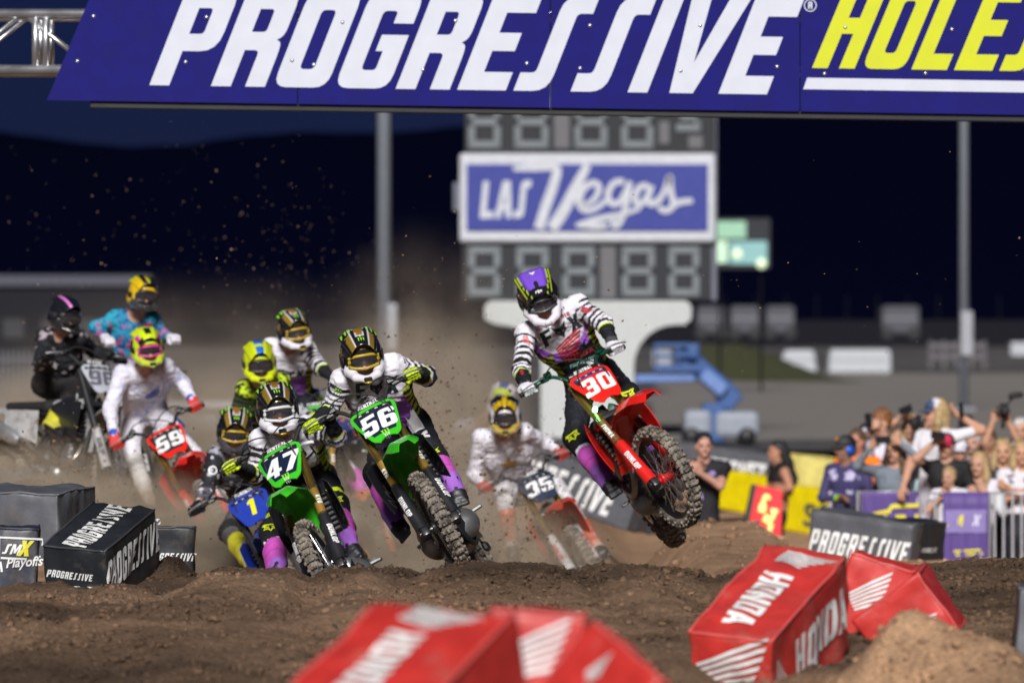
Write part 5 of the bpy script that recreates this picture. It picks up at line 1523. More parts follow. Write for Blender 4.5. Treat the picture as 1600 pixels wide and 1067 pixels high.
# liveries
P_RED = mat('red_plastic', (.78, .018, .012), .24, coat=.4, dirt=.10, vary=.08)
P_GREEN = mat('green_plastic', (.045, .50, .018), .28, coat=.35, dirt=.14, vary=.08)
P_BLUE = mat('blue_plastic', (.018, .045, .36), .3, coat=.3, dirt=.25)
P_WHITE = mat('white_plastic', (.74, .74, .74), .32, coat=.3, dirt=.25)
P_ORANGE = mat('orange_plastic', (.80, .16, .012), .3, coat=.3, dirt=.3)
P_ORRED = mat('mud_red_plastic', (.55, .05, .022), .4, coat=.2, dirt=.55)
P_NAVY = mat('navy_plate', (.008, .016, .045), .35, coat=.2, dirt=.08)
M_GUARDR = mat('red_guard', (.66, .016, .014), .3, coat=.3, dirt=.08)
M_GRNBAR = mat('green_anodised', (.015, .10, .065), .3, metal=.6)
M_LBL = mat('tube_label_brown', (.16, .055, .02), .4)
M_CLAW = mat('claw_green', (.30, .72, .02), .4)
M_YEL = mat('decal_yellow', (.80, .74, .0), .4)
M_NEON = mat('neon_yellow_print', (.66, .78, .02), .5)

def scribble():
    return text_block([(stroke2d([[(-.16, -.03), (-.13, .04), (-.1, -.04), (-.07, .04)], [(-.06, .045), (-.02, -.04)], [(-.05, 0), (0, .045)], [(.0, -.04), (.03, .04), (.06, -.035), (.09, .04), (.13, -.02), (.16, .045)]], .013), 0, 0)])

KIT_RED = dict(key='red', plastic=P_RED, number='30', guard=M_GUARDR, fork_text='SHOWA', fork_label=M_LBL, fork_text_mat=M_TXTW, hub=M_GUARDR, bar=M_GRNBAR, perch=M_GRNBAR, band=mat('navy_band', (.02, .03, .14), .4),
               fender_mark=(wing2d(.085), M_TXTW, (-.02, .93), .55),
               plate_mark=[([(-.02, .02), (.02, .02), (.018, -.012), (0, -.026), (-.018, -.012)], [(0, 1, 4), (1, 3, 4), (1, 2, 3)], None) and (([(-.016, .016), (.016, .016), (.014, -.01), (0, -.022), (-.014, -.01)], [(0, 1, 4), (1, 3, 4), (1, 2, 3)], None), M_TXTK, -.105, .865)])
KIT_GREEN = dict(key='green', plastic=P_GREEN, number='56', field=P_NAVY, shroud=M_BLACKP, tank=M_BLACKP, side=M_BLACKP, rearf=P_GREEN, fork_text='KYB', fork_label=mat('tube_label_gold', (.45, .27, .06), .35, metal=.5), fork_text_mat=M_TXTW,
                 shroud_mark=(scribble(), M_ALLOY), plate_mark=[(claw2d(.045), M_CLAW, .0, .69), (claw2d(.03), M_TXTW, .0, .665)], frame=M_BLACKP, fender_mark=(claw2d(.055), M_CLAW, (0, .62), 0))
KIT_GREEN47 = dict(KIT_GREEN, key='green47', number='47')
KIT_BLUE = dict(key='blue', plastic=P_BLUE, number='1', number_mat=M_YEL, fork=M_BLACKP, fork_text=None, hub=M_CASE, frame=M_BLACKP)
KIT_59 = dict(key='red59', plastic=P_RED, number='59', field=mat('black_plate', (.02, .02, .022), .4, dirt=.2), fork_text=None, guard=M_GUARDR, fender_mark=(wing2d(.085), M_TXTW, (-.02, .93), .3), guard_text='DUNLOP')
KIT_35 = dict(key='red35', plastic=P_ORRED, number='35', plate_mat=mat('muddy_navy_plate', (.02, .035, .07), .4, dirt=.3), fork_text=None, guard=mat('white_guard', (.6, .6, .6), .4, dirt=.5), guard_mat=M_GUARDR, fender_mark=(star2d(.05), M_YEL, (0, .95), 0), tank=P_WHITE)
KIT_WHITE = dict(key='white', plastic=mat('dusty_white_plastic', (.42, .42, .42), .45, dirt=.6), frame=M_BLACKP, number='96', plate_mat=mat('dull_plate', (.42, .44, .50), .5, dirt=.3), number_mat=mat('dull_digit', (.12, .12, .15), .5), fork_text=None, fork=M_BLACKP, guard=mat('dusty_white_plastic'), guard_mat=M_TXTK, shroud=M_BLACKP, side=mat('dusty_white_plastic'))
KIT_ORANGE = dict(key='orange', plastic=P_ORANGE, number='77', plate_mat=P_WHITE, number_mat=M_TXTK, fork_text=None, guard=P_ORANGE, frame=P_ORANGE)
KIT_BLUE2 = dict(KIT_BLUE, key='blue2', number='38', number_mat=M_TXTW)

BIKES = {}
def add_bike(nm, kit, label, yaw, pitch, roll, steer, loc=None, anchor=None, ground=False):
    M = bike_matrix(yaw, pitch, roll, loc or (0, 0, 0))
    S = steer_matrix(steer)
    if anchor:                                       # stand the bike so that the plate's centre is where it was seen
        w = M @ S @ fk(0, .83, .1); t = P(*anchor) - w
        M = Matrix.Translation(t) @ M
    root, S = make_bike(kit, label, M, steer)
    BIKES[nm] = (root, M, S)
add_bike('30', KIT_RED, 'red dirt bike number 30 jumping high above the dirt', 2.7, 7.9, 36.3, 19.7, (1.148, 36.838, -0.057))
add_bike('56', KIT_GREEN, 'green dirt bike number 56 leaning over at the crest', -5.7, 5.7, 34.3, 11.6, (-.169, 34.487, -.256))
add_bike('47', KIT_GREEN47, 'green dirt bike number 47 half hidden by the crest', -8.7, 7.5, 26.6, -3.8, (-.865, 35.202, -.605))
add_bike('1', KIT_BLUE, 'blue dirt bike with a yellow number 1', -1.5, 8, 28.9, 5.3, (-1.296, 40.254, -1.02))
add_bike('59', KIT_59, 'red dirt bike number 59 in the dust with gold forks', -4, 6, 34.2, 14, anchor=(262, 685, 43.7))
add_bike('35', KIT_35, 'mud splashed red dirt bike number 35 with a star on its fender', -2.3, 7.5, 31, 13.7, (.767, 45.29, -1.004))
add_bike('black', KIT_WHITE, 'white dirt bike ridden by the rider in black', 44, 4, -8, -8, anchor=(156, 586, 45.3))
add_bike('blue', KIT_BLUE2, 'blue dirt bike under the rider in turquoise', 18, 4, 4, 5, anchor=(232, 612, 46.5))
add_bike('fox', dict(KIT_GREEN, key='green15', number='15'), 'green dirt bike at the back, under the rider in the white jersey', -14, 4, 10, 4, anchor=(492, 652, 43.2))
add_bike('yellow', dict(KIT_BLUE2, key='blue3', number='32'), 'blue dirt bike under the rider with the fluorescent helmet', -4, 4, 12, 0, anchor=(425, 700, 42.6))
add_bike('orange', KIT_ORANGE, 'orange dirt bike in the gap behind the two green bikes', 4, 4, 16, 6, anchor=(548, 722, 44.0))
add_bike('last', dict(KIT_BLUE2, key='white2', number='81', plastic=P_WHITE), 'white dirt bike at the back of the pack, hidden by the star rider', -12, 4, 6, 4, anchor=(705, 752, 50.5))

# lit green lamp on bike 30
def led():
    root, M, S = BIKES['30']
    c = fk(.115, .655, .075)
    o = MB().add(lathe([(0, .016), (.009, .014), (.014, .006), (.0155, -.002), (.0155, -.022), (0, -.022)], 14, 'z')).build('led_lamp', mat('led_green', (.25, 1.0, .5), .3, emit=9.0), root, S @ Matrix.Translation(c) @ Matrix.Rotation(math.radians(-60), 4, 'X'), smooth=True)
    ld = bpy.data.lights.new('led_light', 'POINT'); ld.energy = .7; ld.color = (.05, 1.0, .42); ld.shadow_soft_size = .02
    lo = bpy.data.objects.new('led_light', ld); COL.objects.link(lo); lo.parent = root; lo.matrix_basis = S @ Matrix.Translation(fk(.165, .665, .12))
led()
# ------------------------------------------------------------------ riders
WHITE, BLACK = np.array([.72, .70, .76]), np.array([.012, .013, .017])
NEON, PURPLE, MINT = np.array([.60, .78, .02]), np.array([.36, .12, .62]), np.array([.42, .72, .68])
GOLDC, PINK, SKIN = np.array([.27, .175, .022]), np.array([.62, .10, .52]), np.array([.50, .28, .19])
C = lambda *a: np.array(a, float)

M_CLOTH = mat('jersey_cloth', rough=.72, vcol=True, vary=.14, dirt=.16, bump=.45, bscale=26, dscale=11, spec=.3)
M_CLOTHMUD = mat('muddy_cloth', rough=.75, vcol=True, vary=.14, dirt=.52, bump=.45, bscale=26, dscale=24, spec=.3)
M_CLOTHDUST = mat('dusty_cloth', rough=.75, vcol=True, vary=.16, dirt=.30, bump=.4, bscale=26, dscale=9, spec=.3)
M_SHELL = mat('helmet_shell', rough=.16, vcol=True, vary=.05, coat=.6, dirt=.08, dscale=14)
M_LENS = mat('goggle_lens', (.05, .05, .06), .06, coat=.5, vary=0, alpha=.42)
M_LENSD = mat('dark_goggle_lens', (.03, .025, .03), .08, coat=.6, vary=0)
M_BOOT = mat('boot_leather', rough=.42, vcol=True, vary=.15, dirt=.14, bump=.25, bscale=40, dscale=9)


def solve_depth(px, py, A, B, l1, l2, bias=0.0):
    """Distance along the sight line at which a joint keeps its limb lengths."""
    best = None
    for Y in np.linspace(min(A.y, B.y) - .45, max(A.y, B.y) + .45, 91):
        q = P(px, py, Y)
        e = ((q - A).length - l1) ** 2 + ((q - B).length - l2) ** 2 + bias * (Y - (A.y + B.y) / 2)
        if best is None or e < best[0]: best = (e, q)
    return best[1]


def paint_mesh(name, s, h, m, painter, root, wrinkle=0.0, seed=0):
    """Skin an SDF, colour it and add cloth wrinkles."""
    V, F = s.mesh(h)
    N = vert_normals(V, F)
    tg, tt = s.labels(V)
    col = painter(V, tg, tt, N)
    if wrinkle > 0:
        q = V * np.array([6.0, 6.0, 9.5])
        d = 1.0 * (.42 - np.abs(vnoise(q, seed)) ** .75) + .55 * (.4 - np.abs(vnoise(q * 2.1, seed + 5)) ** .75)
        V = V + N * (d * wrinkle)[:, None]
    me = mesh(name, V, F, m, cols=col, smooth=True)
    return link(name, me, root)


def bvh_of(o):
    me = o.data
    return BVHTree.FromPolygons([v.co.copy() for v in me.vertices], [tuple(p.vertices) for p in me.polygons])


# --- helmets: y forward, z up
def helmet_shapes():
    s = SDF()
    s.ell((0, -.008, .022), (.121, .146, .134), 1, .03)
    s.ell((0, -.02, -.055), (.104, .112, .085), 1, .05)
    for sx in (-1, 1):
        s.cap((sx * .090, .045, -.070), (sx * .062, .135, -.098), .034, .025, 2, .025)
        s.cap((sx * .062, .135, -.098), (0, .186, -.112), .025, .023, 2, .014)
        s.ell((sx * .118, -.03, -.03), (.012, .05, .04), 1, .02)
    s.ell((0, .14, -.012), (.104, .12, .050), 0, .012, sub=True)
    s.ell((0, .01, -.02), (.096, .122, .104), 0, .01, sub=True)
    s.ell((0, -.01, -.15), (.092, .105, .075), 0, .01, sub=True)
    s.box((0, .21, -.108), (.022, .02, .012), 0, .006, .006, sub=True)
    return s

_hm = helmet_shapes().mesh(.0062)
_ht = helmet_shapes().labels(_hm[0])[0]

def peak_fn(u, v):
    t = 2 * u - 1
    w = .116 - .012 * v - .026 * v * v
    y = -.050 + .222 * v - .024 * t * t * v - .045 * abs(t) ** 3 * (1 - v)
    z = .161 - .004 * v - .058 * v * v - .052 * t * t * (1 + .2 * v)
    return Vector((t * w, y, z + .009 * math.exp(-((abs(t) - .55) / .12) ** 2) * (1 - v * .5)))


def make_helmet(hk, root, M):
    """hk: shell(V, tag) and peak(u, v) give colours; chin, frame, marks."""
    h = empty('helmet', M=M); h.parent = root
    V, F = _hm
    link('shell', mesh('shell', V, F, M_SHELL, cols=hk['shell'](V, _ht), smooth=True), h)
    nu, nv = 28, 20
    PV, PF = slab(peak_fn, nu, nv, .005)
    uv = [(i / nu, j / nv) for i in range(nu + 1) for j in range(nv + 1)]
    pc = [hk['peak'](2 * u - 1, v) for u, v in uv]
    pk = link('peak', mesh('peak', [tuple(v) for v in PV], PF, M_SHELL, cols=np.array(pc + [BLACK] * len(pc)), smooth=True), h)
    # goggles
    lens = lambda u, v: Vector(((.5 - u) * .172, .128 - 3.4 * ((u - .5) * .172) ** 2 - .10 * max(0, .5 - v) * .2, -.014 + (v - .5) * .076 * (1 - .32 * abs(2 * u - 1) ** 3) - .006 * math.exp(-((u - .5) / .1) ** 2) * (v < .5)))
    link('lens', mesh('lens', *slab(lens, 16, 8, .002), hk.get('lens', M_LENSD), smooth=True), h)
    loop = [lens(u, 0) for u in np.linspace(0, 1, 15)] + [lens(1, v) for v in (.25, .5, .75)] + [lens(u, 1) for u in np.linspace(1, 0, 15)] + [lens(0, v) for v in (.75, .5, .25)]
    loop.append(loop[0])
    link('goggle_frame', mesh('goggle_frame', *tube(loop, .0095, 8, caps=False), hk.get('frame', M_BLACKP), smooth=True), h)
    st = lambda u, v: Vector((math.sin(math.radians(62 + 236 * u)) * .127, math.cos(math.radians(62 + 236 * u)) * .153 - .008, -.028 + .045 * v + .01 * math.sin(u * 3.14)))
    link('goggle_strap', mesh('goggle_strap', *slab(st, 30, 2, .003), hk.get('strap', M_RUBBER), smooth=True), h)
    link('chin_vent', mesh('chin_vent', *box((0, .196, -.107), (.05, .02, .026), .006), hk.get('vent', M_BLACKP)), h)
    bp = bvh_of(pk)
    for nm, t2, mm, u, v, sc in hk.get('marks', ()):
        o = peak_fn((u + 1) / 2, v); n_ = Vector((0, .25, 1)).normalized()
        ax = Vector((-1, 0, 0)); ay = n_.cross(ax)
        decal(nm, t2, mm, o, ax, ay, h, .003, onto=bp, refine=1)
    return h


def shell_std(base, top=None, line=None, chin=WHITE, side=None, chin2=None):
    def f(V, tg):
        c = np.tile(base, (len(V), 1)).astype(float)
        x, y, z = V.T
        if top is not None:
            m = (np.abs(x) < .05 + .02 * (z > .1)) & (z > .06); c[m] = top
        if side is not None:
            m = (np.abs(x) > .085) & (z > -.02) & (z < .07) & (y < .03); c[m] = side
        if line is not None:
            m = np.abs(np.abs(x) - (.072 + .25 * np.maximum(0, .1 - z) * .3)) < .006; m &= z > .02; c[m] = line
            m = np.abs(z + .035 + .25 * y) < .007; c[m & (np.abs(x) > .07)] = line
        m = (tg == 2) & (y > .05); c[m] = chin
        m = (tg == 2) & (y > .06) & (z < -.118); c[m] = chin2 if chin2 is not None else chin
        return c
    return f

def peak_bell(t, v):
    a = abs(t)
    if a < .20 + .10 * (1 - v) and v < .62: return WHITE if (a > .15 + .10 * (1 - v) or v > .57) else GOLDC
    if a < .05: return WHITE if v < .7 else BLACK
    if .52 < a < .80 and v > .35: return GOLDC * (1.2 if a < .6 else 1)
    if abs(a - .50) < .035: return WHITE
    return BLACK

def peak_purple(t, v):
    a = abs(t)
    if a < .72 - .30 * max(0, v - .45) and v < .80: return C(.19, .08, .60)
    if .88 < a < .96 and v < .9: return NEON
    if abs(a - (.80 - .32 * max(0, v - .5))) < .025: return NEON
    return BLACK

HK_PURPLE = dict(shell=shell_std(BLACK, C(.20, .085, .62), NEON, WHITE), peak=peak_purple, lens=M_LENS, frame=mat('goggle_grey', (.03, .03, .035), .35), vent=mat('vent_grey', (.25, .24, .27), .4),
                 marks=(('peak_emblem', foxhead2d(.032), M_TXTW, -.02, .22, 1), ('peak_lettering', text2d('FOX', .016, .1, 1.4), M_TXTW, 0, .93, 1),
                        ('peak_vent', ([(-.012, -.035), (.012, -.035), (.014, .0), (.008, .02), (-.008, .02), (-.014, .0)], [(0, 1, 2), (0, 2, 5), (2, 3, 4), (2, 4, 5)], None), M_TXTK, 0, .66, 1)))
_bellm = (('peak_claw', claw2d(.036), M_CLAW, 0, .80, 1), ('peak_claw', claw2d(.062), M_CLAW, .68, .18, 1), ('peak_claw', claw2d(.062), M_CLAW, -.68, .18, 1), ('peak_lettering', text2d('BELL', .011, 0, 1.3), mat('bell_red', (.6, .03, .02), .4), 0, .33, 1))
HK_BELL = dict(shell=shell_std(BLACK, GOLDC, None, WHITE, GOLDC, C(.55, .38, .02)), peak=peak_bell, lens=M_LENS, frame=mat('goggle_gold', (.42, .29, .02), .3), vent=M_BLACKP, marks=_bellm)
HK_BELL2 = dict(HK_BELL, frame=mat('goggle_white', (.6, .6, .6), .35))
HK_BELLK = dict(HK_BELL, shell=shell_std(BLACK, GOLDC, None, C(.05, .05, .06)), lens=M_LENSD)
HK_NEON = dict(shell=shell_std(NEON * .95, BLACK, None, C(.5, .6, .05), BLACK), peak=lambda t, v: (BLACK if (abs(t) < .22 and .25 < v < .8) or (abs(t) > .6 and v > .8) else (C(.75, .03, .35) if abs(t) > .75 and v > .5 else C(.62, .80, .02))), frame=mat('goggle_pink', (.6, .05, .25), .4))
HK_YELB = dict(shell=shell_std(C(.62, .72, .01), C(.02, .15, .6), None, C(.62, .72, .01)), peak=lambda t, v: (C(.02, .16, .62) if abs(t) < .30 and (v < .42 or v > .6) else C(.62, .74, .01)), frame=M_BLACKP)
HK_STAR = dict(shell=shell_std(WHITE, C(.5, .32, .02), BLACK, C(.45, .33, .08)), peak=lambda t, v: (C(.60, .40, .01) if (v > .55 and abs(t) > .25 and v < .95) or abs(t) < .16 else BLACK), marks=(('peak_star', star2d(.030), mat('star_gold', (.62, .42, .02), .4), 0, .72, 1),))
HK_BLACK = dict(shell=shell_std(BLACK, None, None, C(.02, .02, .02)), peak=lambda t, v: (PINK * 1.1 + .1 if .42 < t < .62 else (C(.45, .45, .48) if -.5 < t < -.44 else BLACK)))
HK_YELM = dict(shell=shell_std(C(.70, .46, .01), BLACK, None, C(.05, .05, .05)), peak=lambda t, v: (C(.72, .5, .01) if t > .5 or (abs(t) < .12) else BLACK), marks=_bellm[:3])
HK_WBN = dict(shell=shell_std(WHITE, C(.02, .08, .4), None, WHITE), peak=lambda t, v: (C(.55, .75, .02) if v > .6 else (C(.02, .06, .3) if abs(t) < .4 else WHITE)))


def glove(root, c, g, f, wrist, colf, seed=0):
    """A hand closed round a grip: c on the grip, g along it outwards, f forward. Four unequal fingers curl over the front, the thumb goes under."""
    g = Vector(g).normalized(); f = (Vector(f) - g * Vector(f).dot(g)).normalized(); u = g.cross(f)
    if u.z < 0: u = -u
    o = Vector(c); s = SDF()
    T = lambda a, b, d: o + g * a + f * b + u * d
    wr = Vector(wrist)
    s.cap(T(-.032, -.030, .022), T(.030, -.030, .020), .021, .019, 0, .02)
    s.cap(T(-.030, -.012, .034), T(.030, -.012, .030), .016, .014, 0, .02)
    s.cap(T(.0, -.034, .022), wr, .030, .034, 1, .03, side=g, wa=.014, wb=.008)
    for k, (a, ln) in enumerate(((-.033, .95), (-.011, 1.06), (.011, 1.0), (.032, .80))):
        s.cap(T(a, -.010, .034), T(a, .026 * ln, .026), .0118, .0112, 2 + k, .006)
        s.cap(T(a, .026 * ln, .026), T(a, .036 * ln, -.004), .0112, .0105, 2 + k, .006)
        s.cap(T(a, .036 * ln, -.004), T(a, .016, -.026), .0105, .0095, 2 + k, .006)
    s.cap(T(-.042, -.030, .012), T(-.052, -.006, -.014), .0145, .012, 7, .010)
    s.cap(T(-.052, -.006, -.014), T(-.046, .020, -.026), .012, .0105, 7, .006)
    ro = root.location
    for p in s.pr: p['a'] = p['a'] - np.array(ro); p['b'] = p['b'] - np.array(ro)
    return paint_mesh('glove', s, .0052, M_CLOTH, lambda V, tg, tt, N: colf(V, tg, tt), root, .0015, seed)


def boot(root, knee, ankle, toe, colf, seed=0):
    k_, a_, t_ = Vector(knee), Vector(ankle), Vector(toe)
    up = (k_ - a_).normalized(); fw = (t_ - a_).normalized(); fw = (fw - up * fw.dot(up) * .6).normalized(); sd = up.cross(fw).normalized()
    top = a_ + up * .20
    s = SDF()
    s.cap(top, a_ + up * .02, .071, .061, 0, .03, side=fw, wa=.018, wb=.02)
    s.cap(a_ - fw * .045 - up * .055, t_ - fw * .02 - up * .03, .040, .038, 1, .04, side=sd, wa=.010, wb=.020)
    s.cap(a_ + fw * .02, t_ - fw * .06 - up * .01, .050, .038, 1, .04)
    s.cap(a_ - fw * .055 - up * .096, t_ - up * .066, .012, .012, 2, .004, side=sd, wa=.030, wb=.040)
    for hh in (.04, .10, .16): s.cap(a_ + up * hh + fw * .060 + sd * .035, a_ + up * hh + fw * .060 - sd * .035, .016, .016, 3, .012, side=up, wa=.006, wb=.006)
    ro = root.location
    for p in s.pr: p['a'] = p['a'] - np.array(ro); p['b'] = p['b'] - np.array(ro)
    return paint_mesh('boot', s, .0075, M_BOOT, lambda V, tg, tt, N: colf(V, tg, tt), root, .002, seed)


def stripes(t, ang, f=26, seed=0, w=.0):
    """Zebra stripes along a sleeve."""
    return (np.sin(t * f * 1.15 + 2.6 * np.sin(ang * 1.0 + seed) + 1.6 * np.sin(ang * 2.3 + t * 7 + seed * 2)) > .18 + .5 * np.sin(ang * 3.1 + t * 9))


def kit_painter(k, fr):
    """Colours of jersey and pants. fr: the rider's frame (points and axes)."""
    def f(V, tg, tt, N):
        c = np.tile(k['torso'], (len(V), 1)).astype(float)
        up, sd, nf = fr['up'], fr['side'], fr['front']
        rel = V - fr['chest']
        a = rel @ sd; b = rel @ up; fdot = N @ nf
        st = np.abs(a) / .17
        if 'lower' in k:                              # a bib edge sweeping round the belly
            edge = k.get('edge', -.06) + .10 * np.clip(st, 0, 1.2) ** 2
            m = (tg == 1) & (b < edge); c[m] = k['lower']
            m2 = (tg == 1) & (np.abs(b - edge) < .02) & (fdot > -.2); c[m2] = k['edgecol']
            m3 = (tg == 1) & (b < edge - .02) & (b > edge - .07) & (st > .55); c[m3] = k['edgecol']
        if 'flank' in k:
            m = (tg == 1) & (st > .80) & (b < .02); c[m] = k['flank']
            m = m & (np.sin(b * 90 + a * 60) > .2); c[m] = BLACK
        if 'yoke' in k:
            m = (tg == 1) & (b > .15) & (fdot > -.5); c[m] = k['yoke']
        for ua, fa, ax0, ax1 in ((2, 3, 'shA', 'elA'), (4, 5, 'shB', 'elB')):
            m = tg == ua
            ang = np.arctan2((V - fr[ax0]) @ np.array([0, 0, 1.0]), (V - fr[ax0]) @ nf)
            c[m] = k.get('sleeve', k['torso'])
            mf = tg == fa
            c[mf] = k.get('fore', k.get('sleeve', k['torso']))
            if k.get('zebra'):
                s_ = stripes(tt, ang, 30, ua); c[m & s_ & (tt > .12)] = BLACK
                s2 = stripes(tt, ang, 28, ua + 1); z = mf & (tt < .30); c[z] = WHITE; c[z & s2] = BLACK
                c[mf & (np.abs(tt - .32) < .035)] = NEON
            if 'cuff' in k: c[mf & (tt > .85)] = k['cuff']
            if 'band' in k: c[m & (np.abs(tt - .55) < .12)] = k['band']
        for th, sh in ((6, 7), (8, 9)):
            m = tg == th; c[m] = k['pants']
            m = tg == sh; c[m] = k.get('shin', k['pants'])
            if 'knee' in k: c[(tg == th) & (tt > .80)] = k['knee']; c[(tg == sh) & (tt < .12)] = k['knee']
            if 'kneeline' in k: c[(tg == th) & (np.abs(tt - .80) < .05)] = k['kneeline']
            if 'calf' in k: c[(tg == sh) & (tt > .38)] = k['calf']
        c[tg == 10] = k['pants']
        c[tg == 20] = SKIN
        if 'spots' in k:
            n = vnoise(V * 13, 3); c[(n > .45) & (tg < 6)] = k['spots']
            n = vnoise(V * 10 + 3, 8); c[(n > .5) & (tg < 6)] = k['spots2']
        return c
    return f


def make_rider(R):
    Y = R['Y']; k = R['kit']
    broot, BM, BS = BIKES[R['bike']]
    pt = lambda t: P(t[0], t[1], Y + t[2])
    gripA = BM @ BS @ fk(.345, 1.076, -.036); gripB = BM @ BS @ fk(-.345, 1.076, -.036)
    gax = (gripA - gripB).normalized(); bfw = (BM.to_3x3() @ BS.to_3x3() @ Vector((0, 1, 0))).normalized(); bup = (BM.to_3x3() @ Vector((0, 0, 1))).normalized()
    frw = (BM.to_3x3() @ Vector((0, 1, 0))).normalized()
    head = pt(R['head']); shA, shB = pt(R['sh'][0]), pt(R['sh'][1]); hip = pt(R['hip'])
    hands = [gripA, gripB]
    for i in (0, 1):
        if R.get('hands') and R['hands'][i]: hands[i] = pt(R['hands'][i])
    wr = []
    el = []
    for i, s_ in ((0, shA), (1, shB)):
        w0 = hands[i] + bup * .03 - bfw * .05
        e = R['elb'][i]
        q = solve_depth(e[0], e[1], s_, w0, .30, .27, -.02)
        el.append(q)
        wr.append(hands[i] + (q - hands[i]).normalized() * .085 + bup * .012)
    fr_axis = (shB - shA).normalized()
    pelvis = hip
    hA, hB = hip - fr_axis * .085, hip + fr_axis * .085
    an, toe, kn = [], [], []
    for i, sx in ((0, 1), (1, -1)):
        ft = R.get('foot', (None, None))[i]
        if ft is None:
            a = BM @ Vector((sx * .19, -.13, .51)); t_ = BM @ Vector((sx * .20, .045, .455))
        else:
            yd = (BM @ Vector((sx * .19, -.1, .4))).y + (ft[4] if len(ft) > 4 else 0)
            a = P(ft[0], ft[1], yd); t_ = P(ft[2], ft[3], yd - .10)
            t_ = a + (t_ - a).normalized() * .17
        an.append(a); toe.append(t_)
        h_ = (hA, hB)[i]; kx = R['knee'][i]
        kn.append(solve_depth(kx[0], kx[1], h_, a, .43, .42, .02))
    neck = (shA + shB) / 2
    chest = neck * .72 + pelvis * .28
    waist = neck * .25 + pelvis * .75
    upv = (neck - pelvis).normalized()
    side = (fr_axis - upv * fr_axis.dot(upv)).normalized()
    front = side.cross(upv).normalized()
    root = empty('person', Vector((pelvis.x, pelvis.y, min(an[0].z, an[1].z) - .1)), R['label'], 'person', 'riders in the race')
    ro = root.location
    L = lambda v: Vector(v) - ro
    s = SDF()
    ck = .05
    s.cap(L(neck - upv * .05), L(chest - upv * .03), .084, .112, 1, ck, side=side, wa=.092, wb=.090)
    s.cap(L(chest), L(waist), .114, .102, 1, ck, side=side, wa=.090, wb=.060)
    s.cap(L(waist), L(pelvis), .100, .105, 10, .05, side=side, wa=.055, wb=.055)
    hm = helmet_matrix(R, head)
    s.cap(L(neck + upv * .02), L(head - Vector(hm.col[2][:3]) * .07 - Vector(hm.col[1][:3]) * .03), .062, .056, 20 if not k.get('collar') else 1, .03)
    hx = lambda x, y, z: L(hm @ Vector((x, y, z)))
    s.ell(hx(0, .005, -.01), (.074, .092, .105), 20, .02, R=np.array(hm.to_3x3()))
    s.cap(hx(0, .085, -.02), hx(0, .112, -.05), .012, .017, 20, .02)                     # nose
    for sx in (-1, 1): s.ell(hx(sx * .030, .088, -.012), (.014, .010, .009), 21, .004, R=np.array(hm.to_3x3()))
    for i, (a, ua, fa) in enumerate(((shA, 2, 3), (shB, 4, 5))):
        sgn = (-1, 1)[i]
        s.cap(L(neck + side * sgn * .05 - upv * .02), L(a), .073, .067, 1, .05)
        s.cap(L(a), L(el[i]), .067, .056, ua, .035)
        s.cap(L(el[i]), L(wr[i]), .058, .037, fa, .03)
    for i, (h_, th, sh) in enumerate(((hA, 6, 7), (hB, 8, 9))):
        s.cap(L(h_), L(kn[i]), .100, .074, th, .05)
        s.cap(L(kn[i]), L(an[i]), .072, .052, sh, .03)
    fr = dict(up=np.array(upv), side=np.array(side), front=np.array(front), chest=np.array(L(chest)), shA=np.array(L(shA)), shB=np.array(L(shB)), elA=np.array(L(el[0])), elB=np.array(L(el[1])))
    pa = kit_painter(k, fr)
    def pa2(V, tg, tt, N):
        c = pa(V, tg, tt, N); c[tg == 21] = C(.05, .035, .03); return c
    body = paint_mesh('body', s, R.get('h', .011), R.get('cloth', M_CLOTH), pa2, root, .0105, R.get('seed', 1))
    bv = bvh_of(body)
    make_helmet(R['helmet'], root, Matrix.Translation(-ro) @ hm)
    gc = k.get('glove', WHITE); gk = k.get('glove2', BLACK)
    for i in (0, 1):
        def gf(V, tg, tt):
            c = np.tile(gc, (len(V), 1)).astype(float); c[(tg == 1) & (tt > .45)] = k.get('wristcol', gk)
            if k.get('glovelines'): c[(tg >= 2) & (tg < 7) & (np.sin(tt * 9) > .75)] = BLACK
            return c
        glove(root, hands[i], (gax, -gax)[i], bfw, wr[i], gf, i)
        bc = k.get('boot', BLACK); b2 = k.get('boot2', BLACK); b3 = k.get('bootsole', BLACK)
        def bf(V, tg, tt):
            c = np.tile(bc, (len(V), 1)).astype(float)
            c[(tg == 1)] = b2; c[(tg == 1) & (tt > .72)] = b3; c[tg == 2] = b3; c[tg == 3] = b2 * .7
            c[(tg == 0) & (np.abs(tt - .62) < .05)] = bc * .75
            return c
        boot(root, kn[i], an[i], toe[i], bf, i + 3)
        if k.get('guard') is not None:                 # knee guard over the shin
            up = (kn[i] - an[i]).normalized()
            g = SDF().cap(L(kn[i] + up * .02), L(kn[i] - up * .15), .082, .068, 0, .02)
            ko = paint_mesh('knee_guard', g, .010, M_CLOTH, lambda V, tg, tt, N: np.tile(k['guard'], (len(V), 1)), root, .003, 9 + i)
            if k.get('guard_mark'):
                c_ = L(kn[i] - up * .06); vw = (Vector((0, 0, CAM_H)) - kn[i]); vw = (vw - up * vw.dot(up)).normalized(); ax = up.cross(vw)
                decal('knee_emblem', foxline2d(.10), M_NEON, c_, ax, up, root, .004, onto=bvh_of(ko), refine=1)
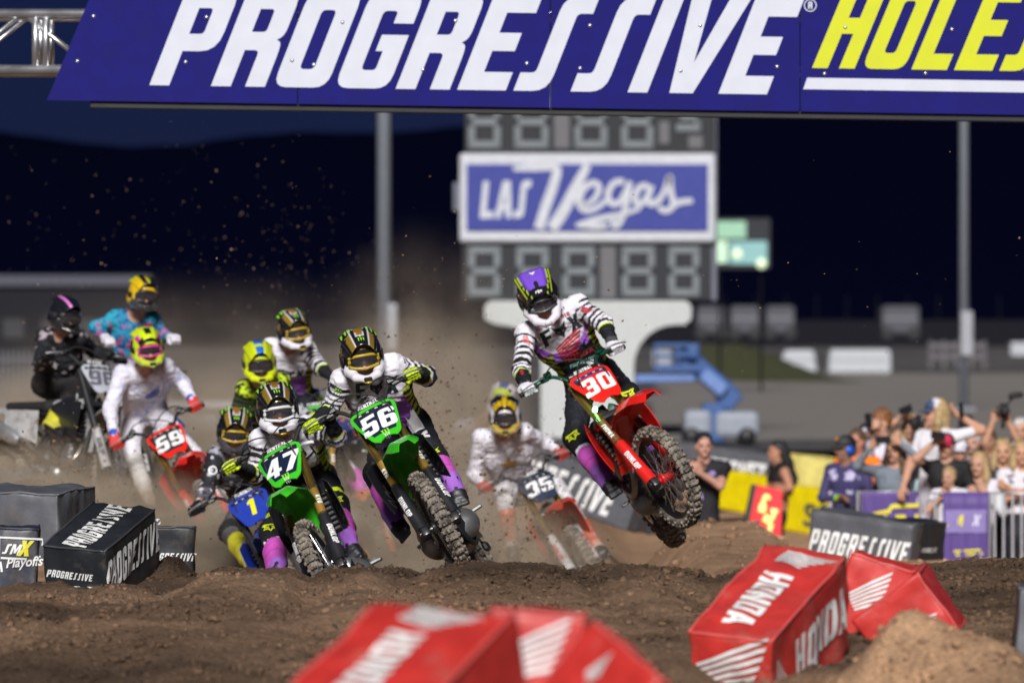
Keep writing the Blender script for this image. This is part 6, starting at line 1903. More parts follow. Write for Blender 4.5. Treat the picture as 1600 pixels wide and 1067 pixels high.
    # prints on the chest
    for nm, t2, mm, dx, dy, rot in R.get('prints', ()):
        cr, sr = math.cos(rot), math.sin(rot)
        if abs(dx) > 5:                                 # placed where the photograph shows the print on the body
            d_ = (P(dx, dy, 30) - Vector((0, 0, CAM_H))).normalized(); ht = bv.ray_cast(L((0, 0, CAM_H)), d_)
            if ht[0] is None: continue
            ax = Vector((cr, 0, sr)); ay = Vector((-sr, 0, cr))
            decal(nm, t2, mm, ht[0], ax, ay, root, .005, onto=bv, refine=2); continue
        o = L(chest) + side * dx + upv * dy
        decal(nm, t2, mm, o, side * cr + upv * sr, upv * cr - side * sr, root, .005, onto=bv, refine=2)
    for nm, t2, mm, which, t, rot in R.get('limb_prints', ()):
        A_, B_ = {'uA': (shA, el[0]), 'uB': (shB, el[1]), 'fA': (el[0], wr[0]), 'fB': (el[1], wr[1]), 'tA': (hA, kn[0]), 'tB': (hB, kn[1])}[which]
        ax = (B_ - A_).normalized(); o = A_ + (B_ - A_) * t
        vw = (Vector((0, 0, CAM_H)) - o); vw = (vw - ax * vw.dot(ax)).normalized()
        ay = vw.cross(ax); 
        cr, sr = math.cos(rot), math.sin(rot)
        decal(nm, t2, mm, L(o), ax * cr + ay * sr, ay * cr - ax * sr, root, .005, onto=bv, refine=1)
    if R.get('protector'):                              # white chest protector with dark seams
        pw, mw = R['protector']
        def pf(u, v):
            t = 2 * u - 1; w = .125 + .03 * v
            return L(chest) + side * (t * w) + upv * (-.10 + .24 * v) + front * .22
        V, F = slab(pf, 18, 18, .012)
        me = mesh('chest_protector', V, F, mat('protector_white', (.72, .72, .74), .35, coat=.2, dirt=.1), smooth=True)
        n2 = len(me.vertices) // 2
        for q, v in enumerate(me.vertices):
            h_ = bv.ray_cast(v.co, -front, .6)
            if h_[0] is not None: v.co = h_[0] + front * (.022 if q < n2 else .004)
        po = link('chest_protector', me, root); fix_normals(me)
        lines = [[(-.13, .05), (-.05, .02), (.05, .02), (.13, .05)], [(-.05, .02), (-.06, -.10)], [(.05, .02), (.06, -.10)], [(-.12, .135), (-.14, -.0), (-.1, -.1), (.1, -.1), (.14, 0), (.12, .135)], [(-.03, .02), (0, .13)], ]
        decal('protector_seam', stroke2d(lines, .011), M_TXTK, L(chest) + upv * .01, side, upv, root, .004, onto=bvh_of(po), refine=2)
    return root


def helmet_matrix(R, head):
    y, p, r = R['look']
    M = bike_matrix(y, -p, r, head)
    return M @ Matrix.Scale(R.get('hs', 1.0), 4)


def foxline2d(h):
    """Outlined animal-head emblem drawn with a thick pen."""
    pl = [[(-.48, .42), (-.30, .12), (-.42, -.06), (-.12, -.22), (0, -.46), (.12, -.22), (.42, -.06), (.30, .12), (.48, .42), (.14, .22), (-.14, .22), (-.48, .42)], [(-.26, .04), (-.08, -.06)], [(.26, .04), (.08, -.06)]]
    return stroke2d([[(a * h, b * h) for a, b in l] for l in pl], h * .13)


def fox_print(h, mcol=None):
    f = text2d('F', h, .1, 1.35); x = text2d('X', h, .1, 1.25)
    return text_block([(f, -h * 1.02, 0), (foxhead2d(h * .86), 0, 0), (x, h * 1.05, 0)])

M_MINT = mat('print_mint', (.30, .62, .52), .6); M_REDP = mat('print_red', (.55, .03, .045), .6); M_DKP = mat('print_dark', (.02, .028, .035), .6); M_PURP = mat('print_purple', (.36, .12, .62), .6)

FOXK = dict(torso=WHITE, zebra=True, sleeve=WHITE, fore=BLACK, pants=C(.012, .013, .02), shin=BLACK, knee=BLACK, calf=C(.62, .62, .68), boot=PINK, boot2=C(.34, .13, .55), bootsole=BLACK, guard=C(.010, .011, .013), guard_mark=True, glove=NEON * .9, glove2=BLACK, glovelines=True, flank=NEON * .8)
K30 = dict(FOXK, lower=C(.014, .022, .026), edge=-.03, edgecol=PURPLE, yoke=WHITE, glove=WHITE, glovelines=False, wristcol=C(.06, .06, .06))
K56 = dict(FOXK, lower=PURPLE * .9, edge=-.10, edgecol=PURPLE)
K47 = dict(FOXK, lower=BLACK, edge=-.12, edgecol=PURPLE, kneeline=NEON)

RIDERS = [
 dict(bike='30', kit=K30, Y=36.75, label='person in zebra sleeved race kit and purple peaked helmet riding the jumping red bike', head=(841, 462, .30), look=(12, 25, 20), helmet=HK_PURPLE, hs=1.06,
      sh=((822, 521, .42), (902, 476, .46)), hip=(925, 592, .95), elb=((815, 580), (944, 506)), knee=((899, 686), (982, 618)), foot=((938, 738, 958, 766), (1010, 690, 1030, 712)), h=.0085, seed=1,
      prints=(('chest_lettering', fox_print(.100), M_DKP, 876, 516, .52), ('chest_wing', wing2d(.15), M_REDP, 893, 541, .45), ('chest_word', text2d('HONDA', .040, .1, 1.5), M_REDP, 905, 554, .40), ('chest_small_word', text2d('PROGRESSIVE', .026, .15, 1.0), M_MINT, 911, 565, .38),
              ('shoulder_mark', text2d('DID', .024, 0, 1.2, .3), M_REDP, 883, 492, .4), ('shoulder_mark', text2d('FLY', .018, 0, 1.2), M_DKP, 878, 482, .4), ('shoulder_mark', text2d('TOP', .015, 0, 1.4), M_REDP, 843, 515, .3)),
      limb_prints=(('sleeve_wing', wing2d(.055), M_REDP, 'uA', .35, 0), ('sleeve_wing', wing2d(.055), M_REDP, 'uB', .45, 0), ('sleeve_word', text2d('HONDA', .022), M_REDP, 'fA', .6, 0), ('thigh_lettering', text2d('FOX', .075, .1, 1.3), M_TXTW, 'tB', .30, 0), ('thigh_wing', wing2d(.07), M_REDP, 'tB', .62, 0))),
 dict(bike='56', kit=K56, Y=34.3, label='person in zebra sleeved race kit riding the green bike number 56, elbows out', head=(565, 556, .22), look=(8, 9, 10), helmet=HK_BELL, hs=1.04,
      sh=((535, 594, .36), (614, 570, .40)), hip=(627, 668, .95), elb=((515, 640), (668, 588)), knee=((588, 742), (681, 716)), foot=((612, 800, 628, 826), (704, 752, 716, 778)), h=.0085, seed=2,
      prints=(('chest_lettering', fox_print(.092), M_DKP, 588, 606, .16), ('chest_mark', stroke2d([[(-.03, 0), (.03, 0)], [(-.03, .016), (.03, .016)], [(-.03, -.016), (.02, -.016)]], .006), M_DKP, -.09, .09, .1), ('chest_mark', stroke2d([[(-.03, 0), (.03, 0)], [(-.03, .016), (.03, .016)]], .006), M_DKP, .10, .09, .1)),
      limb_prints=(('thigh_lettering', text2d('FOX', .085, .1, 1.3), M_TXTW, 'tB', .42, 0), ('sleeve_claw', claw2d(.04), M_CLAW, 'uA', .25, 1.5), ('sleeve_claw', claw2d(.04), M_CLAW, 'uB', .3, 1.5))),
 dict(bike='47', kit=K47, Y=35.2, label='person in zebra sleeved kit and white chest protector riding the green bike number 47', head=(433, 639, .12), look=(8, 6, 8), helmet=HK_BELL2, hs=1.04,
      sh=((407, 687, .32), (482, 667, .36)), hip=(482, 752, .85), elb=((400, 742), (527, 684)), knee=((424, 832), (527, 790)), foot=((433, 884, 428, 915, -.1), (541, 838, 552, 862)), h=.009, seed=3, protector=(1, 1),
      limb_prints=()),
 dict(bike='1', kit=dict(torso=C(.30, .30, .36), lower=BLACK, edge=.02, edgecol=C(.05, .05, .06), sleeve=C(.015, .015, .02), fore=C(.11, .10, .13), cuff=C(.4, .2, .12), band=C(.02, .02, .025), pants=C(.09, .085, .09), knee=C(.02, .02, .02), spots=C(.03, .03, .035), spots2=C(.55, .55, .6), boot=C(.55, .52, .03), boot2=C(.5, .48, .03), glove=BLACK), Y=40.2,
      label='person in dark grey race kit with yellow boots riding the blue bike number 1', head=(367, 672, .2), look=(4, 14, -4), helmet=HK_BELLK, sh=((339, 712, .36), (398, 700, .4)), hip=(402, 790, .9), elb=((322, 770), (428, 730)), knee=((358, 832), (446, 800)), foot=((386, 868, 396, 896), None), cloth=M_CLOTHDUST, seed=4,
      limb_prints=(('sleeve_emblem', ([(math.cos(a) * r, math.sin(a) * r) for a in np.linspace(0, 6.28, 13)[:-1] for r in (.022, .034)], [(2 * i, 2 * i + 1, (2 * i + 3) % 24) for i in range(12)] + [(2 * i, (2 * i + 3) % 24, (2 * i + 2) % 24) for i in range(12)], None), M_TXTW, 'uA', .45, 0),)),
 dict(bike='35', kit=dict(torso=C(.68, .66, .72), pants=C(.66, .65, .68), boot=C(.45, .10, .05), boot2=C(.45, .35, .3), glove=C(.45, .05, .04), glove2=C(.3, .1, .08)), Y=45.0, label='person in mud spotted white kit with a gold star riding the muddy red bike', head=(789, 650, .1), look=(0, 6, 2), helmet=HK_STAR,
      sh=((752, 684, .3), (818, 674, .34)), hip=(806, 770, .85), elb=((741, 742), (852, 692)), knee=((789, 780), (868, 760)), foot=((796, 838, 802, 862), None), cloth=M_CLOTHMUD, seed=5, prints=(('chest_star', star2d(.085), mat('print_gold', (.36, .20, .04), .6, dirt=.3), .0, -.02, 0), ('chest_word', text2d('STAR', .028, .1, 1.2), mat('print_gold'), .09, .085, .1))),
 dict(bike='59', kit=dict(torso=C(.66, .65, .74), spots=C(.66, .65, .74), spots2=C(.52, .55, .80), pants=C(.66, .64, .70), cuff=C(.03, .08, .45), boot=C(.55, .53, .50), boot2=C(.5, .48, .44), bootsole=C(.3, .25, .2), glove=C(.62, .05, .04), glove2=C(.62, .05, .04)), Y=43.75, label='person in white kit and fluorescent yellow helmet riding the red bike number 59', head=(230, 543, .15), look=(14, 6, 6), helmet=HK_NEON,
      sh=((191, 584, .36), (258, 573, .42)), hip=(226, 648, .9), elb=((172, 640), (285, 598)), knee=((204, 700), (268, 672)), foot=((222, 752, 232, 776), None), cloth=M_CLOTHDUST, seed=6, prints=(('chest_mark', wing2d(.10), mat('print_blue', (.05, .12, .5), .6), .05, .0, .2),)),
 dict(bike='black', kit=dict(torso=BLACK, sleeve=BLACK, pants=C(.018, .016, .017), spots=BLACK, spots2=C(.42, .36, .40), boot=C(.55, .52, .04), boot2=C(.5, .47, .05), glove=BLACK), Y=45.5, label='person all in black riding the white bike at the far left of the pack', head=(102, 494, .2), look=(30, 6, -8), helmet=HK_BLACK,
      sh=((70, 528, .46), (124, 528, .2)), hip=(80, 602, .75), elb=((62, 572), (146, 548)), knee=((112, 612), (140, 606)), foot=((84, 662, 96, 676), None), cloth=M_CLOTHDUST, seed=7, prints=(('chest_lettering', fox_print(.06), mat('print_grey', (.5, .48, .5), .6), .0, -.02, 0),)),
 dict(bike='blue', kit=dict(torso=C(.02, .22, .38), spots=C(.03, .06, .26), spots2=C(.52, .06, .24), sleeve=C(.02, .30, .42), pants=C(.60, .58, .68), boot=C(.5, .5, .55), boot2=C(.4, .4, .45), glove=C(.62, .60, .66), glove2=C(.62, .60, .66)), Y=46.5, label='person in turquoise jersey standing up on a bike behind number 59', head=(224, 461, .1), look=(18, 0, -4), helmet=HK_YELM,
      sh=((184, 496, .3), (238, 500, .3)), hip=(204, 566, .5), elb=((150, 512), (254, 524)), knee=((190, 620), (225, 622)), hands=((170, 536, -.05), (273, 532, -.1)), cloth=M_CLOTHDUST, seed=8, limb_prints=()),
 dict(bike='fox', kit=dict(K56, flank=NEON * .6, glove=BLACK, glovelines=False), Y=43.2, label='person in white zebra jersey leaning far out behind the fluorescent helmet', head=(459, 516, .1), look=(18, 6, 10), helmet=HK_BELL,
      sh=((422, 543, .3), (479, 545, .3)), hip=(452, 612, .7), elb=((400, 596), (500, 574)), knee=((445, 690), (500, 680)), hands=(None, (524, 596, -.05)), cloth=M_CLOTHDUST, seed=9, prints=(('chest_lettering', fox_print(.07), M_DKP, .02, -.0, 0),)),
 dict(bike='yellow', kit=dict(torso=C(.025, .04, .012), spots=C(.05, .09, .01), spots2=C(.015, .015, .015), yoke=C(.50, .66, .02), sleeve=C(.05, .075, .05), fore=C(.42, .42, .46), pants=C(.02, .02, .02), boot=BLACK, glove=NEON * .8), Y=42.6, label='person in dark green jersey and fluorescent yellow and blue helmet crouching behind number 47', head=(405, 566, .1), look=(8, 8, 4), helmet=HK_YELB,
      sh=((383, 608, .3), (438, 596, .3)), hip=(425, 680, .8), elb=((370, 650), (462, 640)), knee=((395, 740), (460, 730)), cloth=M_CLOTHDUST, seed=10),
 dict(bike='orange', kit=dict(torso=C(.03, .05, .20), spots=C(.55, .14, .02), spots2=C(.5, .5, .55), pants=C(.55, .15, .03), boot=C(.5, .14, .03), boot2=C(.5, .5, .5), glove=NEON * .8), Y=44.0, label='person in orange and blue kit half hidden between the two green bikes', head=(492, 640, .1), look=(6, 10, 4), helmet=HK_WBN,
      sh=((478, 676, .3), (536, 668, .3)), hip=(532, 742, .8), elb=((480, 716), (570, 690)), knee=((500, 800), (575, 780)), cloth=M_CLOTHDUST, seed=11),
 dict(bike='last', kit=dict(torso=C(.62, .62, .72), spots=C(.2, .2, .5), spots2=C(.62, .62, .72), pants=C(.62, .61, .68), boot=C(.5, .5, .5), glove=C(.6, .6, .6)), Y=50.6, label='person in pale lavender kit at the back, mostly hidden by the star rider', head=(784, 626, .1), look=(-8, 10, -10), helmet=HK_WBN,
      sh=((722, 668, .25), (775, 660, .3)), hip=(732, 728, .7), elb=((708, 700), (780, 702)), knee=((708, 770), (748, 780)), cloth=M_CLOTHDUST, seed=12),
]
for R in RIDERS: make_rider(R)
# ------------------------------------------------------------------ spectators and crew
M_SKINCLOTH = mat('crowd_cloth', rough=.75, vcol=True, vary=.12, bump=.3, bscale=24, spec=.3)
M_HAIR = mat('hair', rough=.55, vcol=True, vary=.35, bump=.6, bscale=60)
HAIRS = dict(blond=C(.36, .25, .12), brown=C(.10, .055, .03), black=C(.008, .008, .010), auburn=C(.20, .075, .022), grey=C(.48, .46, .45), none=None)


def hand_shapes(s, wrist, palm_dir, side, curl, tg=30):
    """Palm, four unequal bent fingers and a thumb leaving the side of the palm."""
    w, d, sd = Vector(wrist), Vector(palm_dir).normalized(), Vector(side)
    sd = (sd - d * sd.dot(d)).normalized(); n = d.cross(sd)
    T = lambda a, b, c: w + d * a + sd * b + n * c
    s.cap(T(.0, 0, 0), T(.075, 0, .004), .019, .016, tg, .02, side=sd, wa=.012, wb=.026)
    for b, ln in ((-.032, .92), (-.011, 1.05), (.011, 1.0), (.031, .78)):
        k1 = (.078 + .036 * ln * math.cos(curl), b, .036 * ln * math.sin(curl))
        k2 = (k1[0] + .028 * ln * math.cos(2 * curl), b, k1[2] + .028 * ln * math.sin(2 * curl))
        k3 = (k2[0] + .022 * ln * math.cos(2.7 * curl), b, k2[2] + .022 * ln * math.sin(2.7 * curl))
        s.cap(T(.072, b * .95, 0), T(*k1), .0095, .0088, tg, .006); s.cap(T(*k1), T(*k2), .0088, .0080, tg, .005); s.cap(T(*k2), T(*k3), .0080, .0070, tg, .005)
    s.cap(T(.020, -.034, .004), T(.050, -.058, .018), .0125, .0105, tg, .010); s.cap(T(.050, -.058, .018), T(.078, -.056, .030), .0105, .0085, tg, .006)


def make_person(D):
    """D: head (px, py), Y, yaw of the face (0 looks at the camera, positive to the right of the picture), clothes, hair, hands."""
    Y = D['Y']; hc = P(D['head'][0], D['head'][1], Y); yaw = math.radians(D.get('yaw', 0)); tilt = D.get('tilt', 0)
    Rm = Matrix.Rotation(math.pi + yaw, 3, 'Z'); fw = Rm @ Vector((0, 1, 0)); rt = Rm @ Vector((1, 0, 0))      # rt: the person's right
    by = math.radians(D.get('body', D.get('yaw', 0) * .6)); Rb = Matrix.Rotation(math.pi + by, 3, 'Z'); bf = Rb @ Vector((0, 1, 0)); br = Rb @ Vector((1, 0, 0))
    sc = D.get('scale', 1.0); up = Vector((0, 0, 1))
    lean = Vector(D.get('lean', (0, 0, 0)))
    neck = hc - up * .16 * sc - fw * .03 + lean * .1
    shw = .185 * sc * D.get('wide', 1.0)
    hip = hc - up * .80 * sc + lean
    root = empty('person', (hip.x, hip.y, hip.z - .93 * sc), D['label'], 'person', D.get('group', 'spectators behind the crowd fences'))
    ro = root.location; L = lambda v: Vector(v) - ro
    s = SDF(); hands = SDF()
    skin = D.get('skin', SKIN)
    # head with a face
    HM = np.array(Matrix((rt, fw, up)).transposed())
    hp = lambda x, y, z: L(hc + (rt * x + fw * y + up * z) * sc)
    s.ell(hp(0, -.012, .035), np.array((.074, .092, .088)) * sc, 20, .02, R=HM)
    s.ell(hp(0, .010, -.045), np.array((.060, .076, .072)) * sc, 20, .03, R=HM)
    s.cap(hp(0, .070, -.090), hp(0, .060, -.098), .026 * sc, .026 * sc, 20, .03)
    s.cap(hp(0, .085, .008), hp(0, .106, -.034), .009 * sc, .014 * sc, 20, .012)
    s.cap(hp(-.035, .074, .022), hp(.035, .074, .022), .012 * sc, .012 * sc, 20, .012)
    for sx in (-1, 1):
        s.ell(hp(sx * .032, .078, .002), np.array((.013, .008, .007)) * sc, 21, .003, R=HM)
        s.ell(hp(sx * .076, -.004, -.01), np.array((.010, .022, .032)) * sc, 20, .008, R=HM)
        s.ell(hp(sx * .034, .062, -.04), np.array((.022, .018, .024)) * sc, 20, .02, R=HM)
    mo = D.get('mouth', .008)
    s.ell(hp(0, .080, -.066), np.array((.024, .010, mo)) * sc, 22, .003, R=HM)
    s.cap(L(neck), hp(0, -.012, -.06), .055 * sc, .052 * sc, 20, .03)
    # body
    chest = neck - up * .16 * sc + lean * .25; waist = neck - up * .44 * sc + lean * .6
    shs = {1: neck - up * .055 * sc + br * shw, -1: neck - up * .055 * sc - br * shw}
    s.cap(L(neck - up * .06 * sc), L(chest), .065 * sc, .100 * sc, 1, .05, side=br, wa=shw * .6, wb=shw * .42)
    s.cap(L(chest), L(waist), .102 * sc, .095 * sc, 1, .05, side=br, wa=shw * .42, wb=.045)
    s.cap(L(waist), L(hip), .098 * sc, .105 * sc, 1 if D.get('long') else 10, .05, side=br, wa=.045, wb=.065)
    for sx in (1, -1):
        s.cap(L(neck + br * sx * .06 - up * .03), L(shs[sx]), .055 * sc, .062 * sc, 1, .04)
        foot = hip - up * .86 * sc + br * sx * .11; knee = hip - up * .42 * sc + br * sx * .10 + bf * .03
        s.cap(L(hip + br * sx * .085), L(knee), .085 * sc, .060 * sc, 10, .04); s.cap(L(knee), L(foot), .058 * sc, .042 * sc, 11, .03)
        s.cap(L(foot - up * .03 - bf * .03), L(foot - up * .04 + bf * .15), .042 * sc, .036 * sc, 12, .03)
        key = 'hand_' + ('a' if sx > 0 else 'b')           # a: the person's right, on the left of the picture
        h_ = D.get(key)
        if h_ is None: hd = shs[sx] - up * .56 * sc + br * sx * .08 + bf * .04
        else: hd = P(h_[0], h_[1], Y + h_[2])
        S_ = shs[sx]; l1, l2 = .29 * sc, .26 * sc
        d = hd - S_; dist = min(d.length, (l1 + l2) * .985); dn = d.normalized(); hd = S_ + dn * dist
        a = (l1 * l1 - l2 * l2 + dist * dist) / (2 * dist); hgt = math.sqrt(max(0, l1 * l1 - a * a))
        pole_ = (br * sx * .8 - up * .75 - bf * .1); pole_ = (pole_ - dn * pole_.dot(dn)).normalized()
        el = S_ + dn * a + pole_ * hgt
        sl = D.get('sleeve', 'short')
        s.cap(L(S_), L(el), .058 * sc, .045 * sc, 2, .03); s.cap(L(el), L(hd), .043 * sc, .027 * sc, 3, .025)
        hand_shapes(hands, L(hd), (hd - el) + up * .05, br * sx, D.get('curl', .55))
    top, pants = D['top'], D.get('pants', C(.02, .022, .03))
    def paint(V, tg, tt, N):
        c = np.tile(top, (len(V), 1)).astype(float)
        if 'top2' in D: m = (tg == 1) & (np.sin(V[:, 0] * 37 + 2 * vnoise(V * 9, 2)) + np.sin(V[:, 2] * 31) > D.get('top2t', .6)); c[m] = D['top2']
        if 'hem' in D: c[(tg == 1) & ((V - np.array(L(chest)))[:, 2] < -.13)] = D['hem']
        if 'open' in D:
            q = (V - np.array(L(chest))); m = (tg == 1) & (np.abs(q @ np.array(br)) < .055) & (q @ np.array(bf) > .0); c[m] = D['open']
        slv = D.get('sleevecol', top)
        m2, m3 = tg == 2, tg == 3
        if sl == 'long': c[m2] = slv; c[m3 & (tt < .93)] = slv; c[m3 & (tt >= .93)] = skin
        elif sl == 'none': c[m2 | m3] = skin
        else: c[m2] = slv; c[m2 & (tt > .68)] = skin; c[m3] = skin
        if 'cuff' in D: c[m3 & (tt > .8) & (tt < .93)] = D['cuff']
        c[(tg == 20)] = skin; c[tg == 21] = C(.03, .02, .02); c[tg == 22] = C(.18, .035, .03)
        if 'beard' in D: q = (V - np.array(L(hc))); m = (tg == 20) & (q[:, 2] < -.05 * sc) & (q[:, 2] > -.13 * sc) & (q @ np.array(fw) > .02); c[m] = D['beard']
        c[(tg == 10) | (tg == 11)] = pants; c[tg == 12] = C(.03, .03, .03)
        if D.get('midriff') : q = (V - np.array(L(chest))); c[((tg == 1) | (tg == 10)) & (q[:, 2] < -.06) & (q[:, 2] > -.40)] = skin
        if D.get('backskin'): q = (V - np.array(L(chest))); c[(tg == 1) & (q[:, 2] > -.02)] = skin
        return c
    V, F = s.mesh(.0135); N = vert_normals(V, F); tg, tt = s.labels(V); c = paint(V, tg, tt, N)
    cloth = (tg < 5) | (tg == 10)
    V = V + N * (np.where(cloth, .006, 0) * (.45 - np.abs(vnoise(V * 7, 4))))[:, None]
    V2, F2 = hands.mesh(.0058)
    me = mesh('body', np.concatenate([V, V2]), np.concatenate([F, F2 + len(V)]), M_SKINCLOTH, cols=np.concatenate([c, np.tile(skin, (len(V2), 1))]), smooth=True)
    body = link('body', me, root)
    # hair
    hair = HAIRS[D.get('hair', 'brown')]
    if hair is not None:
        g = SDF(); st = D.get('style', 'short')
        g.ell(hp(0, -.026, .052), np.array((.086, .098, .090)) * sc, 1, .02, R=HM)
        g.ell(hp(0, -.05, .0), np.array((.082, .07, .085)) * sc, 1, .03, R=HM)
        if st == 'curly':
            rg = random.Random(3)
            for k in range(34):
                a, b = rg.uniform(0, 6.28), rg.uniform(.1, 1.45)
                g.ell(hp(.085 * math.cos(a) * math.cos(b), -.02 + .095 * math.sin(a) * math.cos(b), .055 + .085 * math.sin(b)), np.array((.026, .026, .026)) * sc, 1, .008)
        if st == 'long':
            for sx in (-1, 1):
                g.cap(hp(sx * .070, -.01, .03), hp(sx * .086, .0, -.10), .028 * sc, .036 * sc, 1, .03); g.cap(hp(sx * .086, .0, -.10), hp(sx * .085, .015, -.25), .038 * sc, .030 * sc, 1, .03)
            g.cap(hp(0, -.07, 0), hp(0, -.085, -.24), .06 * sc, .045 * sc, 1, .03, side=rt, wa=.04, wb=.05)
        if st == 'mane':                                    # long wavy hair down the back
            g.cap(hp(0, -.07, .02), hp(0, -.14, -.16), .078 * sc, .070 * sc, 1, .03, side=rt, wa=.03, wb=.04)
            g.cap(hp(.01, -.14, -.16), hp(.0, -.20, -.34), .068 * sc, .070 * sc, 1, .03, side=rt, wa=.03, wb=.03)
            g.cap(hp(0, -.20, -.34), hp(.02, -.19, -.52), .064 * sc, .025 * sc, 1, .03, side=rt, wa=.03, wb=.01)
        g.ell(hp(0, .085, -.035), np.array((.070, .085, .080)) * sc, 0, .015, R=HM, sub=True)
        if st == 'bald': g.ell(hp(0, .03, .12), np.array((.075, .12, .07)) * sc, 0, .015, R=HM, sub=True)
        def hp_(V, tg, tt, N):
            n = vnoise(V * np.array([60, 60, 12.0]), 2); return hair[None] * (1 + .45 * n[:, None])
        paint_mesh('hair', g, .011, M_HAIR, hp_, root, .010 if st != 'short' else .005, 5)
    if 'cap' in D:
        c1, c2, back = D['cap']
        def dome(u, v):
            a = u * 2 * math.pi; b = v * math.pi / 2
            return hp(.088 * math.cos(a) * math.cos(b), -.012 + .106 * math.sin(a) * math.cos(b), .042 + .098 * math.sin(b))
        V, F = slab(dome, 24, 8, .004)
        V = [Vector(v) for v in V]
        cc = []
        for v in V:
            q = (v + ro - hc).dot(fw) * (-1 if back else 1); cc.append(c1 if q < .03 else c2)
        cp = link('cap', mesh('cap', [tuple(v) for v in V], F, mat('cap_cloth', rough=.7, vcol=True, vary=.1), cols=np.array(cc), smooth=True), root)
        sgn = -1 if back else 1
        def brim(u, v):
            t = 2 * u - 1; return hp(t * .080, sgn * (.070 * math.sqrt(max(0, 1 - .55 * t * t)) + v * .085 * math.sqrt(max(0.05, 1 - t * t * .9))), .046 - .028 * v - .012 * t * t)
        V, F = slab(brim, 12, 5, .005)
        link('cap_brim', mesh('cap_brim', V, F, cp.data.materials[0], cols=np.tile(c2, (len(V), 1)), smooth=True), cp)
        if 'capmark' in D: MB().add(lathe([(0, .008), (.024, .006), (.026, -.004)], 14, 'y', (0, 0, 0))).build('cap_badge', D['capmark'], cp, Matrix.Translation(hp(*D.get('capmark_at', (0, .10, .085)))) @ Matrix(np.array(Matrix((rt, fw, up)).transposed()).tolist()).to_4x4(), smooth=True)
    if 'muffs' in D:
        for sx in (-1, 1): link('ear_muff', mesh('ear_muff', *lathe([(0, -.02), (.042, -.018), (.046, .0), (.040, .022), (0, .026)], 16, 'x'), D['muffs'], smooth=True), root, Matrix.Translation(hp(sx * .088, -.005, -.012)) @ Matrix((rt, fw, up)).transposed().to_4x4())
        link('headband', mesh('headband', *tube([hp(.092 * math.cos(a), -.01, .0 + .135 * math.sin(a)) for a in np.linspace(0, math.pi, 13)], .009, 6), M_BLACKP, smooth=True), root)
    bv = bvh_of(body)
    for nm, t2, mm, dx, dz in D.get('prints', ()):
        vw = -Vector((0, 1, 0)); decal(nm, t2, mm, L(chest) + Vector((dx, 0, dz)), (1, 0, 0), (0, 0, 1), root, .006, onto=bv, refine=1)
    if 'strap' in D:
        for sx in (-1, 1):
            pts = []
            for k in range(6):
                q = neck + br * sx * (.075 - .004 * k) - up * (.02 + .07 * k); h_ = bv.ray_cast(L(q) + bf * .4, -bf, .8)
                if h_[0] is not None: pts.append(h_[0] + bf * .006)
            if len(pts) > 2: link('backpack_strap', mesh('backpack_strap', *tube(pts, .02, 6, flat=.3), D['strap'], smooth=True), root)
    return root


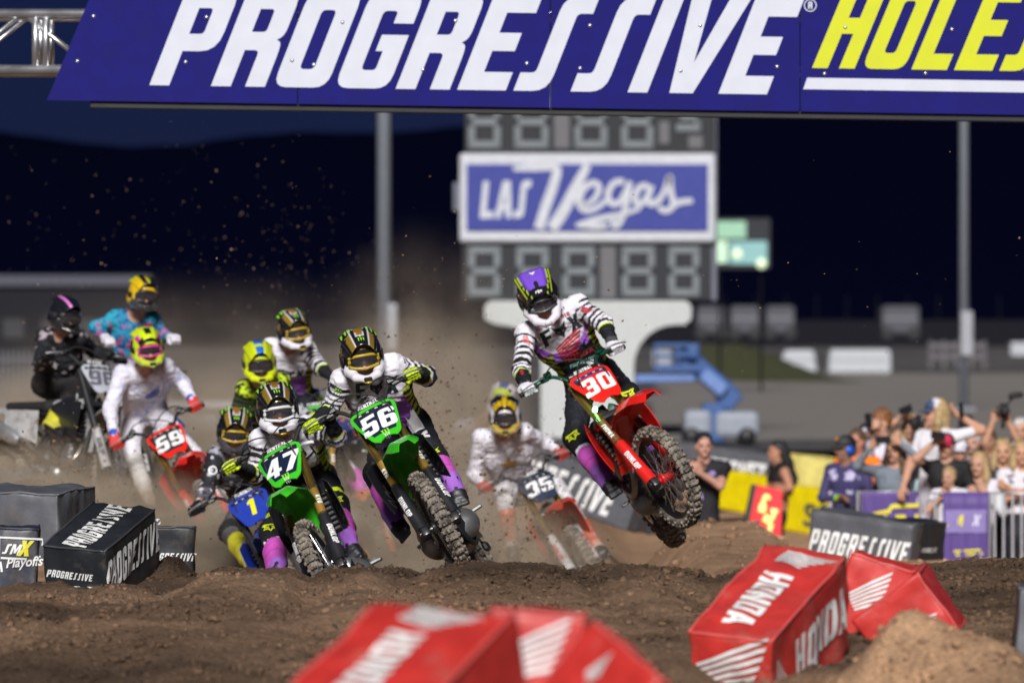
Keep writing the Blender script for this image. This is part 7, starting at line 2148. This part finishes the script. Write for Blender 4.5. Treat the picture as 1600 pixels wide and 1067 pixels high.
T_ = dict
DEN, TEAL, ORV = C(.17, .20, .24), C(.36, .55, .56), C(.85, .20, .01)
CROWD = [
 T_(head=(1100, 696), Y=55.5, yaw=4, top=C(.014, .013, .018), hair='black', skin=C(.50, .27, .20), hand_a=(1086, 732, -.28), hand_b=(1093, 738, -.28), wide=1.12, pants=C(.012, .012, .016), long=True, group='crew beside the track',
    label='person in a black polo shirt with bent arms in front of the grey barrier', prints=(('chest_mark', stroke2d([[(-.03, 0), (.02, .02)], [(-.02, -.02), (.03, .0)]], .02), mat('print_violet', (.30, .22, .55), .6), .08, .05), ('belly_mark', stroke2d([[(-.02, .03), (.0, -.03)]], .03), mat('print_violet'), -.02, -.17))),
 T_(head=(1213, 705), Y=69, yaw=-68, body=-72, top=C(.015, .014, .016), hair='black', style='mane', skin=C(.42, .21, .13), sleeve='none', midriff=True, hand_a=(1203, 778, -.18), hand_b=(1206, 770, -.22), pants=C(.013, .014, .018), group='crew beside the track',
    label='person with long black hair and dark leggings holding the red lit board'),
 T_(head=(1320, 701), Y=56.6, yaw=-60, body=-30, top=C(.045, .04, .12), top2=C(.5, .46, .68), top2t=.9, sleeve='long', sleevecol=C(.055, .05, .14), cuff=C(.35, .8, .02), hair='black', skin=C(.25, .13, .09), cap=(C(.02, .02, .025), C(.03, .03, .03), False), capmark=mat('orange_badge', (.85, .32, .01), .4), capmark_at=(.045, .062, .085), muffs=mat('muff_blue', (.01, .10, .55), .35), hand_a=(1312, 778, -.1), hem=C(.04, .035, .10), label='person in purple neon jersey, black cap and blue ear muffs'),
 T_(head=(1338, 690), Y=57.4, yaw=-30, top=ORV, sleeve='long', sleevecol=C(.62, .60, .66), hair='brown', skin=C(.48, .22, .15), long=True, label='person in an orange vest over white sleeves behind the ear muff person'),
 T_(head=(1376, 661), Y=57.6, yaw=-50, body=-20, top=C(.66, .64, .74), sleeve='long', hair='auburn', style='curly', hand_a=(1361, 668, -.1), strap=M_BLACKP, hem=C(.6, .25, .06), label='curly auburn haired person in a white hoodie with dark straps'),
 T_(head=(1398, 704), Y=55.9, yaw=-25, top=DEN, top2=DEN * .75, top2t=1.0, sleeve='long', hair='brown', style='long', hand_a=(1362, 697, -.22), hand_b=(1406, 692, -.2), long=True, label='person in a washed denim shirt holding a phone level with both hands'),
 T_(head=(1424, 668), Y=57.8, yaw=-20, top=TEAL, sleeve='short', hair='blond', style='long', hand_a=(1407, 652, -.15), hand_b=(1437, 662, -.2), long=True, label='person in a pale teal shirt looking through a black camera'),
 T_(head=(1461, 645), Y=55.6, yaw=-78, body=-45, top=C(.72, .71, .76), sleeve='short', hair='blond', style='long', hand_a=(1408, 770, -.12), hand_b=(1496, 648, .05), cap=(C(.62, .62, .72), C(.05, .07, .15), False), capmark=mat('cap_blue_badge', (.1, .45, .85), .3), capmark_at=(.045, .062, .085), scale=1.08, lean=(-.05, .0, 0), pants=C(.55, .52, .60), skin=C(.50, .27, .18), label='tall long haired person in white shirt and white-backed cap above the crowd'),
 T_(head=(1478, 697), Y=55.2, yaw=-20, top=C(.012, .012, .014), sleeve='short', hair='black', hand_a=(1462, 690, -.2), cap=(C(.02, .02, .022), C(.45, .02, .07), False), scale=.95, label='person in black shirt and red brimmed cap filming with a phone', pants=C(.6, .6, .62)),
 T_(head=(1499, 706), Y=57.6, yaw=-15, top=C(.10, .14, .20), hair='brown', cap=(C(.66, .65, .72), C(.66, .65, .72), False), skin=C(.46, .24, .17), label='person in a plain white cap tucked behind the red cap'),
 T_(head=(1519, 691), Y=58.0, yaw=-18, top=C(.16, .17, .26), hair='grey', style='bald', skin=C(.52, .30, .23), beard=C(.34, .26, .2), label='older balding person with grey hair behind the shouting blonde'),
 T_(head=(1529, 726), Y=55.3, yaw=-25, top=C(.62, .60, .68), open=C(.02, .02, .025), sleeve='long', sleevecol=C(.52, .54, .56), hair='blond', style='long', mouth=.020, hand_a=(1500, 778, -.15), hand_b=(1540, 770, -.1), scale=.97, label='blonde person shouting with open mouth in a white jacket'),
 T_(head=(1567, 705), Y=56.0, yaw=-6, top=C(.016, .017, .022), sleeve='none', hair='blond', style='long', hand_a=(1553, 650, -.12), hand_b=(1576, 660, -.12), skin=C(.52, .29, .19), label='blonde person in a black top raising a camera above her head'),
 T_(head=(1597, 708), Y=55.4, yaw=-4, top=C(.64, .62, .66), top2=C(.10, .07, .12), top2t=.9, hair='blond', style='long', hand_a=(1600, 768, -.22), hand_b=(1578, 765, -.24), skin=C(.52, .28, .18), label='person in a white patterned shirt with folded arms at the right edge'),
 T_(head=(1594, 672), Y=59.5, yaw=-10, top=C(.4, .4, .45), hair='grey', label='grey haired person at the back of the crowd near the right edge'),
 T_(head=(1448, 712), Y=58.2, yaw=-12, top=C(.08, .06, .14), hair='brown', style='long', skin=C(.42, .22, .14), label='brown haired person hidden behind the tall capped person'),
] + [
 T_(head=(1352, 682), Y=59.6, yaw=-25, top=C(.30, .30, .34), hair='black', skin=C(.30, .16, .11), label='dark haired person in grey behind the orange vest'),
 T_(head=(1404, 684), Y=59.8, yaw=-20, top=C(.36, .10, .08), hair='brown', style='long', label='long haired person in rust red at the back of the crowd'),
 T_(head=(1441, 690), Y=59.2, yaw=-18, top=C(.03, .03, .04), hair='blond', style='long', hand_a=(1433, 700, -.3), label='blond person in black between the teal shirt and the white cap'),
 T_(head=(1543, 688), Y=59.4, yaw=-12, top=C(.50, .42, .20), hair='brown', skin=C(.40, .22, .14), label='short haired person in mustard behind the raised camera'),
 T_(head=(1510, 668), Y=60.2, yaw=-16, top=C(.02, .02, .03), hair='black', cap=(C(.02, .02, .025), C(.02, .02, .025), False), label='person in a plain black cap at the very back of the crowd'),
 T_(head=(1482, 745), Y=54.95, yaw=-30, top=C(.66, .65, .70), hair='blond', scale=.78, hand_a=(1470, 776, -.1), label='small child in white leaning at the steel fence'),
]
for D in CROWD: make_person(D)


# held things
def held(name, label, cat, o, size, m, rot=(0, 0, 0), extra=None):
    M = Matrix.Translation(o) @ Matrix.Rotation(math.radians(rot[0]), 4, 'Z') @ Matrix.Rotation(math.radians(rot[1]), 4, 'Y') @ Matrix.Rotation(math.radians(rot[2]), 4, 'X')
    r = empty(name, M=M, label=label, cat=cat, group='phones and cameras held up by the crowd')
    MB().add(box((0, 0, 0), size, min(size) * .25, seg=2)).build('body', m, r)
    if extra: extra(r)
    return r
M_PHONE = mat('phone_black', (.015, .015, .018), .25, coat=.3)
def phone_face(r):
    MB().add(box((0, .0055, 0), (.135, .002, .062), 0)).build('screen', mat('phone_screen', (.02, .05, .05), .2, emit=.15), r)
    for dx in (.05, .062): MB().add(lathe([(0, -.007), (.008, -.007), (.009, -.004)], 10, 'y', (dx, 0, .018))).build('camera_lens', M_RUBBER, r)
def cam_face(r):
    MB().add(lathe([(0, -.13), (.036, -.13), (.040, -.12), (.040, -.05), (.034, -.03)], 20, 'y')).build('lens_barrel', M_RUBBER, r, smooth=True)
    MB().add(box((0, .0, .055), (.06, .06, .04), .012)).build('viewfinder', M_BLACKP, r); MB().add(box((-.055, -.02, 0), (.03, .04, .09), .01)).build('grip', M_RUBBER, r)
held('phone', 'black phone held level by the person in denim', 'phone', P(1380, 687, 55.55), (.15, .01, .075), M_PHONE, (10, -3, 0), phone_face)
held('phone', 'dark phone beside the curly haired person', 'phone', P(1357, 657, 57.35), (.15, .01, .075), M_PHONE, (-40, 80, 0), phone_face)
held('phone', 'dark phone held high above the teal shirt', 'phone', P(1415, 640, 57.5), (.15, .01, .075), M_PHONE, (25, -20, 0), phone_face)
held('phone', 'black phone in the raised hand of the tall capped person', 'phone', P(1502, 641, 55.55), (.155, .012, .078), M_PHONE, (60, 75, 0), phone_face)
held('phone', 'dark phone raised in front of the red brimmed cap', 'phone', P(1466, 680, 54.9), (.15, .01, .075), M_PHONE, (15, 6, 0), phone_face)
held('camera', 'black camera at the face of the person in teal', 'camera', P(1434, 660, 57.5), (.14, .07, .10), M_BLACKP, (-25, 0, 0), cam_face)
def rig(r):
    cam_face(r)
    MB().add(tube([(.03, 0, .05), (.10, 0, .13)], .012, 8)).build('microphone_arm', M_BLACKP, r, smooth=True)
    MB().add(tube([(.06, 0, .13), (.09, 0, .15), (.17, 0, .16), (.20, 0, .155)], [.02, .03, .03, .02], 12)).build('microphone', M_RUBBER, r, smooth=True)
    MB().add(tube([(0, 0, -.05), (0, 0, -.17)], .018, 10)).build('handle', M_BLACKP, r, smooth=True)
held('camera', 'black camera rig with a fluffy microphone lifted over the crowd', 'camera', P(1567, 642, 55.85), (.12, .08, .10), M_BLACKP, (10, 0, 0), rig)


def pit_board():
    Y = 68.6; s = Y / FPX
    A, B, C_, D_ = P(1183, 757, Y), P(1222, 766, Y), P(1220, 842, Y - .05), P(1167, 835, Y - .05)
    root = empty('pit_board', (A + C_) / 2, 'red lit board with glowing yellow strokes held by the black haired person', 'sign board')
    o = root.location; L = lambda v: v - o
    th = Vector((0, .07, 0))
    q = [L(A), L(B), L(C_), L(D_)]
    V = q + [v + th for v in q]
    MB().add((V, [(3, 2, 1, 0), (4, 5, 6, 7), (0, 1, 5, 4), (1, 2, 6, 5), (2, 3, 7, 6), (3, 0, 4, 7)])).build('panel', mat('board_red', (.62, .004, .012), .4, emit=.42), root)
    e = MB().add(tube([q[0] + Vector((-.03, .03, .0)), q[3] + Vector((-.03, .03, 0))], .045, 8)); e.build('side_case', M_BLACKP, root)
    W = lambda px, py: (px * s, -py * s)
    c0 = lambda x, y: ((1060 + x * .225 - 1197) * s, -(640 + y * .225 - 800) * s)
    st = [[(578, 712), (598, 612), (618, 600), (632, 622)], [(604, 730), (640, 766), (660, 735), (670, 690)], [(588, 758), (640, 795), (636, 830), (626, 868)], [(542, 822), (556, 852), (580, 876)]]
    for k in st:
        pts = smooth_path([Vector((*c0(*p), 0)) for p in k], 4)
        V, F = [], []
        mb = MB().add(tube([P(1197, 800, Y - .05) - o + Vector((p.x, 0, p.y)) for p in pts], .044, 10, flat=.5))
        mb.build('light_stroke', mat('stroke_yellow', (1.0, .72, .22), .3, emit=1.25), root, smooth=True)
pit_board()


# ------------------------------------------------------------------ flying dirt and dust
def flying(name, n, region, sizes, Yr, seed, label, tint, m=M_SOIL):
    rg = np.random.default_rng(seed)
    V, F, T = [], [], []
    oct_ = np.array([(1, 0, 0), (-1, 0, 0), (0, 1, 0), (0, -1, 0), (0, 0, 1), (0, 0, -1)], float); of = [(0, 2, 4), (2, 1, 4), (1, 3, 4), (3, 0, 4), (2, 0, 5), (1, 2, 5), (3, 1, 5), (0, 3, 5)]
    for i in range(n):
        cx, cy, rx, ry = region[rg.integers(len(region))]
        px, py = rg.normal(cx, rx), rg.normal(cy, ry); Y = rg.uniform(*Yr)
        c = np.array(P(px, py, Y))
        if c[2] < ground_z(c[0], c[1]) + .03: continue
        s = sizes[0] * (sizes[1] / sizes[0]) ** (rg.random() ** 2.6)
        v = oct_ * s * rg.uniform(.4, 1.5, (6, 1)); M = np.linalg.qr(rg.normal(size=(3, 3)))[0]
        b = len(V) * 6; V.append(v @ M + c); F += [tuple(b + j for j in f) for f in of]; T.append(np.tile(np.array(tint) * rg.uniform(.6, 1.4), (6, 1)))
    o = link(name, mesh(name, np.concatenate(V), np.array(F), m, cols=np.concatenate(T)))
    tag(o, label, 'dirt spray', kind='stuff')
flying('flying_dirt', 2000, [(720, 720, 50, 80), (820, 760, 60, 60), (650, 640, 45, 70), (600, 800, 70, 50), (760, 840, 80, 30)], (.003, .016), (37.5, 43), 11, 'brown crumbs of dirt thrown up between the bikes', (1.0, 1.0, 1.0))
flying('flying_dirt', 560, [(390, 430, 80, 60), (430, 360, 60, 70), (300, 330, 120, 90), (480, 490, 70, 40), (120, 430, 100, 90), (640, 470, 60, 60)], (.003, .010), (44, 64), 12, 'pale crumbs of dirt hanging in the night air above the riders', (1.7, 1.9, 2.1))
flying('flying_dirt', 260, [(1000, 500, 260, 140), (760, 520, 120, 120)], (.003, .009), (31, 42), 13, 'small dirt crumbs in the air around the jumping rider', (2.0, 1.8, 1.5))
flying('flying_dirt', 1100, [(230, 760, 150, 50), (420, 830, 120, 40), (110, 700, 80, 40), (50, 760, 60, 40)], (.003, .015), (38, 46), 14, 'dirt crumbs churned up low over the track', (1.2, 1.2, 1.2))


def dust_material(dens):
    key = 'dust_%.2f' % dens
    m = bpy.data.materials.get(key)
    if m: return m
    m = bpy.data.materials.new(key); m.use_nodes = True; N, L = m.node_tree.nodes, m.node_tree.links; N.clear()
    o = N.new('ShaderNodeOutputMaterial'); v = N.new('ShaderNodeVolumePrincipled')
    v.inputs['Color'].default_value = (.93, .75, .55, 1)
    tc = N.new('ShaderNodeTexCoord'); ln = N.new('ShaderNodeVectorMath'); ln.operation = 'LENGTH'
    L.new(tc.outputs['Object'], ln.inputs[0])
    mr = N.new('ShaderNodeMapRange'); mr.interpolation_type = 'SMOOTHERSTEP'
    mr.inputs[1].default_value, mr.inputs[2].default_value, mr.inputs[3].default_value, mr.inputs[4].default_value = .15, 1.0, dens, 0.0
    L.new(ln.outputs['Value'], mr.inputs[0])
    n = N.new('ShaderNodeTexNoise'); n.inputs['Scale'].default_value = 3.2; n.inputs['Detail'].default_value = 4; n.inputs['Roughness'].default_value = .6
    L.new(tc.outputs['Object'], n.inputs['Vector'])
    r2 = N.new('ShaderNodeMapRange'); r2.inputs[1].default_value, r2.inputs[2].default_value, r2.inputs[3].default_value, r2.inputs[4].default_value = .36, .66, .12, 1.9
    L.new(n.outputs['Fac'], r2.inputs[0])
    mu = N.new('ShaderNodeMath'); mu.operation = 'MULTIPLY'; L.new(mr.outputs[0], mu.inputs[0]); L.new(r2.outputs[0], mu.inputs[1])
    L.new(mu.outputs[0], v.inputs['Density']); L.new(v.outputs[0], o.inputs['Volume'])
    return m


def dust(c, r, dens):
    bm = bmesh.new(); bmesh.ops.create_icosphere(bm, subdivisions=3, radius=1.02)
    me = bpy.data.meshes.new('dust_cloud'); bm.to_mesh(me); bm.free()
    me.materials.append(dust_material(dens))
    o = link('dust_cloud', me); o.location = c; o.scale = r; o.rotation_euler = (0, 0, c[0] * 2)
    tag(o, 'brown dust cloud hanging behind the wheels', 'dust', kind='stuff')
for px, py, Y, r, dn in ((60, 790, 42.2, (1.2, 1.0, .62), 1.8), (210, 830, 41.8, (1.2, 1.0, .56), 1.9), (360, 850, 42.0, (1.1, .9, .50), 1.7), (110, 720, 47.5, (2.3, 1.2, 1.05), 1.5), (330, 740, 47.8, (2.3, 1.2, 1.15), 1.5), (500, 780, 47.5, (1.9, 1.2, 1.15), 1.5),
                         (590, 830, 39.0, (.85, .8, .74), 1.9), (720, 840, 41.3, (1.0, .8, .66), 1.3), (840, 880, 42.8, (.85, .6, .56), 1.3), (660, 720, 49.5, (2.8, 1.3, 1.6), .80), (660, 590, 53, (2.6, 1.3, 1.7), .12), (330, 620, 53, (3.4, 1.3, 1.4), .20)):
    dust(P(px, py, Y), r, dn)
